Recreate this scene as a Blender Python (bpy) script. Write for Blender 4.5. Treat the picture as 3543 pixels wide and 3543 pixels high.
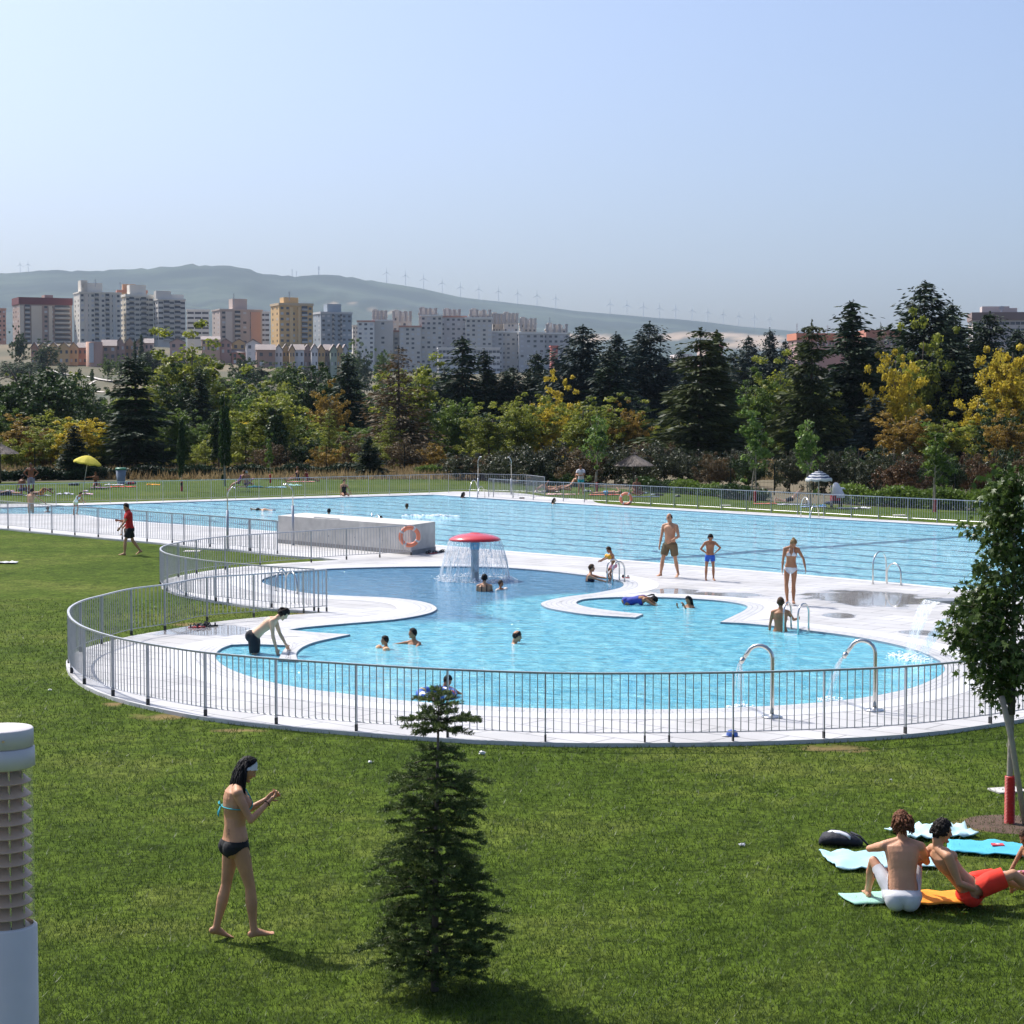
import bpy, bmesh, math, random
import numpy as np
from mathutils import Vector, Matrix
from mathutils.geometry import tessellate_polygon
R = math.radians
for o in list(bpy.data.objects): bpy.data.objects.remove(o)
SC = bpy.context.scene
COL = SC.collection
# ------------------------------------------------------------------ camera
W = 3543.0; F = 6600.0; CX = CY = 1771.5; CAMH = 4.78
PITCH = math.atan((CY - 1420.0) / F)
cam = bpy.data.objects.new('camera', bpy.data.cameras.new('camera')); COL.objects.link(cam)
cam.data.sensor_width = 36.0; cam.data.lens = 36.0 * F / W
cam.data.clip_start = 0.3; cam.data.clip_end = 20000
cam.location = (0, 0, CAMH); cam.rotation_euler = (math.pi/2 - PITCH, 0, 0)
SC.camera = cam
SC.render.resolution_x = 1024; SC.render.resolution_y = 1024
# ------------------------------------------------------------------ light
SUN_EL = 52.0; SUN_AZ = -46.0          # azimuth from +Y towards +X
sd = Vector((math.sin(R(SUN_AZ))*math.cos(R(SUN_EL)), math.cos(R(SUN_AZ))*math.cos(R(SUN_EL)), math.sin(R(SUN_EL))))
wd = bpy.data.worlds.new('World'); SC.world = wd; wd.use_nodes = True
nt = wd.node_tree; bg = nt.nodes['Background']
sky = nt.nodes.new('ShaderNodeTexSky'); sky.sky_type = 'NISHITA'; sky.sun_disc = False
sky.sun_elevation = R(SUN_EL); sky.sun_rotation = R(SUN_AZ); sky.altitude = 450
sky.air_density = 0.8; sky.dust_density = 6.0; sky.ozone_density = 6.0
nt.links.new(sky.outputs[0], bg.inputs[0]); bg.inputs[1].default_value = 0.15
sun = bpy.data.objects.new('sun', bpy.data.lights.new('sun', 'SUN')); COL.objects.link(sun)
sun.data.energy = 4.3; sun.data.angle = R(0.5); sun.data.color = (1.0, 0.95, 0.87)
sun.rotation_euler = sd.to_track_quat('Z', 'Y').to_euler(); sun.location = (0, 0, 60)
vs = SC.view_settings; vs.view_transform = 'Standard'; vs.look = 'None'; vs.gamma = 1; vs.exposure = 0.4
SC.cycles.max_bounces = 8; SC.cycles.transparent_max_bounces = 24; SC.cycles.volume_bounces = 1
# ------------------------------------------------------------------ pixel (of the 3543 px photo) -> world
def ray(x, y):
    a = (x - CX)/F; b = -(y - CY)/F
    return Vector((a, math.cos(PITCH) + b*math.sin(PITCH), -math.sin(PITCH) + b*math.cos(PITCH)))
def G(x, y, z=0.0):
    d = ray(x, y); t = (z - CAMH)/d.z
    return Vector((d.x*t, d.y*t, z))
def A(x, y, D):
    d = ray(x, y); t = D/d.y
    return Vector((d.x*t, D, CAMH + d.z*t))
# ------------------------------------------------------------------ terrain
TD = [-100, 150, 200, 300, 400, 500, 650, 800, 880, 960, 1100, 1400, 2500]
TZ = [-.02, -.02, -.6, -2.5, 0, 6, 12, 20, 25, 29, 42, 46, 60]
TDR = [-100, 150, 200, 300, 400, 500, 650, 800, 960, 1100, 1230, 1400, 2500]
TZR = [-.02, -.02, -.6, -2.5, -2, 1, 5, 9, 17, 24, 29, 36, 60]
def TZN(x, y):
    px = CX + F*np.asarray(x)/np.maximum(np.asarray(y), 60); w = np.clip((px-1060)/170, 0, 1)
    return np.interp(y, TD, TZ)*(1-w) + np.interp(y, TDR, TZR)*w
def TZF(x, y): return float(TZN(x, y))
# ------------------------------------------------------------------ materials
def _n(nt, t, **k):
    n = nt.nodes.new(t)
    for a, v in k.items(): setattr(n, a, v)
    return n
_M = {}
def mat(name, col, rough=.6, metal=0., var=.12, scale=3., bump=0., bscale=40., spec=.5, col2=None, coat=0., sub=0., trans=0.):
    """principled material whose colour drifts with noise"""
    if name in _M: return _M[name]
    m = bpy.data.materials.new(name); m.use_nodes = True; nt = m.node_tree
    p = nt.nodes['Principled BSDF']; p.inputs['Roughness'].default_value = rough
    p.inputs['Metallic'].default_value = metal; p.inputs['Specular IOR Level'].default_value = spec
    p.inputs['Coat Weight'].default_value = coat
    tc = _n(nt, 'ShaderNodeTexCoord'); nz = _n(nt, 'ShaderNodeTexNoise')
    nz.inputs['Scale'].default_value = scale; nz.inputs['Detail'].default_value = 6
    nt.links.new(tc.outputs['Object'], nz.inputs['Vector'])
    rp = _n(nt, 'ShaderNodeValToRGB'); rp.color_ramp.elements[0].position = .3; rp.color_ramp.elements[1].position = .7
    c2 = col2 or tuple(min(1, c*(1+var)) for c in col)
    c1 = col if col2 else tuple(c*(1-var) for c in col)
    rp.color_ramp.elements[0].color = (*c1, 1); rp.color_ramp.elements[1].color = (*c2, 1)
    nt.links.new(nz.outputs[0], rp.inputs[0]); nt.links.new(rp.outputs[0], p.inputs['Base Color'])
    if sub > 0:
        p.inputs['Subsurface Weight'].default_value = sub; p.inputs['Subsurface Radius'].default_value = (.03, .01, .006); p.inputs['Subsurface Scale'].default_value = 1
    if bump > 0:
        b = _n(nt, 'ShaderNodeBump'); n2 = _n(nt, 'ShaderNodeTexNoise'); n2.inputs['Scale'].default_value = bscale
        nt.links.new(tc.outputs['Object'], n2.inputs['Vector']); nt.links.new(n2.outputs[0], b.inputs['Height'])
        b.inputs['Strength'].default_value = bump; b.inputs['Distance'].default_value = .02
        nt.links.new(b.outputs[0], p.inputs['Normal'])
    _M[name] = m; return m
def leafmat(name, c1, c2, scale=.5, tr=.35, rough=.5, spec=.2):
    if name in _M: return _M[name]
    m = bpy.data.materials.new(name); m.use_nodes = True; nt = m.node_tree
    p = nt.nodes['Principled BSDF']; out = nt.nodes['Material Output']
    p.inputs['Roughness'].default_value = rough; p.inputs['Specular IOR Level'].default_value = spec
    g = _n(nt, 'ShaderNodeNewGeometry'); nz = _n(nt, 'ShaderNodeTexNoise'); nz.inputs['Scale'].default_value = scale
    nz.inputs['Detail'].default_value = 5; nt.links.new(g.outputs['Position'], nz.inputs['Vector'])
    ri = _n(nt, 'ShaderNodeMath', operation='MULTIPLY_ADD'); ri.inputs[1].default_value = .35; 
    nt.links.new(g.outputs['Random Per Island'], ri.inputs[0]); nt.links.new(nz.outputs[0], ri.inputs[2])
    rp = _n(nt, 'ShaderNodeValToRGB'); rp.color_ramp.elements[0].position = .45; rp.color_ramp.elements[1].position = .85
    rp.color_ramp.elements[0].color = (*c1, 1); rp.color_ramp.elements[1].color = (*c2, 1)
    nt.links.new(ri.outputs[0], rp.inputs[0]); nt.links.new(rp.outputs[0], p.inputs['Base Color'])
    t = _n(nt, 'ShaderNodeBsdfTranslucent'); nt.links.new(rp.outputs[0], t.inputs[0])
    mx = _n(nt, 'ShaderNodeMixShader'); mx.inputs[0].default_value = tr
    nt.links.new(p.outputs[0], mx.inputs[1]); nt.links.new(t.outputs[0], mx.inputs[2]); nt.links.new(mx.outputs[0], out.inputs[0])
    _M[name] = m; return m
# ------------------------------------------------------------------ objects
def origin(o):
    v = Vector((0, 0, 0))
    while o is not None: v += o.location; o = o.parent
    return v
def tag(o, label=None, cat=None, group=None, kind=None):
    if label: o['label'] = label
    if cat: o['category'] = cat
    if group: o['group'] = group
    if kind: o['kind'] = kind
    return o
def thing(name, label, cat, loc=(0, 0, 0), group=None):
    o = bpy.data.objects.new(name, None); COL.objects.link(o); o.empty_display_size = .2
    o.location = loc; return tag(o, label, cat, group)
def link_mesh(name, me, m, parent=None, loc=None):
    o = bpy.data.objects.new(name, me); COL.objects.link(o)
    for k in (m if isinstance(m, (list, tuple)) else [m]):
        if k: me.materials.append(k)
    if parent is not None: o.parent = parent
    if loc is not None: o.location = loc
    return o
def np_mesh(name, verts, faces, smooth=False):
    """verts Nx3 array, faces MxK array"""
    me = bpy.data.meshes.new(name); verts = np.asarray(verts, np.float32); faces = np.asarray(faces, np.int32)
    me.vertices.add(len(verts)); me.vertices.foreach_set('co', verts.ravel())
    k = faces.shape[1]; me.loops.add(faces.size); me.loops.foreach_set('vertex_index', faces.ravel())
    me.polygons.add(len(faces)); me.polygons.foreach_set('loop_start', np.arange(len(faces), dtype=np.int32)*k)
    me.update(calc_edges=True)
    if smooth: me.shade_smooth()
    return me
class MB:
    def __init__(s): s.v = []; s.f = []; s.uv = None
    def add(s, vs, fs):
        n = len(s.v); s.v.extend([tuple(v) for v in vs]); s.f.extend([tuple(i+n for i in f) for f in fs]); return s
    def box(s, c, size, rz=0., M=None):
        x, y, z = (k/2 for k in size); vs = [Vector((a*x, b*y, d*z)) for a in (-1, 1) for b in (-1, 1) for d in (-1, 1)]
        Q = M or Matrix.Rotation(rz, 3, 'Z'); c = Vector(c)
        return s.add([Q @ v + c for v in vs], [(0,1,3,2), (4,6,7,5), (0,4,5,1), (2,3,7,6), (0,2,6,4), (1,5,7,3)])
    def tube(s, pts, r, n=8, cap=True, closed=False):
        pts = [Vector(p) for p in pts]; m = len(pts); rs = r if hasattr(r, '__len__') else [r]*m
        up = None; rings = []
        for i, p in enumerate(pts):
            if closed: t = (pts[(i+1) % m] - pts[i-1])
            else: t = (pts[min(i+1, m-1)] - pts[max(i-1, 0)])
            t.normalize()
            if up is None: up = Vector((0, 0, 1)) if abs(t.z) < .9 else Vector((1, 0, 0))
            a = t.cross(up)
            if a.length < 1e-4: a = t.orthogonal()
            a.normalize(); b = a.cross(t); up = b
            rings.append([p + (a*math.cos(2*math.pi*k/n) + b*math.sin(2*math.pi*k/n))*rs[i] for k in range(n)])
        vs = [v for q in rings for v in q]; fs = []
        for i in range(m if closed else m-1):
            j = (i+1) % m
            for k in range(n): l = (k+1) % n; fs.append((i*n+k, i*n+l, j*n+l, j*n+k))
        if cap and not closed: fs.append(tuple(range(n))[::-1]); fs.append(tuple((m-1)*n+k for k in range(n)))
        return s.add(vs, fs)
    def lathe(s, prof, c=(0, 0, 0), n=32, ax=None):
        c = Vector(c); vs = []; fs = []; m = len(prof)
        for (r, z) in prof:
            for k in range(n): a = 2*math.pi*k/n; vs.append(c + Vector((r*math.cos(a), r*math.sin(a), z)))
        for i in range(m-1):
            for k in range(n): l = (k+1) % n; fs.append((i*n+k, i*n+l, (i+1)*n+l, (i+1)*n+k))
        return s.add(vs, fs)
    def loft(s, secs, n=14):
        """secs: (center, u, v) half-axis vectors; ends closed"""
        vs = []; fs = []; m = len(secs)
        for c, u, v in secs:
            for k in range(n): a = 2*math.pi*k/n; vs.append(c + u*math.cos(a) + v*math.sin(a))
        for i in range(m-1):
            for k in range(n): l = (k+1) % n; fs.append((i*n+k, i*n+l, (i+1)*n+l, (i+1)*n+k))
        fs.append(tuple(range(n))[::-1]); fs.append(tuple((m-1)*n+k for k in range(n)))
        return s.add(vs, fs)
    def ell(s, c, r, nu=12, nv=8, M=None):
        c = Vector(c); r = r if hasattr(r, '__len__') else (r, r, r); vs = []; fs = []
        for i in range(nv+1):
            ph = math.pi*i/nv; rr = max(math.sin(ph), 1e-3)
            for k in range(nu):
                a = 2*math.pi*k/nu; v = Vector((r[0]*rr*math.cos(a), r[1]*rr*math.sin(a), r[2]*math.cos(ph)))
                if M: v = M @ v
                vs.append(c + v)
        for i in range(nv):
            for k in range(nu): l = (k+1) % nu; fs.append((i*nu+k, (i+1)*nu+k, (i+1)*nu+l, i*nu+l))
        fs.append(tuple(range(nu))); fs.append(tuple(nv*nu+k for k in range(nu))[::-1])
        return s.add(vs, fs)
    def poly(s, pts, z=None):
        return s.add(pts, [tuple(range(len(pts)))])
    def build(s, name, m, parent=None, smooth=False, local=False):
        me = bpy.data.meshes.new(name)
        off = Vector((0, 0, 0)) if (local or parent is None) else origin(parent)
        me.from_pydata([(v[0]-off.x, v[1]-off.y, v[2]-off.z) for v in s.v], [], s.f)
        if s.uv:
            ul = me.uv_layers.new(name='UVMap')
            for lp in me.loops: ul.data[lp.index].uv = s.uv[lp.vertex_index]
        me.update()
        if smooth: me.shade_smooth()
        return link_mesh(name, me, m, parent)
def copy_tree(o, parent=None):
    c = o.copy(); COL.objects.link(c); c.parent = parent
    for ch in list(o.children): copy_tree(ch, c)
    return c
def crom(pts, step=.25, closed=False):
    """Catmull-Rom through 2D world points; a third element True marks a corner"""
    P = [Vector((p[0], p[1])) for p in pts]; C = [len(p) > 2 and bool(p[2]) for p in pts]; m = len(P); out = []
    for i in range(m if closed else m-1):
        p1 = P[i]; p2 = P[(i+1) % m]
        p0 = P[i-1] if (closed or i > 0) and not C[i] else p1*2 - p2
        p3 = P[(i+2) % m] if (closed or i < m-2) and not C[(i+1) % m] else p2*2 - p1
        d = (p2-p1).length; k = max(1, int(d/step))
        # centripetal-ish tangents scaled to the segment
        t1 = (p2-p0)*(d/max((p2-p1).length+(p1-p0).length, 1e-6)); t2 = (p3-p1)*(d/max((p3-p2).length+(p2-p1).length, 1e-6))
        for j in range(k):
            t = j/k; h1 = 2*t**3-3*t**2+1; h2 = -2*t**3+3*t**2; h3 = t**3-2*t**2+t; h4 = t**3-t**2
            out.append(p1*h1 + p2*h2 + t1*h3 + t2*h4)
    if not closed: out.append(P[-1])
    return out
def pxpath(pts, z=.06, step=.25, closed=False):
    w = []
    for p in pts:
        g = G(p[0], p[1], z); w.append((g.x, g.y) + ((True,) if len(p) > 2 else ()))
    return crom(w, step, closed)
def flat(name, outer, holes, z, m, parent=None):
    polys = [[Vector((p[0], p[1], 0)) for p in q] for q in [outer]+holes]
    tr = tessellate_polygon(polys); vs = [p for q in polys for p in q]
    me = bpy.data.meshes.new(name); me.from_pydata([(v.x, v.y, z) for v in vs], [], [tuple(t) for t in tr])
    bm = bmesh.new(); bm.from_mesh(me); bmesh.ops.recalc_face_normals(bm, faces=bm.faces)
    for f in bm.faces:
        if f.normal.z < 0: f.normal_flip()
    bm.to_mesh(me); bm.free()
    return link_mesh(name, me, m, parent)
def area2(p): return sum(p[i-1][0]*p[i][1]-p[i][0]*p[i-1][1] for i in range(len(p)))
# ================================================================== the setting
def grass_mat():
    m = bpy.data.materials.new('lawn_grass'); m.use_nodes = True; nt = m.node_tree; p = nt.nodes['Principled BSDF']
    p.inputs['Roughness'].default_value = .9; p.inputs['Specular IOR Level'].default_value = .04
    g = _n(nt, 'ShaderNodeNewGeometry')
    def noise(s, d=6, dist=0.):
        n = _n(nt, 'ShaderNodeTexNoise'); n.inputs['Scale'].default_value = s; n.inputs['Detail'].default_value = d
        n.inputs['Distortion'].default_value = dist; nt.links.new(g.outputs['Position'], n.inputs['Vector']); return n
    a = noise(.22); b = noise(1.3); c = noise(14, 8)
    r1 = _n(nt, 'ShaderNodeValToRGB'); e = r1.color_ramp.elements; e[0].position = .3; e[0].color = (.040, .068, .008, 1)
    e[1].position = .72; e[1].color = (.098, .118, .026, 1); k = e.new(.5); k.color = (.060, .092, .012, 1)
    ad = _n(nt, 'ShaderNodeMath', operation='MULTIPLY_ADD'); ad.inputs[1].default_value = .5
    sb = _n(nt, 'ShaderNodeMath', operation='SUBTRACT'); sb.inputs[1].default_value = .25
    nt.links.new(b.outputs[0], ad.inputs[0]); nt.links.new(a.outputs[0], ad.inputs[2]); nt.links.new(ad.outputs[0], sb.inputs[0]); nt.links.new(sb.outputs[0], r1.inputs[0])
    c = noise(14, 8); c3 = noise(3.5, 9, 1.); ca = _n(nt, 'ShaderNodeMath', operation='ADD'); cb = _n(nt, 'ShaderNodeMath', operation='MULTIPLY'); cb.inputs[1].default_value = .5; nt.links.new(c.outputs[0], ca.inputs[0]); nt.links.new(c3.outputs[0], ca.inputs[1]); nt.links.new(ca.outputs[0], cb.inputs[0]); c = cb
    mx = _n(nt, 'ShaderNodeMix', data_type='RGBA', blend_type='MULTIPLY'); mx.inputs[0].default_value = 1
    r2 = _n(nt, 'ShaderNodeValToRGB'); r2.color_ramp.elements[0].position = .38; r2.color_ramp.elements[0].color = (.42, .45, .4, 1); r2.color_ramp.elements[1].position = .62; r2.color_ramp.elements[1].color = (1.5, 1.48, 1.3, 1)
    nt.links.new(c.outputs[0], r2.inputs[0]); nt.links.new(r1.outputs[0], mx.inputs[6]); nt.links.new(r2.outputs[0], mx.inputs[7])
    wn = noise(1.6, 8, .5); colr = mx.outputs[2]
    for (x_, y_, rx_, ry_) in ((395, 2436, 60, 13), (560, 2480, 150, 13), (830, 2527, 130, 9), (2880, 2590, 170, 16), (3380, 2850, 150, 30), (640, 2160, 90, 10), (1050, 2122, 80, 7)):
        c_ = G(x_, y_); rx2 = (G(x_+rx_, y_)-c_).length; ry2 = abs(G(x_, y_-ry_).y-c_.y)
        s_1 = _n(nt, 'ShaderNodeVectorMath', operation='SUBTRACT'); s_1.inputs[1].default_value = tuple(c_); nt.links.new(g.outputs['Position'], s_1.inputs[0])
        d_1 = _n(nt, 'ShaderNodeVectorMath', operation='DIVIDE'); d_1.inputs[1].default_value = (rx2, ry2, 1); nt.links.new(s_1.outputs[0], d_1.inputs[0]); l_1 = _n(nt, 'ShaderNodeVectorMath', operation='LENGTH'); nt.links.new(d_1.outputs[0], l_1.inputs[0])
        m_1 = _n(nt, 'ShaderNodeMath', operation='MULTIPLY_ADD'); m_1.inputs[1].default_value = 2.2; nt.links.new(wn.outputs[0], m_1.inputs[0]); nt.links.new(l_1.outputs['Value'], m_1.inputs[2])
        r_1 = _n(nt, 'ShaderNodeMapRange'); r_1.inputs['From Min'].default_value = 1.45; r_1.inputs['From Max'].default_value = 1.95; r_1.inputs['To Min'].default_value = .8; r_1.inputs['To Max'].default_value = 0; nt.links.new(m_1.outputs[0], r_1.inputs['Value'])
        k_1 = _n(nt, 'ShaderNodeMix', data_type='RGBA'); nt.links.new(r_1.outputs[0], k_1.inputs[0]); nt.links.new(colr, k_1.inputs[6]); k_1.inputs[7].default_value = (.22, .155, .075, 1); colr = k_1.outputs[2]
    nt.links.new(colr, p.inputs['Base Color'])
    bp = _n(nt, 'ShaderNodeBump'); bp.inputs['Strength'].default_value = .8; bp.inputs['Distance'].default_value = .06
    nt.links.new(c.outputs[0], bp.inputs['Height']); nt.links.new(bp.outputs[0], p.inputs['Normal'])
    return m
M_LAWN = grass_mat()
M_DRY = mat('dry_meadow', (.030, .042, .016), .95, var=.0, scale=.012, col2=(.155, .115, .06), bump=.5, bscale=.4)
def hill_mat():
    m = bpy.data.materials.new('forested_hill'); m.use_nodes = True; nt = m.node_tree; p = nt.nodes['Principled BSDF']; p.inputs['Roughness'].default_value = 1
    g = _n(nt, 'ShaderNodeNewGeometry'); n = _n(nt, 'ShaderNodeTexNoise'); n.inputs['Scale'].default_value = .0022; n.inputs['Detail'].default_value = 9; n.inputs['Roughness'].default_value = .62
    nt.links.new(g.outputs['Position'], n.inputs['Vector']); r = _n(nt, 'ShaderNodeValToRGB'); e = r.color_ramp.elements
    e[0].position = .44; e[0].color = (.008, .024, .022, 1); e[1].position = .66; e[1].color = (.045, .07, .05, 1)
    at = _n(nt, 'ShaderNodeAttribute', attribute_name='field'); mx = _n(nt, 'ShaderNodeMix', data_type='RGBA')
    nt.links.new(n.outputs[0], r.inputs[0]); nt.links.new(at.outputs['Fac'], mx.inputs[0]); nt.links.new(r.outputs[0], mx.inputs[6]); mx.inputs[7].default_value = (.42, .30, .20, 1)
    nt.links.new(mx.outputs[2], p.inputs['Base Color']); return m
M_HILL = hill_mat()
# ground: one sheet from behind the camera to the foot of the hills
def grid_mesh(name, X, Y, Z, m):
    nr, nc = X.shape; v = np.stack([X, Y, Z], -1).reshape(-1, 3)
    i = np.arange(nr*nc).reshape(nr, nc); f = np.stack([i[:-1, :-1], i[:-1, 1:], i[1:, 1:], i[1:, :-1]], -1).reshape(-1, 4)
    return link_mesh(name, np_mesh(name, v, f, True), m)
rng = np.random.default_rng(5)
S = np.linspace(-.62, .62, 200)
rows = np.array([-60, -20, 20, 60, 100, 140, 170, 200, 250, 300, 350, 400, 450, 500, 575, 650, 725, 800, 840, 880, 920, 960, 1030, 1100, 1250, 1400, 1900, 2500.])
YY = np.repeat(rows[:, None], len(S), 1); XX = S[None, :]*np.maximum(YY, 130); ZZ = TZN(XX, YY)
ZZ += np.where(YY > 250, np.sin(XX*.021+YY*.013)*1.2 + np.sin(XX*.05+1)*.6, 0)
tag(grid_mesh('ground', XX, YY, ZZ, M_DRY), kind='structure')
CR = [(-3200, 985), (-1500, 960), (-500, 950), (0, 944), (90, 944), (180, 932), (270, 936), (350, 937), (440, 932), (500, 929), (560, 925), (600, 921), (660, 917), (780, 918), (850, 926), (880, 933), (912, 945), (950, 951), (993, 957), (1040, 955), (1080, 950),
      (1120, 950), (1200, 957), (1300, 973), (1400, 988), (1460, 998), (1530, 1014), (1593, 1028), (1657, 1036), (1725, 1043), (1791, 1051), (1858, 1058), (1923, 1067), (2000, 1077), (2111, 1086), (2169, 1091), (2281, 1101), (2337, 1104), (2449, 1115), (2556, 1129),
      (2610, 1134), (2664, 1138), (2757, 1147), (2850, 1155), (2940, 1163), (3100, 1185), (3300, 1205), (3600, 1230), (4500, 1270), (6500, 1300)]
HC = np.arange(-3200, 6500, 22.); HD = 8000.
crest_px = np.interp(HC, [c[0] for c in CR], [c[1] for c in CR])
crest = np.array([A(x, y, HD).z for x, y in zip(HC, crest_px)])
T = np.concatenate([np.linspace(0, 1, 46), [1.05, 1.15]])
HY = 2400 + T*(HD-2400); prof = np.where(T <= 1, (T**1.35)*(.75+.25*T), 1-(T-1)*1.5)
HYY = np.repeat(HY[:, None], len(HC), 1); HXX = (HC[None, :]-CX)/F*np.maximum(HYY, 100)
HZZ = 58 + (crest[None, :]-58)*prof[:, None]
sm = rng.normal(0, 1, HYY.shape); 
for _ in range(3): sm = (sm + np.roll(sm, 1, 0) + np.roll(sm, 1, 1) + np.roll(sm, -1, 1) + np.roll(sm, -1, 0))/3.2
HZZ += sm*5*np.clip(T*(1-T)*5, 0, 1)[:, None]
HZZ += np.sin(HXX*.006+HYY*.0035)*12*np.clip(T*(1-T)*4, 0, 1)[:, None]
HZZ += rng.normal(0, 2.6, HYY.shape)*((T > .97) & (T <= 1.0))[:, None]*(HC[None, :] < 1300)
hills = grid_mesh('hills', HXX, HYY, HZZ, M_HILL); tag(hills, kind='structure')
fa = hills.data.attributes.new('field', 'FLOAT', 'POINT')
PXX = HC[None, :].repeat(len(T), 0); PYY = CY - F*np.tan(np.arctan((HZZ-CAMH)/HYY)+PITCH)
fld = np.zeros_like(PXX)
for (cx, cy, rx, ry) in [(2440, 1160, 190, 12), (2300, 1172, 70, 7), (1950, 1162, 60, 8), (1385, 1078, 60, 4), (1280, 1070, 40, 3), (2050, 1170, 80, 12), (2620, 1172, 120, 14), (1180, 1050, 60, 3), (2650, 1195, 300, 12)]:
    fld = np.maximum(fld, np.clip(1.6-1.6*(((PXX-cx)/rx)**2+((PYY-cy)/ry)**2), 0, 1))
fa.data.foreach_set('value', (fld*.75).astype(np.float32).ravel())
# ---------------------------------------------------------------- pools and deck, traced on the ground
C = True
WADE = [(903,2015,C),(919,2005),(979,1989),(1049,1980),(1119,1974),(1212,1970),(1399,1966),(1599,1965),(1761,1970),(1900,1981),(2012,1994),(2090,2003),(2135,2012),(2157,2025),(2143,2040),(2062,2057),(1966,2070),(1905,2081),(1873,2092),(1876,2101),(1901,2111),(1960,2122),(2040,2133),(2198,2143,C),(2226,2131,C),
        (2133,2121),(2040,2108),(1996,2095),(2003,2084),(2040,2077),(2133,2072),(2273,2072),(2412,2078),(2506,2086),(2571,2097),(2586,2106),(2575,2118),(2540,2136),(2492,2159,C),(2575,2163),(2669,2172),(2720,2177),(2806,2189),(2922,2204),(3016,2220),(3109,2240),(3169,2257),(3225,2280),(3258,2302),(3269,2323),
        (3258,2341),(3225,2360),(3155,2388),(3039,2414),(2922,2431),(2783,2444),(2643,2453),(2366,2463),(1999,2463),(1752,2456),(1566,2446),(1380,2431),(1193,2409),(1056,2391),(932,2367),(838,2340),(776,2312),(748,2287),(746,2270),(770,2249),(801,2238,C),(860,2236),(994,2240,C),(978,2262),(962,2290,C),(1031,2293,C),(1026,2268),(1048,2246),(1093,2228),(1168,2211),(1212,2202,C),(1093,2195),(1000,2186,C),(1056,2177),
        (1199,2164),(1286,2157),(1380,2148),(1473,2131),(1508,2117),(1508,2106),(1482,2093),(1426,2082),(1333,2073),(1193,2067),(1100,2062),(1026,2052),(956,2037),(912,2023)]
MAIN = [(-600,1781,C),(0,1781),(261,1783),(350,1795),(419,1803),(699,1823),(961,1842,C),(1508,1889,C),(1756,1910),(2170,1942.5),(2999,2012),(3295,2040),(3900,2098,C),(4300,1885,C),(3900,1860,C),(3435,1830),(2643,1786),(2100,1753.5),(1780,1733),(1500,1714,C),(899,1731),(298,1750),(0,1759),(-600,1772,C)]
DECK = [(-600,1760,C),(0,1744),(298,1740),(899,1722),(1483,1704,C),(1600,1700),(1770,1704),(1900,1719),(2045,1730,C),(2100,1744),(2643,1774),(3435,1820),(3900,1848),(4400,1878,C),(4700,2200),(4300,2360),(3900,2440),(3543,2487),(3422,2506),(3280,2526),(3132,2541),(2847,2557),(2536,2567),(2231,2571),(1999,2571),(1887,2569),(1659,2561),(1380,2544),(1199,2530),(956,2509),
        (711,2481),(512,2443),(391,2412),(300,2376),(250,2340),(229,2305),(238,2272),(298,2240),(353,2225),(455,2200),(578,2179),(733,2153),(882,2137),(994,2128),(1130,2119,C),(1087,2116,C),(932,2105),(807,2089),(683,2068),(609,2052),(565,2033),(556,2018),(578,2002),(652,1986),(776,1967),(932,1952),(1087,1942),(1174,1937,C),(1119,1931,C),(961,1919),(793,1901),(700,1896),(555,1879),(340,1860),(102,1838),(0,1828),(-600,1775,C)]
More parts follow.
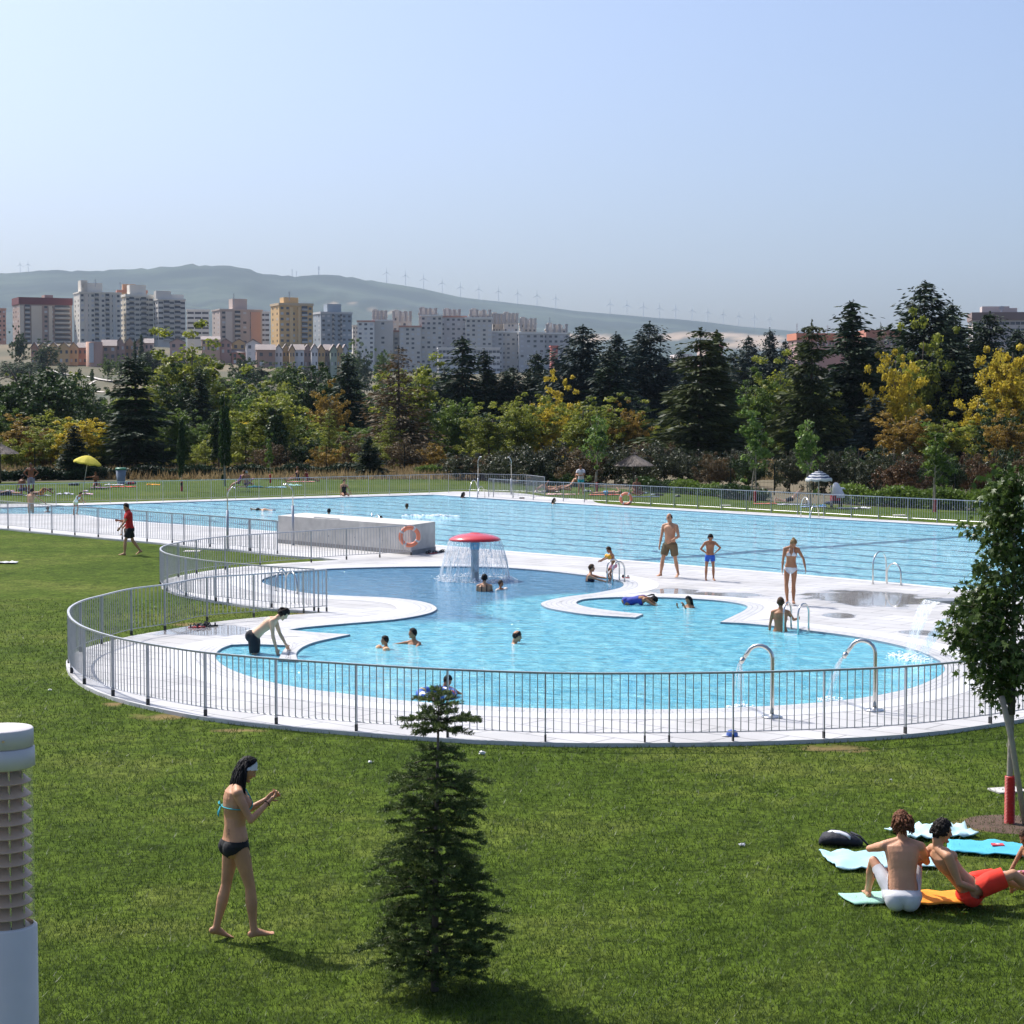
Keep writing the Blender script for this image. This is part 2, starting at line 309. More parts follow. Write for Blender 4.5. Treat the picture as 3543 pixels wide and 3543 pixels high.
# keep the deck's left tail clear of the pool's left end
DECK[-1] = (-600, 1800, C)
wade = pxpath(WADE, .02, .18, True); main = pxpath(MAIN, .02, .6, True); deck = pxpath(DECK, .06, .5, True)
def deck_mat():
    m = bpy.data.materials.new('deck_paving'); m.use_nodes = True; nt = m.node_tree; p = nt.nodes['Principled BSDF']
    g = _n(nt, 'ShaderNodeNewGeometry'); mp = _n(nt, 'ShaderNodeMapping'); mp.inputs['Rotation'].default_value = (0, 0, R(41))
    nt.links.new(g.outputs['Position'], mp.inputs['Vector'])
    br = _n(nt, 'ShaderNodeTexBrick'); br.offset = .5; br.inputs['Scale'].default_value = 1.0
    br.inputs['Brick Width'].default_value = 1.2; br.inputs['Row Height'].default_value = .6; br.inputs['Mortar Size'].default_value = .016; br.inputs['Mortar Smooth'].default_value = .3
    br.inputs['Color1'].default_value = (.52, .512, .51, 1); br.inputs['Color2'].default_value = (.455, .45, .45, 1); br.inputs['Mortar'].default_value = (.19, .185, .185, 1)
    nt.links.new(mp.outputs[0], br.inputs['Vector'])
    n = _n(nt, 'ShaderNodeTexNoise'); n.inputs['Scale'].default_value = .55; n.inputs['Detail'].default_value = 7; nt.links.new(g.outputs['Position'], n.inputs['Vector'])
    rp = _n(nt, 'ShaderNodeValToRGB'); rp.color_ramp.elements[0].position = .35; rp.color_ramp.elements[0].color = (.80, .79, .77, 1); rp.color_ramp.elements[1].position = .6; rp.color_ramp.elements[1].color = (1, 1, 1, 1)
    mx = _n(nt, 'ShaderNodeMix', data_type='RGBA', blend_type='MULTIPLY'); mx.inputs[0].default_value = 1
    nt.links.new(n.outputs[0], rp.inputs[0]); nt.links.new(br.outputs[0], mx.inputs[6]); nt.links.new(rp.outputs[0], mx.inputs[7])
    # wet patches: each an ellipse on the paving with a ragged edge
    wet = None
    for (cx, cy, rx, ry) in WET:
        c = G(cx, cy, .06); sx = (G(cx+rx, cy, .06)-c).length; sy = abs(G(cx, cy-ry, .06).y-c.y)
        sb = _n(nt, 'ShaderNodeVectorMath', operation='SUBTRACT'); sb.inputs[1].default_value = tuple(c); nt.links.new(g.outputs['Position'], sb.inputs[0])
        dv = _n(nt, 'ShaderNodeVectorMath', operation='DIVIDE'); dv.inputs[1].default_value = (sx, sy, 1); nt.links.new(sb.outputs[0], dv.inputs[0])
        ln = _n(nt, 'ShaderNodeVectorMath', operation='LENGTH'); nt.links.new(dv.outputs[0], ln.inputs[0])
        s1 = _n(nt, 'ShaderNodeMath', operation='SUBTRACT'); s1.inputs[0].default_value = 1.5; nt.links.new(ln.outputs['Value'], s1.inputs[1])
        if wet is None: wet = s1
        else:
            q = _n(nt, 'ShaderNodeMath', operation='MAXIMUM'); nt.links.new(wet.outputs[0], q.inputs[0]); nt.links.new(s1.outputs[0], q.inputs[1]); wet = q
    n3 = _n(nt, 'ShaderNodeTexNoise'); n3.inputs['Scale'].default_value = 1.1; n3.inputs['Detail'].default_value = 5; nt.links.new(g.outputs['Position'], n3.inputs['Vector'])
    ad = _n(nt, 'ShaderNodeMath', operation='MULTIPLY_ADD'); ad.inputs[1].default_value = 1.6; nt.links.new(n3.outputs[0], ad.inputs[0]); nt.links.new(wet.outputs[0], ad.inputs[2])
    wr = _n(nt, 'ShaderNodeMapRange'); wr.inputs['From Min'].default_value = 1.25; wr.inputs['From Max'].default_value = 1.5; nt.links.new(ad.outputs[0], wr.inputs['Value'])
    ro = _n(nt, 'ShaderNodeMapRange'); ro.inputs['To Min'].default_value = .55; ro.inputs['To Max'].default_value = .03; nt.links.new(wr.outputs[0], ro.inputs['Value']); nt.links.new(ro.outputs[0], p.inputs['Roughness'])
    m2 = _n(nt, 'ShaderNodeMix', data_type='RGBA', blend_type='MULTIPLY'); m2.inputs[7].default_value = (.72, .72, .74, 1)
    nt.links.new(wr.outputs[0], m2.inputs[0]); nt.links.new(mx.outputs[2], m2.inputs[6]); nt.links.new(m2.outputs[2], p.inputs['Base Color'])
    return m
WET = [(3010, 2070, 230, 30), (2470, 2060, 180, 14), (2330, 2045, 90, 12), (700, 2180, 170, 22), (2900, 2130, 60, 10), (3200, 2190, 80, 10)]
M_DECK = deck_mat()
M_WHITE = mat('smooth_white_coping', (.60, .60, .60), .45, var=.03, scale=2)
def coping_mat():
    m = bpy.data.materials.new('ring_tile'); m.use_nodes = True; nt = m.node_tree; p = nt.nodes['Principled BSDF']; p.inputs['Roughness'].default_value = .45
    uv = _n(nt, 'ShaderNodeTexCoord'); br = _n(nt, 'ShaderNodeTexBrick'); br.offset = .5; br.inputs['Scale'].default_value = 1
    br.inputs['Brick Width'].default_value = .25; br.inputs['Row Height'].default_value = .125; br.inputs['Mortar Size'].default_value = .007
    br.inputs['Color1'].default_value = (.54, .535, .53, 1); br.inputs['Color2'].default_value = (.47, .465, .46, 1); br.inputs['Mortar'].default_value = (.22, .22, .23, 1)
    nt.links.new(uv.outputs['UV'], br.inputs['Vector']); nt.links.new(br.outputs[0], p.inputs['Base Color']); return m
M_RING = coping_mat()
def water_mat(name, deep, light, lane=None, split=None):
    m = bpy.data.materials.new(name); m.use_nodes = True; nt = m.node_tree; p = nt.nodes['Principled BSDF']
    p.inputs['Roughness'].default_value = .06; p.inputs['IOR'].default_value = 1.33; p.inputs['Specular IOR Level'].default_value = .5
    g = _n(nt, 'ShaderNodeNewGeometry')
    def noise(s, d, sc=(1, 1, 1), dist=.0):
        mp = _n(nt, 'ShaderNodeMapping'); mp.inputs['Scale'].default_value = sc; nt.links.new(g.outputs['Position'], mp.inputs[0])
        n = _n(nt, 'ShaderNodeTexNoise'); n.inputs['Scale'].default_value = s; n.inputs['Detail'].default_value = d; n.inputs['Distortion'].default_value = dist
        nt.links.new(mp.outputs[0], n.inputs['Vector']); return n
    wob = noise(1.1, 3, (1, .6, 1)); wob2 = noise(3.2, 4, (1, .5, 1), .6)
    r = _n(nt, 'ShaderNodeValToRGB'); r.color_ramp.elements[0].position = .36; r.color_ramp.elements[0].color = (*deep, 1); r.color_ramp.elements[1].position = .62; r.color_ramp.elements[1].color = (*light, 1)
    nt.links.new(wob2.outputs[0], r.inputs[0]); col = r.outputs[0]
    def vsub(off):
        a = _n(nt, 'ShaderNodeVectorMath', operation='ADD'); w = _n(nt, 'ShaderNodeVectorMath', operation='SCALE'); w.inputs['Scale'].default_value = off
        nt.links.new(wob.outputs['Color'], w.inputs[0]); nt.links.new(g.outputs['Position'], a.inputs[0]); nt.links.new(w.outputs[0], a.inputs[1]); return a
    def dotn(src, vec):
        d = _n(nt, 'ShaderNodeVectorMath', operation='DOT_PRODUCT'); d.inputs[1].default_value = vec; nt.links.new(src, d.inputs[0]); return d.outputs['Value']
    def mixc(fac, c):
        nonlocal col
        k = _n(nt, 'ShaderNodeMix', data_type='RGBA'); nt.links.new(fac, k.inputs[0]); nt.links.new(col, k.inputs[6]); k.inputs[7].default_value = (*c, 1); col = k.outputs[2]
    if lane:
        (ux, uy), spacing, width, c0, cross = lane; a = vsub(1.1)
        v = dotn(a.outputs[0], (-uy/spacing, ux/spacing, 0)); fr = _n(nt, 'ShaderNodeMath', operation='FRACT'); nt.links.new(v, fr.inputs[0])
        pp = _n(nt, 'ShaderNodeMath', operation='PINGPONG'); pp.inputs[1].default_value = .5; nt.links.new(fr.outputs[0], pp.inputs[0])
        lt = _n(nt, 'ShaderNodeMapRange'); lt.inputs['From Min'].default_value = width/spacing*.5; lt.inputs['From Max'].default_value = width/spacing*1.3; lt.inputs['To Min'].default_value = .85; lt.inputs['To Max'].default_value = 0
        nt.links.new(pp.outputs[0], lt.inputs['Value']); mixc(lt.outputs[0], c0)
        v = dotn(a.outputs[0], (ux, uy, 0)); sb = _n(nt, 'ShaderNodeMath', operation='SUBTRACT'); sb.inputs[1].default_value = cross; nt.links.new(v, sb.inputs[0])
        ab = _n(nt, 'ShaderNodeMath', operation='ABSOLUTE'); nt.links.new(sb.outputs[0], ab.inputs[0])
        lt = _n(nt, 'ShaderNodeMapRange'); lt.inputs['From Min'].default_value = .2; lt.inputs['From Max'].default_value = .45; lt.inputs['To Min'].default_value = .9; lt.inputs['To Max'].default_value = 0
        nt.links.new(ab.outputs[0], lt.inputs['Value']); mixc(lt.outputs[0], c0)
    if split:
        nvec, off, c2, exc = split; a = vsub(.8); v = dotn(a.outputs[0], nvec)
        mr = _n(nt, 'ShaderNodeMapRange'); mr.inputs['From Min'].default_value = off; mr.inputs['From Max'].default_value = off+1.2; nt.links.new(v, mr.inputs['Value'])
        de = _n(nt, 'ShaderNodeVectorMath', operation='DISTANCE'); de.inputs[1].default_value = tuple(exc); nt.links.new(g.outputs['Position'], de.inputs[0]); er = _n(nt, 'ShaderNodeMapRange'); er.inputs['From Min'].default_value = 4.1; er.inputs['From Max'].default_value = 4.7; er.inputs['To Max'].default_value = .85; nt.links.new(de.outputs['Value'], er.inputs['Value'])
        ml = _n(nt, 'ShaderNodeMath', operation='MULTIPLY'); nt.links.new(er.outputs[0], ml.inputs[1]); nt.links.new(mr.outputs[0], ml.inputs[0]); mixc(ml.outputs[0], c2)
    nt.links.new(col, p.inputs['Base Color'])
    b1 = noise(2.6, 8, (.8, 1.3, 1), .4); b2 = noise(9, 4, (.8, 1.4, 1), .3)
    ad = _n(nt, 'ShaderNodeMath', operation='MULTIPLY_ADD'); ad.inputs[1].default_value = .25; nt.links.new(b2.outputs[0], ad.inputs[0]); nt.links.new(b1.outputs[0], ad.inputs[2])
    bp = _n(nt, 'ShaderNodeBump'); bp.inputs['Strength'].default_value = 1.0; bp.inputs['Distance'].default_value = WBUMP
    nt.links.new(ad.outputs[0], bp.inputs['Height']); nt.links.new(bp.outputs[0], p.inputs['Normal'])
    return m
WBUMP = .17
l0 = G(2170, 1942.5, .02); l1 = G(3295, 2040, .02); LU = Vector((l1.x-l0.x, l1.y-l0.y)).normalized()
cr = G(3000, 1876, .02); crossv = cr.x*LU.x + cr.y*LU.y
s0 = G(1100, 2175, .02); s1 = G(2226, 2131, .02)
M_WMAIN = water_mat('lap_pool_water', (.19, .49, .62), (.33, .65, .75), lane=((LU.x, LU.y), 2.0, .17, (.04, .13, .24), crossv+.5))
M_WADE = water_mat('play_pool_water', (.10, .42, .56), (.20, .56, .66), split=((0, 1, 0), G(1500, 2152, .02).y, (.07, .19, .33), G(2290, 2108, .02)))  # upper basin darker: tree reflections and floor tone put into the colour
tag(flat('lap_pool_water', main, [], .02, M_WMAIN), kind='structure')
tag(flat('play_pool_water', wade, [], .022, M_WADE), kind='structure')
dk = flat('pool_deck', deck, [wade, main], .06, M_DECK); tag(dk, kind='structure')
kb = MB()          # kerb faces round the deck and the pool walls under the edges
for pth, top, bot in ((wade, .0655, -.3), (main, .0655, -.3)):
    n = len(pth)
    for i in range(n):
        a = pth[i-1]; b = pth[i]; kb.add([(a.x, a.y, bot), (b.x, b.y, bot), (b.x, b.y, top), (a.x, a.y, top)], [(0, 1, 2, 3)])
tag(kb.build('pool_wall', mat('pool_wall_tile', (.20, .26, .32), .4, var=.1)), kind='structure')
kb = MB(); n = len(deck)
for i in range(n): a = deck[i-1]; b = deck[i]; kb.add([(a.x, a.y, -.05), (b.x, b.y, -.05), (b.x, b.y, .06), (a.x, a.y, .06)], [(0, 1, 2, 3)])
tag(kb.build('kerb', mat('kerb_concrete', (.55, .54, .53), .8, var=.1)), kind='structure')
def ring(path, wmax, zz, name, tile, step_lim=.48):
    """a strip outside a closed outline, never crossing its middle line"""
    n = len(path); ccw = area2(path) > 0
    P = np.array([(p[0], p[1]) for p in path]); Tn = np.roll(P, -1, 0)-np.roll(P, 1, 0); Tn /= np.linalg.norm(Tn, axis=1)[:, None]+1e-9
    Nn = np.stack([Tn[:, 1], -Tn[:, 0]], 1) * (1 if ccw else -1)
    wid = np.full(n, wmax)
    for i in range(n):
        q = P-P[i]; d2 = (q**2).sum(1); nd = q@Nn[i]; ok = (nd > 1e-4) & (d2 > .05**2) & (nd/np.sqrt(d2+1e-12) > .12)
        if ok.any(): wid[i] = max(.002, min(wmax, (d2[ok]/(2*nd[ok])).min()*.97))
    for _ in range(2): wid = np.minimum(wid, (wid+np.roll(wid, 1)+np.roll(wid, -1))/3)
    L = np.concatenate([[0], np.cumsum(np.linalg.norm(np.roll(P, -1, 0)-P, axis=1))])
    mb = MB(); mb.uv = []; m2 = MB()
    for i in range(n+1):
        j = i % n; w = wid[j]; wt = min(w, tile)
        a = P[j]; b = P[j]+Nn[j]*wt; c = P[j]+Nn[j]*max(w, wt+.001)
        mb.v += [(a[0], a[1], zz), (b[0], b[1], zz)]; mb.uv += [(L[i], 0), (L[i], wt)]
        m2.v += [(b[0], b[1], zz-.0015), (c[0], c[1], zz-.0015)]
        if i: k = 2*i; mb.f.append((k-2, k-1, k+1, k) if ccw else (k-2, k, k+1, k-1)); m2.f.append((k-2, k-1, k+1, k) if ccw else (k-2, k, k+1, k-1))
    if tile > .01: tag(mb.build(name+'_tile', M_RING), kind='structure')
    tag(m2.build(name, M_WHITE), kind='structure')
ring(wade, .95, .0665, 'play_pool_coping', .42)
ring(main, .38, .0665, 'lap_pool_coping', 0.001)
# lawn: the mown sheet on both sides of the fences
LAWN = [(-4500, 3900), (-2600, 1690), (-500, 1674), (0, 1669), (400, 1665), (899, 1653), (1200, 1650), (1500, 1652), (1800, 1672), (2100, 1688), (2400, 1712), (2643, 1734), (3000, 1752), (3389, 1770), (3800, 1785), (6000, 1810), (7500, 3900)]
lw = [G(x, y) for x, y in LAWN]; lw = [Vector((p.x, p.y)) for p in lw] + [Vector((22, -8)), Vector((-22, -8))]
flat('lawn', lw, [], 0.0, M_LAWN)['kind'] = 'structure'
EDGE = [(p[0], p[1]) for p in deck]
def inside(P, poly):
    poly = np.asarray(poly); c = np.zeros(len(P), bool); x, y = P[:, 0], P[:, 1]; j = len(poly)-1
    for i in range(len(poly)):
        xi, yi = poly[i]; xj, yj = poly[j]
        if yi != yj: c ^= ((yi > y) != (yj > y)) & (x < (xj-xi)*(y-yi)/(yj-yi)+xi)
        j = i
    return c
# worn bare earth strip beside the kerb
M_BARE = mat('bare_earth', (.085, .05, .032), .95, var=.25, scale=6, bump=.5, bscale=30)
BAREP = []
for (x_, y_, rx_, ry_) in ((395, 2434, 26, 8), (540, 2478, 90, 7), (2880, 2590, 90, 10)):
    c_ = G(x_, y_); BAREP.append((c_.x, c_.y, (G(x_+rx_, y_)-c_).length, abs(G(x_, y_-ry_).y-c_.y)))
# grass blades on the near lawn: one stuff object
def blades(N, d0, d1, h, w, seed):
    r = np.random.default_rng(seed); u = r.random(N); d = 1/(1/d0 + u*(1/d1-1/d0)); x = (r.random(N)*2-1)*(d*.30+1.2)
    P = np.stack([x, d], 1); keep = ~inside(P, EDGE)
    for (cx, cy, rx, ry) in BAREP: keep &= ((P[:, 0]-cx)/rx)**2+((P[:, 1]-cy)/ry)**2 > .8+.6*r.random(N)
    P = P[keep]; n = len(P); d = d[keep]
    sc = np.clip(d/18, 1, 2.2)
    a = r.random(n)*2*np.pi; l = r.normal(0, 1, (n, 2))*.55; hh = h*(.5+r.random(n))*(.8+.2*sc); ww = w*sc*(.7+.6*r.random(n))
    b0 = np.stack([P[:, 0]-np.cos(a)*ww, P[:, 1]-np.sin(a)*ww, np.full(n, -.002)], 1); b1 = np.stack([P[:, 0]+np.cos(a)*ww, P[:, 1]+np.sin(a)*ww, np.full(n, -.002)], 1)
    tp = np.stack([P[:, 0]+l[:, 0]*hh, P[:, 1]+l[:, 1]*hh, hh], 1)
    return np.stack([b0, b1, tp], 1).reshape(-1, 3)
v = blades(420000, 9.5, 48, .035, .0045, 3); f = np.arange(len(v)).reshape(-1, 3)
gm = leafmat('grass_blade', (.040, .074, .010), (.105, .148, .034), .9, .35, .5, .35)
gr = link_mesh('grass', np_mesh('grass', v, f), gm); tag(gr, 'short mown green grass of the near lawn', 'grass', kind='stuff')
# ---------------------------------------------------------------- haze
hz = MB().box((0, 4700, 370), (13000, 9600, 748)).build('haze', None); tag(hz, kind='stuff')
hm = bpy.data.materials.new('haze'); hm.use_nodes = True; hn = hm.node_tree; hn.nodes.remove(hn.nodes['Principled BSDF'])
pv = hn.nodes.new('ShaderNodeVolumePrincipled'); pv.inputs['Color'].default_value = (.66, .81, 1, 1); pv.inputs['Density'].default_value = HAZE = 4.3e-5; pv.inputs['Anisotropy'].default_value = .0
hn.links.new(pv.outputs[0], hn.nodes['Material Output'].inputs['Volume']); hz.data.materials.append(hm)
# ================================================================== fences
M_GALV = mat('galvanised_steel', (.42, .43, .46), .42, .55, var=.08, scale=8)
M_STEEL = mat('polished_steel', (.62, .61, .58), .18, .95, var=.05, scale=6)
M_DARKFT = mat('black_post_foot', (.03, .03, .03), .6)
def fence(label, pts, h, posts=None, spacing=1.35, px_pts=True, z=.06, gap=.115, foot=True, group='grey steel fences round the pools', br=.006, bare=False):
    path = pxpath(pts, z, .2) if px_pts else crom(pts, .2)
    P = np.array([(p.x, p.y) for p in path]); L = np.concatenate([[0], np.cumsum(np.linalg.norm(np.diff(P, axis=0), axis=1))]); tot = L[-1]
    at = lambda s: (float(np.interp(s, L, P[:, 0])), float(np.interp(s, L, P[:, 1])))
    def tang(s): a = at(max(s-.1, 0)); b = at(min(s+.1, tot)); return math.atan2(b[1]-a[1], b[0]-a[0])
    root = thing('pool_fence', label, 'fence', (*at(tot/2), z), group)
    n = max(1, round(tot/spacing)); ps = [tot*i/n for i in range(n+1)] if posts is None else posts(P, L)
    rail = MB(); k = max(2, int(tot/.3)); q = [at(tot*i/k) for i in range(k+1)]
    # rectangular hand rail
    vs = []; 
    for i, s in enumerate(np.linspace(0, tot, k+1)):
        x, y = at(s); a = tang(s); nx, ny = -math.sin(a)*.021, math.cos(a)*.021
        for sx, zz in ((-1, h-.028), (1, h-.028), (1, h), (-1, h)): vs.append((x+nx*sx, y+ny*sx, z+zz))
    fs = [(4*i+j, 4*i+(j+1) % 4, 4*i+4+(j+1) % 4, 4*i+4+j) for i in range(k) for j in range(4)] + [(0, 1, 2, 3), tuple(4*k+j for j in (3, 2, 1, 0))]
    rail.add(vs, fs).build('top_rail', M_GALV, root)
    for s in ps:
        x, y = at(s); a = tang(s); pb = MB().box((x, y, z+(h-.03)/2+.0), (.018, .05, h-.03), a).build('post', M_GALV, root)
        if foot: MB().box((x, y, z+.05), (.024, .056, .10), a).build('post_foot', M_DARKFT, pb)
    for i in range(len(ps)-1):
        s0, s1 = ps[i], ps[i+1]; mb = MB(); kk = max(2, int((s1-s0)/.3)); lo = []
        mb.tube([(*at(s0+(s1-s0)*j/kk), z+.135) for j in range(kk+1)], .009, 4)
        nb = max(1, round((s1-s0)/gap))
        for j in range(1, nb):
            x, y = at(s0+(s1-s0)*j/nb); a = tang(s0+(s1-s0)*j/nb); mb.box((x, y, z+(h-.03+.135)/2), (br*2, br*2, h-.03-.135), a)
        mb.build('baluster_panel', M_GALV, root)
    return root
def px_posts(xs, z=.06):
    def fn(P, L):
        # photo columns where a post stands, matched along the path
        c = CX + F*P[:, 0]/(P[:, 1]*math.cos(PITCH)+(CAMH-z)*math.sin(PITCH)); out = []
        i0 = 0
        for x in xs:
            seg = np.where((c[i0:-1]-x)*(c[i0+1:]-x) <= 0)[0]
            if len(seg): i = seg[0]+i0; t = (x-c[i])/((c[i+1]-c[i]) or 1); out.append(L[i]+t*(L[i+1]-L[i])); i0 = i
        return [0.] + [s for s in out if s > .15 and s < L[-1]-.15] + [float(L[-1])]
    return fn
F3 = [(1130,2116,C),(994,2125),(878,2136),(717,2149),(571,2181),(455,2199),(353,2229),(300,2246),(262,2266),(240,2290),(243,2320),(262,2345),(300,2371),(391,2408),(512,2439),(711,2477),(956,2505),(1199,2526),(1380,2540),(1549,2551),(1887,2566),(2231,2568),(2536,2564),(2850,2554),(3132,2538),(3426,2503),(3560,2482),(3800,2450,C)]
fence('long curved steel fence round the front of the play pool, nearest the camera', F3, 1.0, px_posts([1102,1051,878,717,571,455,353,279,239,248,292,391,512,711,956,1233,1549,1887,2231,2315,2536,2850,3132,3426,3620]))
F4 = [(1422,1921,C),(1314,1929),(1199,1936),(1077,1946),(900,1960),(779,1971),(680,1985),(617,1997),(570,2012),(556,2028),(579,2046),(644,2064),(747,2081),(788,2086),(940,2102),(1087,2113,C)]
fence('curved steel fence hooking round the left of the upper basin', F4, 1.0, px_posts([1314,1199,1077,900,779,680,617,556,579,644,747,788,940]))
F2 = [(-300,1794,C),(0,1826),(102,1837),(340,1859),(555,1878),(727,1893,C)]
fence('straight steel fence across the left lawn behind the man in red', F2, 1.1, px_posts([-200,-90,28,103,180,259,340,423,509,596,637]))
fence('short steel fence bay with a thick post, left of the two showers', [(727,1893,C),(862,1906,C)], 1.1, spacing=4.)
fence('steel gate with a lower crossbar beside the concrete wall', [(866,1907,C),(960,1916,C)], 1.1, spacing=3.)
fence('small open steel gate standing against the concrete wall', [(1089,1889,C),(1174,1897,C)], 1.02, spacing=3., foot=False)
F1 = [(-400,1768,C),(0,1752),(107,1749),(194,1746),(289,1743),(564,1735),(731,1730),(896,1725),(1275,1713),(1552,1704),(1614,1702,C),(1821,1708,C),(1884,1717,C)]
fence('long far steel fence along the left edge of the lap pool, lawn with sunbathers behind', F1, 1.08, px_posts([-80,0,96,194,289,381,474,564,649,731,815,896,975,1055,1130,1204,1275,1347,1417,1485,1552,1614,1821]), gap=.13, foot=False)
F5 = [(1691,1719,C),(1845,1729),(2022,1738),(2250,1751),(2669,1775),(3039,1797),(3346,1814),(3900,1848,C)]
fence('long far steel fence along the right edge of the lap pool with an orange lifebuoy', F5, 1.0, px_posts([1707,1775,1845,1949,2022,2098,2178,2251,2332,2413,2496,2582,2668,2759,2850,2945,3039,3141,3242,3346,3450,3560,3680]), gap=.13, foot=False)
# dark boundary fence of wire mesh beyond the lawn
M_GREEN = mat('dark_green_paint', (.010, .016, .012), .9, spec=.1)
def wire_fence(label, pts, h, sp, X0=None):
    w = [G(*p) for p in pts]; root = thing('wire_fence', label, 'fence', w[len(w)//2], 'wire fences beyond the lawn')
    path = crom([(p.x, p.y, True) for p in w], .5); P = np.array([(p.x, p.y) for p in path]); L = np.concatenate([[0], np.cumsum(np.linalg.norm(np.diff(P, axis=0), axis=1))])
    n = int(L[-1]/sp); mb = MB(); at = lambda s: (float(np.interp(s, L, P[:, 0])), float(np.interp(s, L, P[:, 1])))
    for i in range(n+1): x, y = at(L[-1]*i/n); MB().tube([(x, y, 0), (x, y, h+.05)], .035, 6).build('post', M_GREEN, root)
    for z in (.15, .7, 1.3, h): mb.tube([(*at(s), z) for s in np.linspace(0, L[-1], 40)], .007, 4)
    s = 0
    while s < L[-1]: x, y = at(s); mb.box((x, y, h/2+.05), (.006, .006, h-.1)); s += .28
    mb.build('wire_mesh', M_GREEN, root); return root
wire_fence('tall dark wire fence with thin posts along the dry field on the left', [(-350,1660), (0,1655), (899,1642), (1400,1636)], 2.15, 2.95)
wire_fence('dark wire fence in front of the dry grass on the right behind the striped parasol', [(2380,1700), (2660,1712), (3050,1735), (3500,1755)], 1.7, 3.0)
# ================================================================== city on the rise, wind farm
M_WIN = mat('window_glass', (.10, .105, .12), .25, var=.3, scale=.5)
M_BLIND = mat('window_blind', (.55, .55, .56), .6)
M_REDROOF = mat('red_tile_roof', (.42, .18, .12), .8, var=.2, scale=.3)
M_GREYROOF = mat('grey_brown_roof', (.30, .25, .23), .8, var=.15, scale=.3)
CW = {}
def wmat(c):
    c = tuple(min(.8, v*1.16*w_) for v, w_ in zip(c, (1.03, 1., .95)))
    k = 'render_%02d_%02d_%02d' % tuple(int(v*99) for v in c)
    return mat(k, c, .85, var=.06, scale=.08)
_wmesh = {}; _bmesh = {}; bcount = [0]; M_PARA = mat('balcony_parapet', (.46, .44, .42), .8, var=.25, scale=.3)
def win_mesh(w, h, blind=False):
    k = (round(w, 2), round(h, 2), blind)
    if k not in _wmesh:
        me = bpy.data.meshes.new('window'); b = MB().box((0, 0, 0), (w, .12, h)); me.from_pydata(b.v, [], b.f)
        me.materials.append(M_BLIND if blind else M_WIN); _wmesh[k] = me
    return _wmesh[k]
def apartment(label, x0, x1, yt, yb, D, col, rot=28, depth=14, cols=5, style='win', cap=None, capcol=None, group='apartment blocks on the rise beyond the trees', roofrooms=(), floors=None, side=2, band=None, rnd=1, cat='building', balc=None):
    """x0,x1,yt,yb photo columns / rows seen at distance D"""
    rn = random.Random(rnd*77+int(x0)); pl = A(x0, yb, D); pr = A(x1, yb, D); tot = pr.x-pl.x; a = R(rot); depth = min(depth, tot*.6/max(.2, math.sin(abs(a))))
    wfr = (tot-depth*math.sin(abs(a)))/math.cos(a); zt = A((x0+x1)/2, yt, D).z; zb = pl.z - 6; H = zt-zb
    # box with its near corner where front and lit left side meet
    c0 = Vector((pl.x + depth*math.sin(a), D, zb)) if a >= 0 else Vector((pl.x, D + wfr*0, zb))
    ux = Vector((math.cos(a), math.sin(a), 0)); uy = Vector((-math.sin(a), math.cos(a), 0))
    Mx = Matrix((ux, uy, Vector((0, 0, 1)))).transposed(); q = lambda x, y, z: c0 + ux*x + uy*y + Vector((0, 0, z))
    root = thing('apartment_block', label, cat, q(wfr/2, depth/2, 0), group)
    MB().box(q(wfr/2, depth/2, H/2), (wfr, depth, H), M=Mx).build('wall', wmat(col), root)
    rh = cap or .8; MB().box(q(wfr/2, depth/2, H+rh/2), (wfr+.8, depth+.8, rh), M=Mx).build('roof_edge', wmat(capcol or tuple(min(.9, c*1.1) for c in col)), root)
    for (fx, w, h) in roofrooms:
        MB().box(q(wfr*fx, depth*.5, H+rh+h/2), (w, depth*.45, h), M=Mx).build('roof_room', wmat(tuple(c*.95 for c in col)), root)
    nf = floors or max(2, int(round((H-6)/3.0))); fh = (H-6)/nf; cnt = 0
    def putwin(x, y, z, w, h, sidef, blind):
        nonlocal cnt
        if cnt >= 96: return
        cnt += 1; o = bpy.data.objects.new('window', win_mesh(w, h, blind)); COL.objects.link(o); o.parent = root
        o.location = q(x, y, z) - origin(root); o.rotation_euler = (0, 0, a + (math.pi/2 if sidef else 0))
    cw = wfr/cols
    if style in ('bands',):
        for f in range(nf):
            z = 6+fh*(f+.5)
            for c in range(cols): putwin(cw*(c+.5), 0, z, cw*.86, fh*.42, False, False)
            for s in range(side): putwin(0, depth*(s+.5)/side, z, depth/side*.6, fh*.4, True, False)
    else:
        for f in range(nf):
            z = 6+fh*(f+.5)
            for c in range(cols):
                if rn.random() < .06: continue
                putwin(cw*(c+.5), 0, z, min(1.9, cw*.5), fh*.45, False, rn.random() < .35)
            for s in range(side): putwin(0, depth*(s+.5)/side, z, min(1.6, depth/side*.4), fh*.42, True, rn.random() < .3)
    if balc:   # a stack of open balconies: dark panel painting the recess shade, pale parapet
        for (f0, f1) in balc:
            for f in range(nf):
                if bcount[0] >= 3000: break
                z = 6+fh*f+fh*.5; w_ = wfr*(f1-f0); k_ = (round(w_, 1), round(fh, 1)); bcount[0] += 1
                if k_ not in _bmesh:
                    b_ = MB().box((0, -.55, -fh*.22), (w_, 1.1, fh*.36)).box((0, -.06, fh*.22), (w_*.94, .14, fh*.46)); me_ = bpy.data.meshes.new('balcony'); me_.from_pydata(b_.v, [], b_.f); me_.materials.append(M_PARA); me_.materials.append(M_WIN)
                    for p_ in me_.polygons: p_.material_index = 1 if p_.index >= 6 else 0
                    _bmesh[k_] = me_
                o = bpy.data.objects.new('balcony', _bmesh[k_]); COL.objects.link(o); o.parent = root; o.location = q(wfr*(f0+f1)/2, 0, z)-origin(root); o.rotation_euler = (0, 0, a)
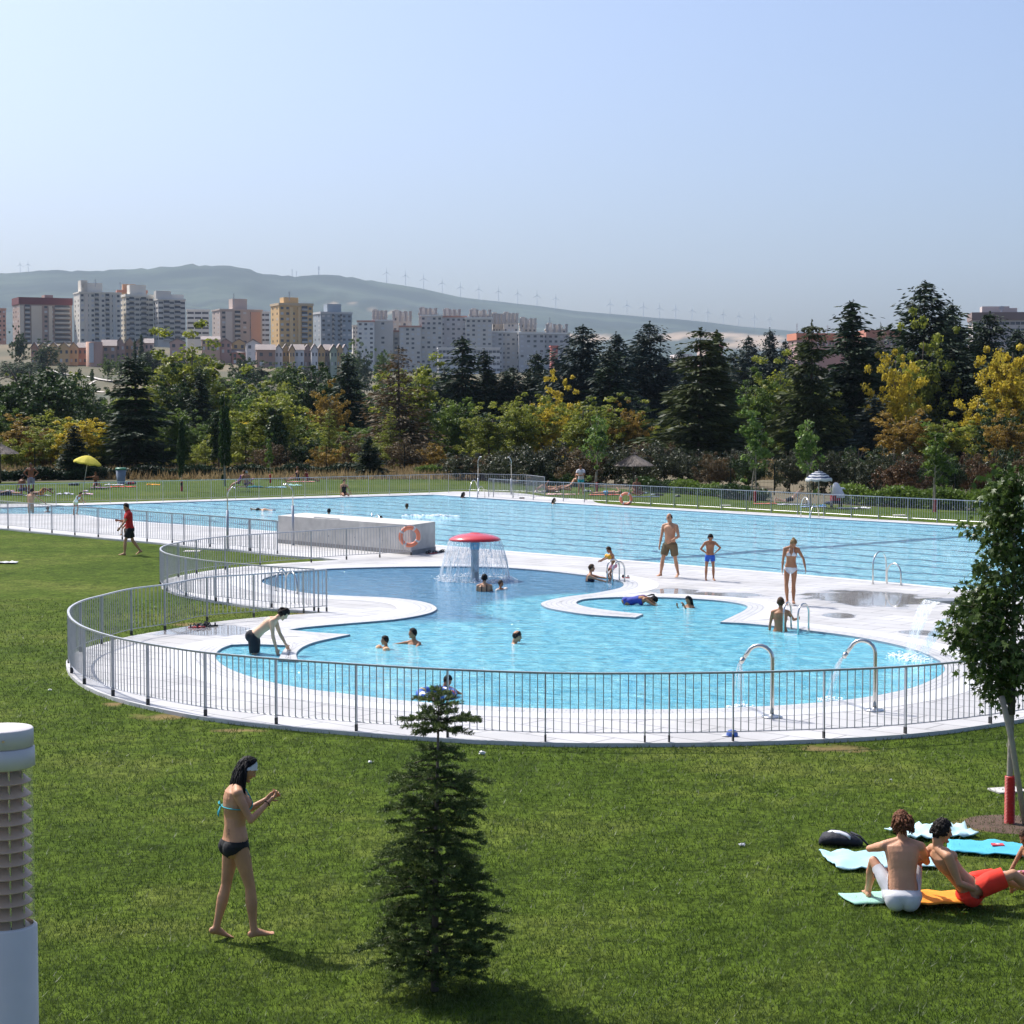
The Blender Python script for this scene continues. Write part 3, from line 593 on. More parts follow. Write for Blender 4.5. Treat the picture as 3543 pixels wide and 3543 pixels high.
    if band:   # projecting vertical bays
        for (f0, f1, bc) in band:
            MB().box(q(wfr*(f0+f1)/2, -.35, H/2-.4), (wfr*(f1-f0), .7, H-.8), M=Mx).build('projecting_bay', wmat(bc), root)
    return root
CRM = (.56, .50, .43); WHT = (.60, .575, .53); GRY = (.47, .455, .44)
apartment('brown and beige apartment block with a maroon roof band, leftmost in the city', 18, 232, 1052, 1185, 1150, (.36, .27, .24), 26, 20, 9, cap=4.2, capcol=(.16, .05, .06), roofrooms=((.6, 5, 2),), band=((.0, .08, CRM), (.22, .42, CRM), (.55, .62, CRM)), side=3, balc=((.10, .2), (.66, .96)))
apartment('pink brick block cut by the left edge of the picture', -60, 17, 1070, 1182, 1180, (.42, .28, .24), 20, 14, 4)
apartment('white tower block with a stepped roof room, tallest in the left city', 235, 408, 1013, 1185, 1140, WHT, 24, 18, 8, roofrooms=((.35, 12, 5.5), (.15, 4, 7)), side=2, band=((.12, .2, (.60, .55, .50)), (.8, .86, (.5, .5, .49))), balc=((.36, .46), (.62, .72)))
apartment('white block with an orange attic beside the tallest white tower', 400, 524, 1026, 1185, 1155, (.57, .55, .51), 24, 16, 6, 'bands', roofrooms=((.5, 10, 6),), cap=1.5, balc=((.12, .3), (.55, .75)))
apartment('orange attic block rising behind the white towers', 388, 505, 1012, 1100, 1200, (.50, .33, .20), 15, 14, 5, cap=1.6, capcol=(.45, .20, .14), roofrooms=((.4, 8, 4),))
apartment('off white block with wide glazed balconies and two small roof boxes', 518, 636, 1038, 1180, 1150, (.53, .52, .50), 22, 14, 5, 'bands', roofrooms=((.25, 9, 5), (.75, 8, 3)), balc=((.2, .42), (.6, .82)))
apartment('long low white block with ribbon windows', 634, 722, 1074, 1178, 1190, (.60, .60, .60), 10, 14, 3, 'bands', side=1)
apartment('grey pink tower block with a tall central core and aerial', 720, 900, 1073, 1190, 1140, (.42, .36, .34), 24, 18, 6, roofrooms=((.52, 9, 6.5),), band=((.12, .28, (.52, .48, .46)), (.72, .95, (.48, .30, .24))), balc=((.34, .48),))
apartment('white striped block half hidden behind the yellow tower', 890, 932, 1081, 1185, 1200, (.60, .60, .60), 10, 12, 2, 'bands', side=1)
apartment('ochre yellow tower block with dark balconies and a roof room', 926, 1078, 1056, 1188, 1120, (.55, .38, .19), 24, 17, 6, cap=1.4, capcol=(.50, .40, .28), roofrooms=((.42, 9, 3.6),), band=((.3, .4, (.62, .46, .26)), (.55, .62, (.6, .44, .25))), balc=((.66, .84),))
apartment('blue grey tower block beside the yellow one', 1076, 1214, 1085, 1182, 1160, (.27, .32, .38), 24, 15, 6, cap=1.2, capcol=(.45, .47, .5), roofrooms=((.5, 9, 5),), balc=((.36, .42), (.62, .68)))
apartment('small cream block at the left foot of the grey estate', 1212, 1240, 1128, 1215, 1300, (.58, .54, .50), 10, 10, 2, side=1)
GE = 'stepped grey blocks of the large housing estate'
gs = [(1237, 1290, 1114, 1290, 3, (.60, .60, .60), 'white windowed end block of the grey estate'), (1289, 1356, 1111, 1292, 1, GRY, 'blank walled block of the grey estate with no windows in front'),
      (1352, 1384, 1148, 1292, 1, GRY, 'narrow grey link with a sloping red roof edge'), (1382, 1452, 1132, 1292, 4, GRY, 'grey estate block under a thin red roof line'),
      (1455, 1526, 1094, 1292, 4, GRY, 'tall grey estate block, leftmost of the highest three'), (1523, 1610, 1098, 1292, 5, (.43, .42, .44), 'tall grey estate block, middle one of the highest three'),
      (1611, 1698, 1103, 1292, 5, GRY, 'tall grey estate block, rightmost of the highest three'), (1697, 1736, 1150, 1292, 2, (.40, .40, .42), 'low grey link right of the highest estate blocks'),
      (1733, 1797, 1151, 1292, 4, GRY, 'mid height grey estate block over the white annex'), (1795, 1880, 1155, 1292, 4, (.40, .40, .42), 'grey estate block with a row of dark windows'),
      (1876, 1966, 1156, 1292, 5, (.40, .40, .42), 'grey end block of the estate, rightmost')]
for i, (a0, a1, yt, yb, cc, col, lb) in enumerate(gs):
    apartment(lb, a0-2, a1+5, yt, yb, 1230+(i % 3)*5, col, 2, 12, cc, cap=1.0, capcol=(.42, .22, .18) if i in (0, 2, 3, 5) else (.62, .62, .62), group=GE, side=2 if i == 0 else 1)
gb = [(1286, 1338, 1085, 'rooftop flats behind the blank grey wall, with three chimneys'), (1356, 1424, 1087, 'rooftop flats with slim chimneys behind the red roof edge'), (1446, 1512, 1077, 'rooftop flats above the leftmost tall grey block'), (1532, 1592, 1081, 'rooftop flats above the middle tall grey block'),
      (1622, 1700, 1082, 'rooftop flats above the rightmost tall grey block'), (1702, 1742, 1096, 'cream rooftop flats in a gap of the grey estate'), (1740, 1792, 1094, 'terraced rooftop flats with dark balconies'), (1796, 1856, 1112, 'low rooftop flats stepping down to the right'), (1886, 1962, 1132, 'rooftop flats with an aerial on the end block')]
for i, (a0, a1, yt, lb) in enumerate(gb):
    r = apartment(lb, a0, a1, yt+9, 1165, 1262+(i % 2)*8, (.48, .45, .43), 3, 12, 4, cap=.8, group=GE, roofrooms=((.2, 3, 4), (.62, 5, 2.5)), side=1)
    rn = random.Random(i)
    for k in range(4):
        g = A(a0+(a1-a0)*(.08+.28*k+rn.random()*.06), yt+4, 1262); MB().lathe([(.9, -4), (.9, 2), (1.15, 2), (1.15, 2.8), (0, 2.8)], g, 8).build('chimney', wmat((.30, .29, .30)), r)
apartment('long low white annex in front of the grey estate', 1511, 1730, 1206, 1290, 1150, (.58, .57, .58), 4, 14, 16, 'bands', floors=4, side=1)
apartment('red fronted small block at the right foot of the grey estate', 1903, 1930, 1200, 1290, 1150, (.42, .12, .10), 4, 10, 1, side=1)
apartment('long terrace with red roofs behind the tall spruces', 2745, 3000, 1176, 1235, 620, (.38, .26, .25), 6, 12, 22, cap=2.2, capcol=(.50, .20, .13), floors=2, side=1, group='red roofed terraces on the right')
apartment('red roofed terrace with a pointed gable, further right', 2985, 3115, 1168, 1235, 600, (.40, .28, .27), 6, 12, 10, cap=2.4, capcol=(.46, .20, .15), floors=2, side=1, group='red roofed terraces on the right')
apartment('pale house top showing between two spruces', 2422, 2500, 1206, 1240, 700, (.50, .40, .38), 10, 12, 4, cap=1.6, capcol=(.40, .20, .18), floors=2, side=1, group='red roofed terraces on the right')
apartment('pale low wall of a shed behind the big drooping cedar', 2335, 2390, 1236, 1262, 500, (.58, .54, .56), 6, 10, 1, floors=1, side=1, group='red roofed terraces on the right')
apartment('brown flat roofed block with balconies at the top right', 3365, 3600, 1108, 1200, 640, (.46, .42, .42), -8, 16, 12, 'bands', cap=2.6, capcol=(.20, .15, .15), roofrooms=((.38, 9, 2.2), (.6, 5, 1.6)), floors=4, side=1)
# gabled row houses
def rowhouse(label, x0, x1, yt, yb, D, col, gable=True, win=2, rot=10, roof=None, wy=3):
    pl = A(x0, yb, D); pr = A(x1, yb, D); w = pr.x-pl.x; H = A(x0, yt, D).z-pl.z; e = H*.76; d = 9; b = -4
    a = R(rot); ux = Vector((math.cos(a), math.sin(a), 0)); uy = Vector((-math.sin(a), math.cos(a), 0)); q = lambda x, y, z: pl + ux*x + uy*y + Vector((0, 0, z))
    root = thing('row_house', label, 'house', q(w/2, d/2, 0), 'gabled row houses below the towers')
    if gable:
        v = [q(0, 0, b), q(w, 0, b), q(w, 0, e), q(w/2, 0, H-.3), q(0, 0, e)]; v2 = [p + uy*d for p in v]
        MB().add(v+v2, [(0, 1, 2, 3, 4), (9, 8, 7, 6, 5), (0, 4, 9, 5), (1, 6, 7, 2), (3, 8, 9, 4), (2, 7, 8, 3)]).build('wall', wmat(col), root)
        o = .4; rr = [q(-o, -o, e-.3), q(w/2, -o, H), q(w+o, -o, e-.3), q(-o, d+o, e-.3), q(w/2, d+o, H), q(w+o, d+o, e-.3)]
        up = Vector((0, 0, .3)); MB().add(rr+[p+up for p in rr], [(0, 3, 4, 1), (1, 4, 5, 2), (6, 7, 10, 9), (7, 8, 11, 10), (0, 1, 7, 6), (1, 2, 8, 7), (0, 6, 9, 3), (2, 5, 11, 8), (3, 9, 10, 4), (4, 10, 11, 5)]).build('roof', roof or M_GREYROOF, root)
    else:
        v = [q(0, 0, b), q(w, 0, b), q(w, 0, e), q(0, 0, e)]; v2 = [p + uy*d for p in v]
        MB().add(v+v2, [(0, 1, 2, 3), (7, 6, 5, 4), (0, 3, 7, 4), (1, 5, 6, 2), (3, 2, 6, 7)]).build('wall', wmat(col), root)
        o = .4; rr = [q(-o, -o, e), q(w+o, -o, e), q(w+o, d/2, H), q(-o, d/2, H), q(-o, d+o, e), q(w+o, d+o, e)]
        MB().add(rr, [(0, 1, 2, 3), (3, 2, 5, 4), (0, 3, 4), (1, 5, 2)]).build('roof', roof or M_GREYROOF, root)
    n = max(2, int(e/3))
    for f in range(n):
        for c in range(win):
            o = bpy.data.objects.new('window', win_mesh(min(1.4, w/win*.42), 1.5, (c+f) % 3 == 0)); COL.objects.link(o); o.parent = root
            o.location = q(w*(c+.5)/win, 0, e*(f+.5)/n)-origin(root); o.rotation_euler = (0, 0, a)
    return root
YL = (.50, .36, .20); BR = (.33, .22, .18); RD = (.38, .22, .17); GN = (.30, .36, .30); PB = (.50, .54, .60); PK = (.46, .33, .30); WH = (.58, .58, .60)
D1 = 870
k = 0
for (x0, x1, yt, yb, c, g, lb) in [(108, 130, 1184, 1262, RD, 1, 'red brick gable at the left end of the near terrace'), (130, 168, 1184, 1262, YL, 1, 'yellow gabled house with a white panel in the near terrace'), (168, 202, 1184, 1262, (.52, .40, .22), 1, 'yellow timbered gable house, second in the near terrace'), (202, 240, 1184, 1262, YL, 1, 'yellow gabled house with wide windows in the near terrace'),
        (240, 270, 1184, 1262, (.50, .37, .22), 1, 'narrow yellow gable left of the brick tower'), (270, 302, 1184, 1262, RD, 0, 'brick house adjoining the round tower'), (354, 402, 1174, 1268, BR, 0, 'brown house right of the round brick tower'), (402, 432, 1168, 1266, (.36, .26, .24), 1, 'brown gabled house with grey windows'),
        (432, 466, 1168, 1262, (.40, .28, .20), 1, 'tan gable beside the dark cypress'), (466, 500, 1170, 1250, BR, 1, 'small brown gable between two cypresses'), (500, 530, 1170, 1240, PK, 0, 'pink house with chimney over the poplar'),
        (588, 640, 1170, 1230, PK, 1, 'pink gable just above the yellow green poplar'), (698, 760, 1162, 1215, (.44, .30, .24), 0, 'low hipped house with an orange roof over the poplar'), (762, 800, 1172, 1225, (.36, .24, .22), 1, 'dark pink gable right of the hipped roof'),
        (804, 850, 1172, 1235, YL, 1, 'orange gable with a white side'), (852, 900, 1174, 1235, WH, 1, 'white gable beside the orange one'), (802, 888, 1206, 1262, (.34, .17, .14), 0, 'long low red brick house under the two gables')]:
    rowhouse(lb, x0, x1, yt, yb, D1+(k % 3)*4, c, g, 2 if x1-x0 < 60 else 4); k += 1
xs = [888, 952, 978, 1002, 1020, 1052, 1078, 1100, 1124, 1144, 1166, 1186, 1204]; cs = [BR, WH, YL, (.48, .34, .2), PB, (.35, .26, .24), WH, (.50, .35, .2), (.33, .28, .30), GN, YL, PB]
nm = ['brown end house with a tall white window panel', 'narrow pale gabled house next to the brown end house', 'yellow narrow gabled house, first of two', 'darker yellow narrow gabled house, second of two', 'pale blue narrow house', 'grey brown gabled house between two pale ones', 'white gabled house with blue trim', 'orange gabled house in the middle of the coloured row', 'mauve house of the coloured row', 'pale green gabled house', 'yellow gabled house near the right end of the coloured row', 'pale blue house at the right end of the coloured row']
for i in range(12): rowhouse(nm[i]+', far coloured terrace', xs[i], xs[i+1], 1190+(i % 2)*2, 1274, 830+(i % 3)*3, cs[i], i % 4 != 0, 2, roof=M_GREYROOF)
# round brick tower
g = A(327, 1268, 868); t = thing('round_tower', 'round brick stair tower with a glass strip among the row houses', 'tower', g, None)
H = A(327, 1183, 868).z-g.z; MB().lathe([(3.7, -5), (3.7, H), (0, H)], g, 20).build('wall', wmat((.42, .26, .20)), t, True); MB().box(g+Vector((-.5, -3.7, H*.55)), (2, .5, H*.8)).build('window', M_BLIND, t)
# white path and low wall on the dry slope
M_PATH = mat('pale_path', (.55, .50, .45), .9)
def slope_pt(x, y):
    d = ray(x, y)
    for D in np.arange(380, 1000, 1.5):
        p = Vector((d.x, d.y, d.z))*(D/d.y) + Vector((0, 0, CAMH))
        zz = TZF(p.x, p.y) + math.sin(p.x*.021+p.y*.013)*1.2 + math.sin(p.x*.05+1)*.6
        if p.z <= zz: return Vector((p.x, p.y, zz+.25))
    return Vector((d.x, d.y, d.z))*(700/d.y) + Vector((0, 0, CAMH))
def path_strip(pts, w):
    q = [slope_pt(*p) for p in pts]; mb = MB()
    for i, p in enumerate(q):
        mb.v += [tuple(p+Vector((0, -w, .0))), tuple(p+Vector((0, w, .25)))]
        if i: k = 2*i; mb.f.append((k-2, k-1, k+1, k))
    return mb
tag(path_strip([(186, 1284), (215, 1296), (270, 1302), (320, 1308), (350, 1316), (388, 1321)], 4).build('path', M_PATH), kind='structure')
tag(path_strip([(270, 1352), (300, 1338), (330, 1320)], 2.5).build('path', M_PATH), kind='structure')
tag(path_strip([(225, 1357), (300, 1356), (360, 1360)], 1.8).build('path', M_PATH), kind='structure')
# wind turbines on the ridge
M_TURB = mat('turbine_white', (.80, .80, .80), .5)
def turbine():
    root = thing('wind_turbine', '', 'wind turbine', (0, 0, 0), 'wind turbines along the ridge')
    MB().tube([(0, 0, -2), (0, 0, 42)], [1.2, .7], 8).build('tower', M_TURB, root, local=True)
    nc = MB().box((0, .8, 42.8), (2.6, 6, 2.6)).build('nacelle', M_TURB, root, local=True)
    for k in range(3):
        a = 2*math.pi*k/3; d = Vector((math.sin(a), 0, math.cos(a))); s = Vector((d.z, 0, -d.x)); c = Vector((0, -3, 42.8)); pr = [(0, .55), (3, 1.3), (12, .9), (23, .25)]
        mb = MB(); vs = []
        for (l, w) in pr:
            for sg, yy in ((-1, -.15), (1, -.15), (1, .15), (-1, .15)): vs.append(c + d*l + s*w*sg*.5*1.3 + Vector((0, yy, 0)))
        mb.add(vs, [(4*i+j, 4*i+(j+1) % 4, 4*i+4+(j+1) % 4, 4*i+4+j) for i in range(3) for j in range(4)] + [(0, 1, 2, 3)[::-1], (12, 13, 14, 15)]).build('blade', M_TURB, root, local=True)
    return root
TX = [70, 98, 1338, 1403, 1466, 1530, 1593, 1657, 1725, 1791, 1858, 1923, 2111, 2169, 2226, 2281, 2337, 2394, 2449, 2502, 2556, 2610, 2664]
tb = turbine(); ords = ['first', 'second', 'third', 'fourth', 'fifth', 'sixth', 'seventh', 'eighth', 'ninth', 'tenth']
for i, x in enumerate(TX):
    o = tb if i == 0 else copy_tree(tb); y = float(np.interp(x, [c[0] for c in CR], [c[1] for c in CR])); o.location = A(x, y, HD-10)
    for ch in o.children:
        pass
    sc = 1.0 if i > 1 else .8; o.scale = (sc, sc, sc)
    lab = ('white wind turbine at the far left end of the ridge', 'second white wind turbine on the far left of the ridge')[i] if i < 2 else \
        f'white wind turbine on the falling ridge above the grey estate, {ords[i-2]} from its left' if i < 12 else f'small white wind turbine on the low right ridge, {ords[i-12]} of that row' if i < 22 else 'last small wind turbine where the ridge meets the spruces'
    tag(o, lab)
def mast(label, x, yb, yt, D, r=.5):
    g = A(x, yb, D); h = A(x, yt, D).z-g.z; root = thing('mast', label, 'aerial', g, 'masts and aerials on the skyline')
    MB().tube([g, g+Vector((0, 0, h))], [r, r*.5], 6).build('pole', M_GALV, root); m = MB()
    for k in range(3): m.box(g+Vector((0, 0, h*(.6+.15*k))), (r*6, r, r*.8))
    m.build('crossbar', M_GALV, root)
for a in [('tall lattice mast on the ridge saddle', 1103, 950, 921, HD-10, 1.6), ('thin mast left of the tall one on the ridge', 1011, 957, 930, HD-10, 1.0), ('short mast on the ridge beside the thin one', 1026, 957, 938, HD-10, .9), ('thin pole far right on the ridge beside the spruce', 2757, 1147, 1120, HD-10, 1.),
          ('aerial over the grey pink tower', 809, 1054, 1014, 1140, .25), ('aerial on the yellow tower roof', 1001, 1040, 1008, 1120, .25), ('aerial on the end block of the grey estate', 1902, 1125, 1097, 1240, .25), ('aerial on the white tower roof', 330, 992, 966, 1140, .2), ('aerial near the orange attic', 416, 1000, 975, 1190, .2), ('thick aerial on the brown block at the top right', 3465, 1087, 1058, 640, .3),
          ('thin aerial above the red terrace by the left spruce', 2757, 1168, 1118, 640, .12), ('thin aerial above the red terrace between the spruces', 2863, 1165, 1125, 640, .12)]: mast(*a)
# ================================================================== trees
M_BARK = mat('bark_brown', (.085, .065, .05), .9, var=.3, scale=4, bump=.6, bscale=14)
M_BARKL = mat('bark_pale', (.28, .25, .20), .9, var=.25, scale=6, bump=.5, bscale=20)
L_DK = leafmat('spruce_dark', (.007, .017, .008), (.034, .062, .024), .5, .10, .6)
L_BL = leafmat('cedar_blue_green', (.010, .022, .018), (.045, .07, .055), .5, .12, .6)
L_OL = leafmat('conifer_olive', (.022, .034, .008), (.075, .095, .026), .4, .2, .6)
L_GR = leafmat('leaf_green', (.045, .085, .014), (.15, .22, .035), .5, .4, .5)
L_DG = leafmat('leaf_dark_green', (.014, .032, .009), (.055, .095, .024), .5, .3, .5)
L_YG = leafmat('leaf_yellow_green', (.09, .13, .018), (.32, .34, .05), .45, .45, .5)
L_YE = leafmat('leaf_autumn_yellow', (.30, .24, .02), (.68, .54, .06), .6, .45, .5)
L_OR = leafmat('leaf_autumn_orange', (.13, .085, .014), (.38, .25, .045), .5, .4, .5)
L_BR = leafmat('leaf_brown_twigs', (.05, .038, .018), (.15, .10, .045), .6, .25, .6)
L_RD = leafmat('leaf_russet', (.055, .030, .016), (.15, .085, .038), .7, .3, .5)
L_BG = leafmat('leaf_bright_green', (.06, .12, .02), (.19, .28, .065), .9, .5, .4)
L_OV = leafmat('shrub_olive_dark', (.018, .024, .010), (.075, .085, .04), .9, .25, .4)
def quads(C, U, V):
    """leaf quads (slightly pointed) from centres and half-axis vectors"""
    v = np.stack([C-U, C-V*.9+U*.1, C+U, C+V*.9+U*.1], 1).reshape(-1, 3); return v, np.arange(len(v)).reshape(-1, 4)
def unit(a): return a/(np.linalg.norm(a, axis=-1, keepdims=True)+1e-9)
def conifer_mesh(seed, lv=34, nb=7, Rw=.22, droop=.25, up=.12, base=.06, leaf=.022, per=7, irregular=.25, samples=13, taper=.85, flat_=.5):
    """height-1 conifer crown, radius Rw"""
    r = np.random.default_rng(seed); Cs = []; Us = []; Vs = []
    for i in range(lv):
        t = (i+r.random()*.6)/lv; z = base+(1-base-.01)*t; L0 = Rw*(1-t)**taper*(1+.50*(r.random()-.55))+.008
        if t < .12: L0 *= .75+2*t
        ph = r.random()*6.28
        for b in range(max(3, int(nb*(1.15-.5*t)))):
            a = r.random()*2*np.pi; L = L0*(1+.22*np.sin(a*2+seed+t*5)); l = L*(1-irregular*1.6*r.random()**1.5); m = max(3, int(samples*l/Rw+2)); s = (np.arange(m)+r.random(m)*.7)/m
            d = np.array([np.cos(a), np.sin(a)]); sw = np.array([-d[1], d[0]])
            z0 = z + l*(up*s*1.6 - droop*s**1.6) + l*.22*np.maximum(s-.75, 0)*2
            for k in range(per):
                off = r.normal(0, 1, m)*(.028+.20*l*(1-s*.85)); P = np.stack([d[0]*l*s+sw[0]*off, d[1]*l*s+sw[1]*off, z0+r.normal(0, .0045, m)-abs(off)*.25-(r.random(m)*.022 if k % 2 else 0)*(.5+flat_)], 1)
                dirn = np.stack([np.full(m, d[0])+sw[0]*off*9, np.full(m, d[1])+sw[1]*off*9, -.35-.9*r.random(m)*(k % 2)+.25*r.random(m)], 1); dirn = unit(dirn)
                side = unit(np.cross(dirn, r.normal(0, 1, (m, 3)))); sz = 1.25*leaf*(.6+.8*r.random(m))*(.65+.5*(1-t))
                Cs.append(P); Us.append(dirn*sz[:, None]); Vs.append(side*(sz*.38)[:, None])
    m = 40; s = r.random(m)*.06; P = np.stack([r.normal(0, .003, m), r.normal(0, .003, m), 1-s], 1); dn = unit(r.normal(0, 1, (m, 3))+[0, 0, 1.5]); Cs.append(P); Us.append(dn*leaf*.5); Vs.append(unit(np.cross(dn, r.normal(0, 1, (m, 3))))*leaf*.2)
    return quads(np.concatenate(Cs), np.concatenate(Us), np.concatenate(Vs))
def limbs_mesh(seed, h=1., r0=.018, fork=.3, n=9, spread=.28, lean=.0):
    r = random.Random(seed); mb = MB(); top = Vector((lean, 0, h*.92)); pts = [Vector((0, 0, 0))]
    for i in range(1, 7): t = i/6; pts.append(Vector((lean*t+r.uniform(-.008, .008), r.uniform(-.008, .008), h*.92*t)))
    mb.tube(pts, [r0*(1-.8*i/6) for i in range(7)], 7); tips = []
    for i in range(n):
        t = fork+(1-fork)*.8*i/n; k = Vector((lean*t, 0, h*.92*t)); a = i*2.4+r.random(); L = spread*(1-.6*(t-fork)); d = Vector((math.cos(a), math.sin(a), .8)).normalized()
        p1 = k+d*L*.5; p2 = k+d*L+Vector((0, 0, L*.3)); mb.tube([k, p1, p2], [r0*.42*(1.1-t), r0*.25, r0*.1], 5); tips += [p1, p2]
        for j in range(2):
            e = Vector((r.uniform(-1, 1), r.uniform(-1, 1), r.uniform(.2, 1))).normalized()*L*.5; mb.tube([p1, p1+e], [r0*.16, r0*.06], 4); tips.append(p1+e)
    return mb
def broad_mesh(seed, nclump=70, per=90, Rx=.34, Rz=.42, zc=.58, leaf=.013, shape='round', ragged=.35, cl=.085):
    r = np.random.default_rng(seed); c = []; nclump = int(nclump*1.25)
    while len(c) < nclump:
        p = r.normal(0, 1, 3); p /= np.linalg.norm(p); q = r.random()**.45; x = p*q*np.array([Rx, Rx, Rz])*(1+ragged*(r.random()-.5)*2)
        if shape == 'column': x[:2] *= 1.0-.35*abs(x[2])/Rz
        if shape == 'up': x[:2] *= .55+.45*(x[2]/Rz+1)/2+.2
        if shape == 'dome' and x[2] < -.3*Rz: continue
        c.append(x+[0, 0, zc])
    c = np.array(c); sz = cl*(.55+.75*r.random(nclump)); N = nclump*per; ci = np.repeat(np.arange(nclump), per)
    d = unit(r.normal(0, 1, (N, 3))); rad = r.random(N)**.5; P = c[ci]+d*(rad*sz[ci])[:, None]*np.array([1, 1, .72])
    nrm = unit(d+r.normal(0, .8, (N, 3))+[0, 0, .5]); U = unit(np.cross(nrm, r.normal(0, 1, (N, 3)))); V = np.cross(nrm, U); s = 1.35*leaf*(.6+.8*r.random(N))
    return quads(P, U*s[:, None], V*(s*.7)[:, None])
PROTO = {}
def proto(name, fn, trunk):
    v, f = fn; PROTO[name] = (np_mesh('crown', v, f), trunk)
def trunk_me(mb):
    me = bpy.data.meshes.new('trunk'); me.from_pydata(mb.v, [], mb.f); me.shade_smooth(); return me
TR_C = trunk_me(MB().tube([(0, 0, -.02), (0, 0, .5), (0, 0, .97)], [.014, .009, .001], 7))
for k in range(3): proto(f'spruce{k}', conifer_mesh(10+k, 30, 6, .20+.02*k, .34, .12, .05, .016, 9, .42, 15), TR_C)
for k in range(2): proto(f'droop{k}', conifer_mesh(20+k, 19, 6, .27, .30, .16, .05, .017, 11, .5, 18, .62, .9), TR_C)
for k in range(3): proto(f'cedar{k}', conifer_mesh(30+k, 34, 8, .25+.03*k, .06, .34, .04, .014, 8, .42, 16, .72, .2), TR_C)
proto('slim0', conifer_mesh(40, 30, 6, .12, .2, .1, .03, .022, 6, .3, 8, .8), TR_C)
proto('larch0', conifer_mesh(44, 26, 6, .30, .12, .12, .12, .012, 5, .5, 15, .75, .2), TR_C)
for k in range(4): proto(f'broad{k}', broad_mesh(50+k, 120+14*k, 60, .36, .42, .57, .011, 'round', .5, .062), trunk_me(limbs_mesh(k)))
for k in range(2): proto(f'upright{k}', broad_mesh(60+k, 110, 55, .24, .46, .53, .011, 'up', .55, .055), trunk_me(limbs_mesh(10+k, spread=.2)))
proto('column0', broad_mesh(66, 70, 90, .15, .47, .52, .014, 'column', .3, .065), trunk_me(limbs_mesh(12, spread=.12)))
proto('dome0', broad_mesh(70, 85, 110, .56, .36, .56, .014, 'dome', .2, .12), trunk_me(limbs_mesh(13, r0=.03, spread=.4)))
for k in range(3): proto(f'bush{k}', broad_mesh(80+k, 84, 66, .62, .46, .46, .018, 'round', .45, .12), trunk_me(limbs_mesh(20+k, fork=.08, spread=.5, r0=.02)))
for k in range(2): proto(f'sapling{k}', broad_mesh(90+k, 34, 34, .17, .36, .62, .014, 'round', .5, .06), trunk_me(limbs_mesh(30+k, r0=.009, fork=.35, spread=.18)))
SZ = {'spruce': .21, 'droop': .27, 'cedar': .27, 'slim': .12, 'larch': .3, 'broad': .44, 'upright': .3, 'column': .2, 'dome': .62, 'bush': .72, 'sapling': .2}
USEDL = {}
def tree(label, kind, x, yt, D, wpx, lm, rot=None, bark=M_BARK, group='trees beyond the lawn', name='tree', cat='tree', lean=0.):
    """x, yt: photo column and row of the top, D: metres away, wpx: width of the crown in the photo"""
    g = A(x, yt, D); zb = TZF(g.x, g.y); h = g.z-zb; s = (1.6 if kind[:5] in ('spruc', 'cedar') and D > 145 else 1.3)*wpx/F*D/2/(SZ[kind.rstrip('0123456789')])
    root = thing(name, label, cat, (g.x, g.y, zb), group)
    root.scale = (s, s, h); root.rotation_euler = (0, R(lean), (x*1.7+yt*.9) % 6.28 if rot is None else rot)
    cm, tm = PROTO[kind]
    for nm, me, mt in (('crown', cm, lm), ('trunk', tm, bark)):
        if not me.materials: me.materials.append(mt)
        o = bpy.data.objects.new(nm, me); COL.objects.link(o); o.parent = root; o.material_slots[0].link = 'OBJECT'; o.material_slots[0].material = mt
    return root
q = 1.834
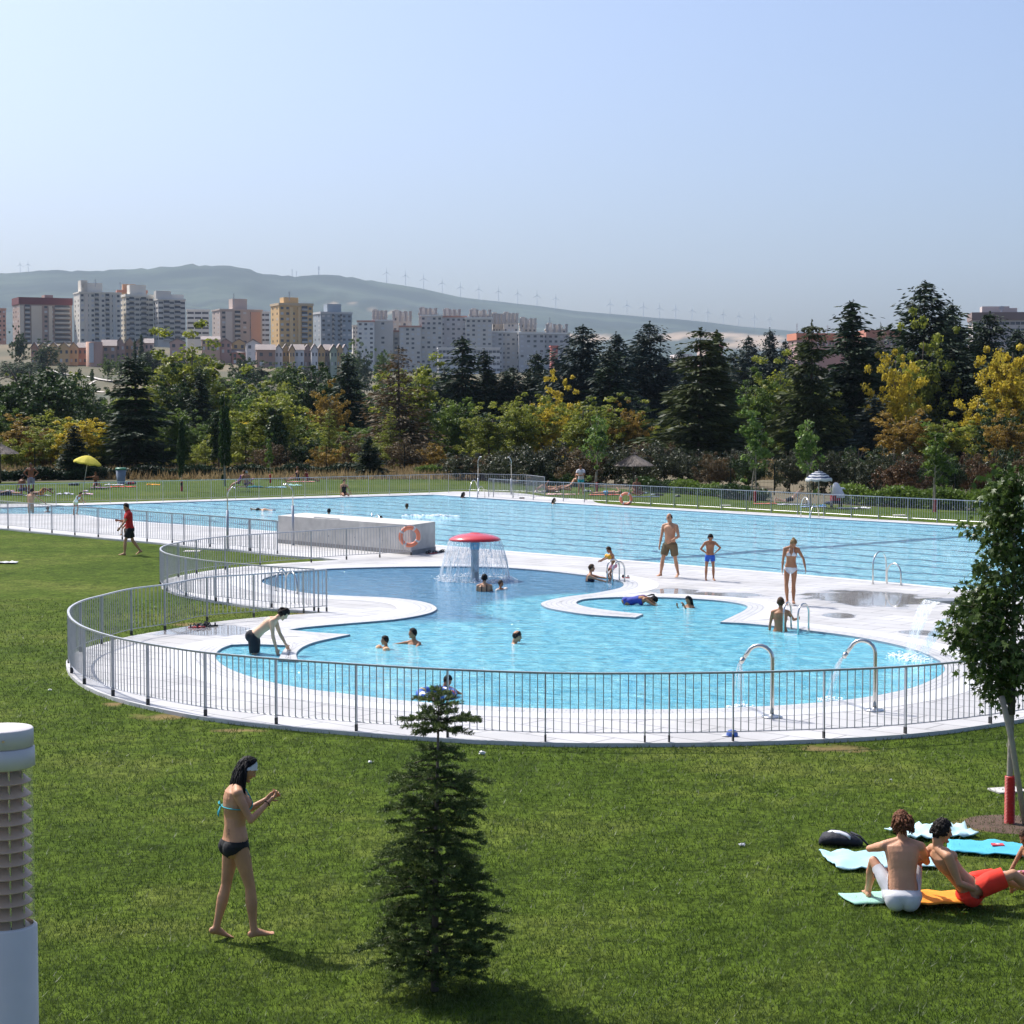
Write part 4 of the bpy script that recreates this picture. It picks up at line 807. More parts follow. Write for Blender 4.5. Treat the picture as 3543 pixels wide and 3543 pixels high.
T1 = [  # label, kind, x, ytop, D, width  (1932 px columns)
 ('big dark spruce with ragged drooping limbs on the left below the white towers', 'droop0', 255, 667, 150, 165, L_DK),
 ('narrow dark spruce tip standing in front of the yellow green poplar', 'spruce0', 376, 698, 190, 62, L_DK),
 ('broad rounded dark stone pine at the left edge', 'dome0', 55, 685, 185, 190, L_DG),
 ('large yellow green poplar, tallest broadleaf left of the coloured houses', 'broad0', 362, 641, 215, 190, L_YG),
 ('lower green shoulder of the large poplar, a second broadleaf behind it', 'broad2', 300, 690, 220, 120, L_GR),
 ('slender dark spruce in front of the grey estate\'s left end', 'spruce1', 656, 664, 200, 82, L_DK),
 ('dark round oak left of the slender spruce', 'broad1', 588, 688, 205, 120, L_DG),
 ('brownish larch with a thin bare top in the middle', 'larch0', 752, 652, 165, 185, L_BR),
 ('yellow green tree filled in behind the brownish larch', 'upright0', 785, 685, 175, 110, L_YG),
 ('russet tree left of the slender dark spruce', 'broad3', 620, 735, 185, 70, L_OR),
 ('dark spruce with a double tip in front of the grey estate', 'spruce2', 872, 633, 210, 100, L_DK),
 ('shorter dark spruce right of the double tipped one', 'spruce0', 913, 657, 212, 80, L_DK),
 ('small blue tip between the larch and the double tipped spruce', 'spruce1', 838, 690, 215, 60, L_BL),
 ('dark spruce under the right part of the grey estate', 'cedar0', 1012, 662, 215, 84, L_DK),
 ('small dark spruce left of the estate end block', 'cedar1', 968, 690, 214, 90, L_DK),
 ('wide dark cedar just right of the grey estate', 'cedar2', 1100, 611, 205, 130, L_BL),
 ('bushy dark cedar between two wider ones in the centre', 'cedar0', 1162, 625, 203, 100, L_BL),
 ('wide dark cedar with three tips in the centre right', 'cedar1', 1226, 606, 206, 140, L_BL),
 ('dark spruce in front of the centre cedars', 'spruce2', 1150, 655, 180, 100, L_DK),
 ('huge flat topped cedar with drooping layered limbs in the centre right', 'droop1', 1322, 618, 150, 205, L_OL),
 ('second stem of the flat topped cedar, leaning to the right', 'slim0', 1352, 622, 152, 70, L_OL),
 ('bluish cedar in the back row right of the huge cedar', 'cedar2', 1412, 632, 225, 80, L_BL),
 ('bluish pointed cedar, second in the back row right of the huge cedar', 'cedar0', 1452, 618, 226, 70, L_BL),
 ('bluish small cedar before the red terrace', 'cedar1', 1482, 640, 228, 60, L_BL),
 ('tall olive spruce with two horns at the top, left of the red terrace', 'droop0', 1532, 603, 150, 150, L_OL),
 ('tall dark spruce with wide upswept limbs in front of the red terrace', 'spruce1', 1608, 565, 155, 150, L_DK),
 ('tallest cedar with feathery tips on the right', 'cedar2', 1745, 528, 175, 170, L_DK),
 ('thin cedar tip right of the tallest cedar', 'cedar0', 1797, 566, 178, 90, L_DK),
 ('small dark cedar between the tallest cedar and its right neighbour', 'cedar1', 1776, 590, 180, 80, L_DK),
 ('drooping dark cedar under the brown block at the right', 'cedar1', 1868, 588, 170, 140, L_DK),
 ('dark rounded cedar at the right edge', 'cedar0', 1922, 615, 185, 100, L_DK),
 ('massive dark cedar mass below the tallest cedar', 'cedar0', 1795, 640, 160, 190, L_DK),
 ('bright yellow green tree climbing through the tallest cedar', 'upright1', 1742, 622, 158, 85, L_YG),
 ('golden orange tree left of the tallest cedar', 'broad1', 1690, 665, 150, 100, L_YE),
 ('bright yellow autumn tree at the right edge', 'broad2', 1912, 645, 155, 120, L_YE),
 ('olive pale tree between the dark spruce and the golden tree', 'larch0', 1662, 608, 185, 90, L_OL),
 ('yellow green bushy tree left of the horned spruce', 'broad0', 1472, 690, 170, 130, L_YG),
 ('green broadleaf in front of the back row cedars', 'broad3', 1425, 715, 165, 110, L_GR),
 ('golden small tree below the centre cedars', 'upright1', 1055, 722, 170, 62, L_YE),
 ('yellow green tree left of the golden small tree', 'broad1', 1000, 745, 165, 110, L_YG),
 ('green tree with bright leaves right of the larch', 'broad2', 862, 748, 165, 90, L_GR),
 ('yellow green tree between larch and dark spruce', 'broad0', 922, 775, 160, 110, L_YG),
 ('large yellow green maple in the left middle', 'broad3', 505, 738, 160, 150, L_YG),
 ('green column tree standing in the left middle maple', 'column0', 520, 755, 152, 40, L_DG),
 ('dark slim column tree right of the big left spruce', 'column0', 412, 762, 150, 36, L_DG),
 ('slim green poplar beside the big left spruce', 'column0', 338, 770, 151, 46, L_GR),
 ('light green tree behind the slim poplars', 'broad1', 455, 790, 162, 90, L_GR),
 ('yellow leaved tree at the left behind the yellow parasol', 'broad2', 145, 785, 150, 95, L_YE),
 ('yellow green bush tree by the standing man', 'broad1', 95, 805, 152, 90, L_YG),
 ('orange tinted bush tree at the far left', 'broad0', 30, 795, 155, 110, L_OR),
 ('small dark fir behind the yellow parasol', 'spruce2', 140, 800, 133, 66, L_DK),
 ('small dark fir behind the far fence in the middle', 'spruce0', 696, 822, 136, 62, L_DK),
 ('russet orange tree under the centre cedars', 'broad3', 1185, 770, 160, 70, L_OR),
 ('pale yellow tree in front of the dark centre spruce', 'upright0', 1100, 760, 155, 80, L_YG),
 ('orange brown tree at the right above the maroon shrub', 'broad1', 1710, 775, 140, 120, L_OR),
 ('yellow green tree right of the orange brown one', 'broad2', 1780, 790, 138, 120, L_YG),
 ('orange crown behind the maple at the right edge', 'broad0', 1905, 790, 135, 100, L_OR),
 ('bluish small spruce among the shrubs on the right', 'spruce1', 1738, 770, 142, 66, L_BL),
 ('dark bluish small spruce left of the orange brown tree', 'spruce2', 1650, 745, 148, 90, L_BL),
 ('yellow tree between the two tall spruces on the right', 'broad0', 1570, 760, 152, 100, L_YG),
 ('green tree behind the big cedar\'s right side', 'broad2', 1385, 765, 158, 90, L_GR),
 ('yellow tipped upright tree at the right in front of the dark cedars', 'upright0', 1845, 745, 145, 70, L_YE),
 ('dark shrub tree at the right edge below the yellow tree', 'broad3', 1880, 770, 142, 100, L_DG),
]
for (lb, kd, x, yt, D, w, lm) in T1: tree(lb, kd, x*q, yt*q, D, w*q, lm)
# filler trees: every remaining gap of the belt, described by what stands nearest
MARK = [(-200, 'beyond the left edge of the picture'), (40, 'near the thatched parasol at the left edge'), (150, 'behind the yellow parasol'), (228, 'behind the grey litter bin'), (300, 'left of the slim poplars'), (415, 'behind the sapling with a pale bag'), (455, 'behind the woman in a deck chair'), (560, 'behind the two seated women'), (650, 'behind the woman seated on the pool edge'),
        (700, 'around the small dark fir in the middle'), (760, 'under the brownish larch'), (850, 'left of the twin showers'), (930, 'behind the twin showers'), (1010, 'behind the far corner gate'), (1060, 'behind the row of sunbathers'), (1130, 'behind the sapling by the sunbathers'), (1195, 'behind the thatched parasol on the right'), (1260, 'right of the thatched parasol'),
        (1330, 'under the huge cedar'), (1430, 'behind the middle sapling'), (1485, 'by the dry grass patch on the right'), (1545, 'behind the striped parasol'), (1600, 'behind the white pushchair'), (1660, 'under the dark bluish spruce'), (1765, 'behind the leaning red sleeved sapling'), (1830, 'left of the big maple'), (1900, 'hidden behind the big maple'), (2300, 'beyond the right edge')]
def mark(x):
    return min(MARK, key=lambda m: abs(m[0]-x))[1]
KN = {'spruce': 'spruce', 'cedar': 'cedar', 'broad': 'broadleaf tree', 'upright': 'upright tree', 'bush': 'bush', 'column': 'column shaped tree', 'larch': 'thin tree'}
CN = {L_DK: 'dark', L_BL: 'bluish', L_OL: 'olive', L_GR: 'green', L_DG: 'dark green', L_YG: 'yellow green', L_YE: 'golden', L_OR: 'orange', L_BR: 'brownish', L_RD: 'russet', L_BG: 'bright green', L_OV: 'dark olive'}
def uniq(lb):
    i = USEDL.get(lb, 0); USEDL[lb] = i+1
    return lb if i == 0 else ['', 'second ', 'third ', 'fourth ', 'fifth ', 'sixth ', 'seventh '][min(i, 6)] + lb
def filler(x, yt, D, w, kind, lm, noun, where, group):
    b = kind.rstrip('0123456789')
    tree(uniq(f'{CN[lm]} {noun} {KN[b]} {mark(x)}'), kind, x*q, yt*q, D, w*q, lm, group=group, name='bush' if b == 'bush' else 'tree', cat='bush' if b == 'bush' else 'tree')
rf = random.Random(9)
x = -60
while x < 2010:                # back row
    top = float(np.interp(x, [-60, 120, 200, 300, 440, 520, 600, 700, 800, 950, 1050, 1300, 1400, 1500, 1650, 1800, 2000], [735, 770, 750, 700, 735, 745, 720, 740, 712, 700, 672, 655, 665, 672, 668, 640, 650])) + rf.uniform(-6, 22)
    dk = rf.random(); kd, lm = (('spruce%d' % rf.randrange(3), L_DK) if dk < .45 else ('cedar%d' % rf.randrange(3), L_BL)) if x > 790 else (('broad%d' % rf.randrange(4), L_DG if dk < .4 else L_GR if dk < .75 else L_YG))
    filler(x, top, rf.uniform(205, 240), rf.uniform(75, 115), kd, lm, 'back row', '', 'back row of the tree belt'); x += rf.uniform(30, 46) if x > 790 else rf.uniform(42, 62)
x = -60
while x < 2010:                # middle row
    top = float(np.interp(x, [-60, 120, 200, 300, 450, 600, 720, 900, 1100, 1300, 1500, 1700, 2000], [770, 790, 800, 780, 790, 775, 790, 780, 775, 765, 755, 745, 740])) + rf.uniform(-22, 26)
    dk = rf.random(); lm = L_YG if dk < .34 else L_GR if dk < .66 else L_DG if dk < .84 else L_YE if dk < .89 else L_OR if dk < .95 else L_BR
    filler(x, top, rf.uniform(160, 185), rf.uniform(62, 95), rf.choice(['broad0', 'broad1', 'broad2', 'broad3', 'upright0', 'upright1', 'larch0']), lm, 'middle row', 'growing', 'middle row of the tree belt'); x += rf.uniform(34, 50)
for (x0_, x1_, st_, y0_, y1_) in ((-40, 190, 34, 735, 705), (400, 700, 30, 722, 716), (720, 1000, 30, 735, 712)):   # woodland between the belt and the houses
    x = x0_
    while x < x1_:
        dk = rf.random(); filler(x, (y0_+y1_)/2+rf.uniform(-12, 26), rf.uniform(300, 430), rf.uniform(52, 84), 'broad%d' % rf.randrange(4), L_DG if dk < .5 else L_GR if dk < .85 else L_YG, 'distant woodland', '', 'distant woodland trees below the houses'); x += st_*rf.uniform(.8, 1.2)
x = -70
while x < 2010:                # front shrubs
    left = x < 860; y0 = float(np.interp(x, [-60, 860, 1000, 1300, 1560, 1700, 2000], [822, 838, 835, 838, 848, 845, 845])) + rf.uniform(-14, 12)
    if left:
        dk = rf.random(); filler(x, y0-4, rf.uniform(150, 158), rf.uniform(58, 88), 'bush%d' % rf.randrange(3), L_YG if dk < .38 else L_OR if dk < .5 else L_BR if dk < .62 else L_GR if dk < .85 else L_DG, 'low', 'in the dry field', 'bushes at the edge of the lawn'); x += rf.uniform(42, 60)
    else:
        if 1432 < x < 1490 or 1500 < x < 1548: x += 20; continue
        dk = rf.random(); D = float(np.interp(x, [860, 1000, 1300, 1560, 1700, 2000], [132, 122, 117, 108, 102, 96]))+rf.uniform(0, 7)
        filler(x, y0+6, D, rf.uniform(62, 90), 'bush%d' % rf.randrange(3), L_OV if dk < .6 else L_DG if dk < .8 else L_RD if (dk < .88 and x > 1500) else L_BR, 'dense', 'standing', 'bushes at the edge of the lawn'); x += rf.uniform(26, 38)
tree('rounded maroon leaved shrub right of the pushchair', 'bush1', 1700*q, 858*q, 99, 88*q, L_RD, group='bushes at the edge of the lawn', name='bush', cat='bush')
# low hedge and juniper shrubs along the lawn's edge
def leafbox(label, pts, h, w, lm, name, cat, n, leaf=.05, group=None):
    g = [G(*p) for p in pts]; r = np.random.default_rng(int(pts[0][0]) % 977); L = np.cumsum([0]+[(g[i+1]-g[i]).length for i in range(len(g)-1)]); s = r.random(n)*L[-1]
    x = np.interp(s, L, [p.x for p in g]); y = np.interp(s, L, [p.y for p in g]); bump = h*(.8+.2*np.sin(s*1.7)+.08*r.normal(0, 1, n))
    P = np.stack([x+r.normal(0, .2, n), y+(r.random(n)-.5)*w, r.random(n)**.6*bump], 1); d = unit(r.normal(0, 1, (n, 3))); U = unit(np.cross(d, r.normal(0, 1, (n, 3)))); V = np.cross(d, U); sz = leaf*(.6+.8*r.random(n))
    root = thing(name, label, cat, g[len(g)//2], group); v, f = quads(P-np.array(g[len(g)//2]), U*sz[:, None], V*(sz*.7)[:, None]); link_mesh('foliage', np_mesh('foliage', v, f), lm, root)
    return root
leafbox('low clipped dark hedge along the foot of the left wire fence', [(-300, 1668), (0, 1663), (899, 1650), (1240, 1646)], .85, 1.2, L_DK, 'hedge', 'hedge', 42000, .09)
jr = [(1450, 1648, 1640, 1648, 'long low juniper left of the far corner'), (1640, 1652, 1760, 1668, 'low juniper behind the twin showers'), (1850, 1672, 2010, 1684, 'low green juniper behind the sunbathers'), (2200, 1694, 2330, 1703, 'low juniper right of the thatched parasol'), (2340, 1706, 2480, 1716, 'bright low juniper left of the middle sapling'), (2500, 1724, 2640, 1732, 'dark ground shrub right of the middle sapling'),
      (2900, 1740, 3060, 1750, 'bright green juniper right of the pushchair'), (3070, 1750, 3200, 1757, 'bright green juniper in the right middle'), (3210, 1759, 3330, 1764, 'long juniper at the leaning sapling'), (3350, 1766, 3620, 1776, 'juniper nearest the big maple')]
for i, (a, b, c, d, lb) in enumerate(jr): leafbox(lb, [(a, b), (c, d)], .75 if i < 6 else .95, 1.6, L_GR if i in (4, 6, 7, 8, 9, 0) else L_DG, 'juniper', 'shrub', 6500, .07, 'juniper shrubs along the lawn')
# dry grass standing in the field beyond the fence: nobody could count it
n = 60000; r = np.random.default_rng(8); y = 132+r.random(n)**1.5*80; x = (r.random(n)*2-1)*y*.31; kp = ~((x > 5) & (x < 14) & (y < 140)); x, y = x[kp], y[kp]; n = len(x)
hh = .25+.55*r.random(n)**2; a = r.random(n)*6.28; w = .05; P = np.stack([x, y, TZN(x, y)], 1); e = np.stack([np.cos(a)*w, np.sin(a)*w, np.zeros(n)], 1); t = P+np.stack([r.normal(0, .2, n), r.normal(0, .2, n), hh], 1)
v = np.stack([P-e, P+e, t], 1).reshape(-1, 3); tag(link_mesh('dry_grass', np_mesh('dry_grass', v, np.arange(len(v)).reshape(-1, 3)), leafmat('dry_grass', (.20, .14, .06), (.42, .31, .16), .4, .3, .8)), kind='stuff')
# far bushes and cypresses on the slope under the houses
FB = [(60, 1085, 150, 1188, 800, 'dark bluish pine mass under the maroon roofed block', 'broad0', L_DG, 105), (0, 0, 60, 1262, 700, 'dark pine grove left of the white path', 'broad3', L_DG, 130), (0, 0, 700, 1215, 720, 'green tree below the hipped roof house', 'broad0', L_GR, 100), (0, 0, 640, 1225, 690, 'dark tree behind the poplar top', 'broad1', L_DG, 110), (0, 0, 1010, 1276, 640, 'round tree under the middle of the coloured terrace', 'broad2', L_DG, 90), (0, 0, 860, 1258, 660, 'round dark tree under the brown end house', 'broad3', L_DG, 90), (0, 0, 25, 1250, 790, 'dark pine at the left edge below the brick block', 'broad1', L_DG, 90), (0, 0, 100, 1250, 760, 'round dark tree left of the near terrace', 'broad2', L_DG, 80), (0, 0, 142, 1222, 780, 'small cypress before the near terrace', 'slim0', L_DG, 30), (0, 0, 65, 1145, 820, 'tall pine top beside the near terrace', 'broad3', L_DG, 55),
      (0, 0, 488, 1155, 790, 'dark cypress among the brown gables', 'slim0', L_DG, 22), (0, 0, 466, 1175, 788, 'smaller cypress left of the tall one', 'slim0', L_DG, 18), (0, 0, 215, 1255, 740, 'round shrub under the terrace wall', 'broad1', L_DG, 38), (0, 0, 274, 1272, 700, 'small round shrub beside the white path', 'broad2', L_DG, 18), (0, 0, 318, 1270, 690, 'slim green shrub by the white path', 'column0', L_GR, 14),
      (0, 0, 372, 1236, 720, 'pale green bush at the foot of the brick tower', 'broad3', L_GR, 44), (0, 0, 420, 1240, 715, 'pale green bush left of the gables', 'broad0', L_GR, 60), (0, 0, 312, 1330, 560, 'round green bush in the dry slope', 'broad1', L_GR, 40), (0, 0, 520, 1205, 700, 'dark green mass behind the left shoulder of the poplar', 'broad2', L_DG, 110),
      (0, 0, 840, 1225, 640, 'bluish tree right of the big poplar', 'broad1', L_DG, 80), (0, 0, 900, 1262, 600, 'bluish woodland tree under the coloured terrace', 'broad0', L_DG, 130), (0, 0, 985, 1266, 590, 'green woodland tree under the yellow houses', 'broad3', L_GR, 120), (0, 0, 1070, 1268, 600, 'dark woodland tree under the coloured terrace right end', 'broad2', L_DG, 130), (0, 0, 780, 1300, 560, 'pale woodland tree behind the maple', 'broad2', L_GR, 130), (0, 0, 870, 1345, 480, 'greyish willow behind the left middle maple', 'broad1', L_GR, 150), (0, 0, 960, 1330, 470, 'dark tree right of the greyish willow', 'broad3', L_DG, 140),
      (0, 0, 1228, 1200, 800, 'light green tree at the foot of the estate', 'broad0', L_GR, 90), (0, 0, 1260, 1212, 790, 'dark tree beside the light green one at the estate', 'broad1', L_DG, 60), (0, 0, 1318, 1203, 700, 'pale green round tree before the blank grey wall', 'broad2', L_GR, 70), (0, 0, 1180, 1290, 640, 'dark tree under the estate end', 'broad3', L_DG, 120), (0, 0, 1400, 1285, 640, 'grey green tree before the estate base', 'broad1', L_DG, 120), (0, 0, 1500, 1280, 650, 'dark hedge tree before the white annex', 'broad0', L_DG, 120)]
for (_, _, x, yt, D, lb, kd, lm, w) in FB: tree(lb, kd, x, yt, D, w, lm, group='trees on the slope below the houses')
# ================================================================== pool furniture
M_CONC = mat('concrete', (.50, .48, .45), .85, var=.16, scale=2.2, bump=.3, bscale=30)
M_CONCD = mat('concrete_base', (.28, .27, .26), .9, var=.15)
M_WATERF = None
def falling_mat(nm='falling_water', lo=.16, hi=.95):
    m = bpy.data.materials.new(nm); m.use_nodes = True; nt = m.node_tree; p = nt.nodes['Principled BSDF']; out = nt.nodes['Material Output']
    p.inputs['Base Color'].default_value = (.85, .9, .95, 1); p.inputs['Roughness'].default_value = .12
    g = _n(nt, 'ShaderNodeNewGeometry'); mp = _n(nt, 'ShaderNodeMapping'); mp.inputs['Scale'].default_value = (9, 9, 1.6); nt.links.new(g.outputs['Position'], mp.inputs[0])
    n = _n(nt, 'ShaderNodeTexNoise'); n.inputs['Scale'].default_value = 2.2; n.inputs['Detail'].default_value = 6; n.inputs['Distortion'].default_value = .8; nt.links.new(mp.outputs[0], n.inputs[0])
    r = _n(nt, 'ShaderNodeMapRange'); r.inputs['From Min'].default_value = .46; r.inputs['From Max'].default_value = .70; r.inputs['To Min'].default_value = lo; r.inputs['To Max'].default_value = hi; nt.links.new(n.outputs[0], r.inputs[0])
    t = _n(nt, 'ShaderNodeBsdfTransparent'); mx = _n(nt, 'ShaderNodeMixShader'); nt.links.new(r.outputs[0], mx.inputs[0]); nt.links.new(t.outputs[0], mx.inputs[1]); nt.links.new(p.outputs[0], mx.inputs[2]); nt.links.new(mx.outputs[0], out.inputs[0])
    b = _n(nt, 'ShaderNodeBump'); b.inputs['Strength'].default_value = .8; b.inputs['Distance'].default_value = .02; nt.links.new(n.outputs[0], b.inputs['Height']); nt.links.new(b.outputs[0], p.inputs['Normal'])
    return m
M_FALL = falling_mat(); M_SHEET = falling_mat('water_sheet', .12, .6); M_FOAM = mat('foam', (.85, .88, .90), .4, var=.05)
def foam(c, rx, ry, n, seed, h=.03, s=.02):
    r = random.Random(seed); mb = MB()
    for i in range(n):
        a = r.random()*6.28; q = r.random()**.6; k = s*r.uniform(.35, 1.3)
        mb.ell((c[0]+rx*q*math.cos(a), c[1]+ry*q*math.sin(a), .02+r.random()**3*h), (k*1.6, k*1.3, k*.5), 6, 4)
    return mb
# concrete wall by the lap pool
b0 = G(963, 1879, .06); b1 = G(1422, 1920, .06); b2 = G(1506, 1905, .06); u = (b1-b0).normalized(); v = (b2-b1); v.z = 0
tl = v.length; vn = v.normalized(); Hw = .98
root = thing('concrete_wall', 'long pale concrete block wall between the lap pool and the fence gates', 'wall', (b0+b1)/2)
def wallbox(z0, z1, grow):
    a = b0-u*grow-vn*grow; b = b1+u*grow-vn*grow*0-vn*grow*0; c = b1+v*1.0+u*grow+vn*grow; d = b0+v+vn*grow
    q = [Vector((p.x, p.y, z0)) for p in (b0-vn*grow, b1+u*grow-vn*grow, b1+v+u*grow, b0+v)]; t = [p+Vector((0, 0, z1-z0)) for p in q]
    return MB().add(q+t, [(3, 2, 1, 0), (4, 5, 6, 7), (0, 1, 5, 4), (1, 2, 6, 5), (2, 3, 7, 6), (3, 0, 4, 7)])
wb = wallbox(.20, .06+Hw, 0).build('wall', M_CONC, root); wallbox(.06, .20, .03).build('plinth', M_CONCD, root)
for (f, z) in ((.2, .4), (.4, .4), (.6, .42), (.8, .4), (.93, .38)):
    p = b0.lerp(b1, f)-vn*.004; MB().tube([p+Vector((0, 0, z)), p+Vector((0, 0, z))+vn*-.006], .025, 8).build('form_hole', M_CONCD, root)
# ladders
def ladder(label, loops, h):
    g0 = G(*loops[0][0], .06); root = thing('pool_ladder', label, 'ladder', g0, 'steel ladders at the pool edges')
    for (a, b), hh in zip(loops, h):
        p = G(*a, .06); q = G(*b, .06); d = q-p; L = d.length; r = L/2; pts = [p, p+Vector((0, 0, (hh-r)*.5)), p+Vector((0, 0, hh-r))]
        for k in range(1, 12): t = math.pi*k/12; pts.append(p+d*(1-math.cos(t))/2+Vector((0, 0, hh-r+r*math.sin(t))))
        pts += [q+Vector((0, 0, hh-r)), q+Vector((0, 0, -.3))]
        hr = MB().tube(pts, .021, 8).build('handrail', M_STEEL, root, True); MB().lathe([(.05, 0), (.05, .012), (0, .014)], p, 12).build('floor_flange', M_STEEL, hr)
    q1 = G(*loops[0][1], .06); q2 = G(*loops[1][1], .06)
    for z in (-.05, -.25): MB().tube([q1+Vector((0, 0, z)), q2+Vector((0, 0, z))], .02, 6).build('rung', M_STEEL, root)
ladder('steel ladder the woman with the neck tie holds, near the right basin', [((2737,2177),(2711,2184)), ((2798,2183),(2761,2189))], (.60, .60))
ladder('tall steel ladder on the lap pool\'s near edge, right side', [((3020,2021),(3066,2015)), ((3117,2026),(3069,2020))], (.86, .58))
ladder('steel ladder on the far right edge of the lap pool before the striped parasol', [((2771,1788),(2801,1793)), ((2833,1789),(2804,1794))], (.90, .60))
ladder('steel ladder at the far corner of the lap pool beside the twin showers', [((1653,1720),(1625,1724)), ((1678,1721),(1651,1725))], (.95, .62))
ladder('steel ladder with the child in orange armbands on it', [((2143,2009),(2101,2012)), ((2161,2014),(2119,2018))], (.60, .58))
ladder('steel ladder at the left end of the upper basin behind the fences', [((955,2046),(991,2036)), ((1028,2055),(988,2046))], (.55, .55))
ladder('steel ladder loop rising behind the concrete wall', [((1287,1872),(1287,1868)), ((1320,1876),(1292,1868))], (1.0, .95))
# showers
def shower(label, px, py, H, hx, thick=.42):
    g = G(px, py, .06); root = thing('outdoor_shower', label, 'shower', g, 'bent pipe showers on the deck')
    MB().tube([g, g+Vector((0, 0, H*thick))], .045, 10).build('lower_column', M_GALV, root, True)
    s = 1 if hx > 0 else -1; e = g+Vector((0, 0, H-.28)); pts = [g+Vector((0, 0, H*thick)), e, e+Vector((s*.06, 0, .13)), e+Vector((s*abs(hx)*.7, -.02, .26)), e+Vector((s*abs(hx), -.03, .24))]
    MB().tube(pts, .02, 8).build('riser_pipe', M_STEEL, root, True); MB().tube([pts[-1]+Vector((0, 0, .01)), pts[-1]+Vector((s*.02, 0, -.05))], [.02, .055], 12).build('shower_head', M_STEEL, root, True)
    MB().lathe([(.09, 0), (.09, .012), (0, .013)], g, 14).build('base_plate', M_STEEL, root)
shower('bent steel shower on the deck left of the gate, head to the right', 788, 1900, 2.14, .24, .62)
shower('bent steel shower in front of the concrete wall, head to the left', 1014, 1887, 2.18, -.28, .64)
shower('slim far shower at the pool corner, left of the pair', 1654, 1709, 2.15, .16)
shower('slim far shower at the pool corner, right of the pair', 1769, 1711, 2.15, -.16)
# mushroom fountain
g = G(1643, 2006, .02); fr = thing('mushroom_fountain', 'red capped mushroom fountain pouring a curtain of water in the upper basin', 'fountain', g)
MB().lathe([(.115, -.1), (.115, .93)], g, 24).build('column', mat('fountain_column', (.40, .42, .42), .4, .3, var=.2, scale=5), fr, True)
MB().lathe([(.13, .86), (.135, .9), (.145, 1.1)], g, 24).build('collar', mat('collar_blue', (.10, .42, .66), .4), fr, True)
MB().lathe([(0, 1.09), (.60, 1.09), (.70, 1.10), (.735, 1.125), (.73, 1.15), (.66, 1.20), (.52, 1.255), (.35, 1.295), (.16, 1.315), (.14, 1.33), (0, 1.335)], g, 48).build('cap', mat('glossy_red', (.55, .022, .03), .18, coat=.25, var=.05), fr, True)
n = 72; vs = []; fs = []; rr = random.Random(3); prof = [(.735, 1.115), (.78, 1.0), (.84, .8), (.90, .55), (.945, .3), (.97, .08), (.98, .0)]
for i, (r0, z) in enumerate(prof):
    for k in range(n): a = 2*math.pi*k/n; w = 1+math.sin(a*7+i)*.012+rr.uniform(-.012, .012)*i; vs.append((g.x+r0*w*math.cos(a), g.y+r0*w*math.sin(a), .02+z))
for i in range(len(prof)-1):
    for k in range(n):
        l = (k+1) % n
        if i > 2 and rr.random() < .10*(i-1): continue
        fs.append((i*n+k, i*n+l, (i+1)*n+l, (i+1)*n+k))
MB().add(vs, fs).build('water_curtain', M_SHEET, fr, True)
dr = MB()
for k in range(64):
    a = rr.random()*6.28; pts = []
    for j in range(9): t = j/8; z = 1.1*(1-t); r0 = float(np.interp(z, [0, .3, .8, 1.12], [.99, .95, .84, .74])); a2 = a+math.sin(j*1.3+k)*.02; pts.append((g.x+r0*math.cos(a2), g.y+r0*math.sin(a2), .02+z))
    s = rr.randrange(0, 4); dr.tube(pts[s:], [.0025+.003*rr.random() for _ in pts[s:]], 4)
dr.build('water_streams', M_FOAM, fr, True)
sp = MB()
for i in range(620):
    a = rr.random()*6.28; r0 = .98+rr.gauss(0, .09); k = .008+.016*rr.random(); sp.ell((g.x+r0*math.cos(a), g.y+r0*math.sin(a), .02+rr.random()**3*.12), (k*1.5, k*1.5, k*.7), 5, 3)
sp.build('splash_foam', M_FOAM, fr)['kind'] = 'stuff'
# swan-neck jets
def jet(label, bx, by, tip):
    g = G(bx, by, .0665); root = thing('water_jet', label, 'water jet', g, 'swan neck water jets at the front of the play pool')
    d = Vector((-.95, .30, 0)).normalized(); H = 1.10; r = .2; pts = [g, g+Vector((0, 0, .3)), g+Vector((0, 0, .6)), g+Vector((0, 0, H-r))]
    for k in range(1, 9): t = math.radians(155)*k/8; pts.append(g+d*(r-r*math.cos(t))+Vector((0, 0, H-r+r*math.sin(t))))
    e = pts[-1]; tg = (pts[-1]-pts[-2]).normalized(); pts.append(e+tg*.12); MB().tube(pts, .032, 14).build('pipe', M_STEEL, root, True)
    nz = pts[-1]; MB().tube([nz-tg*.01, nz+tg*.08], [.036, .04], 14).build('nozzle', M_STEEL, root, True); MB().lathe([(.16, 0), (.16, .012), (.14, .022), (.05, .03), (.034, .05)], g, 28).build('base_flange', M_STEEL, root, True)
    rr = random.Random(bx); nz = nz+tg*.08; end = G(*tip, .02); vh = Vector((end.x-nz.x, end.y-nz.y, 0)); T = 1; hz = nz.z-.02; mb = MB()
    v0 = hz*.35
    for k in range(13):
        o = Vector((rr.gauss(0, 1), rr.gauss(0, 1), 0)); q = []
        for j in range(12): t = j/11; q.append(nz+vh*t+Vector((0, 0, -v0*t-(hz-v0)*t*t))+o*(.009+.045*t)+Vector((rr.gauss(0, .006), 0, 0))*t)
        mb.tube(q, [.011*(1-.55*j/11)*rr.uniform(.6, 1.1) for j in range(12)], 5)
    mb.build('water_stream', M_FALL, root, True); foam(end, .22, .16, 110, bx, .06, .016).build('splash_foam', M_FOAM, root)['kind'] = 'stuff'
jet('left swan neck water jet standing on the front coping', 2671, 2481, (2560, 2448)); jet('right swan neck water jet standing on the front coping', 3026, 2458, (2872, 2424))
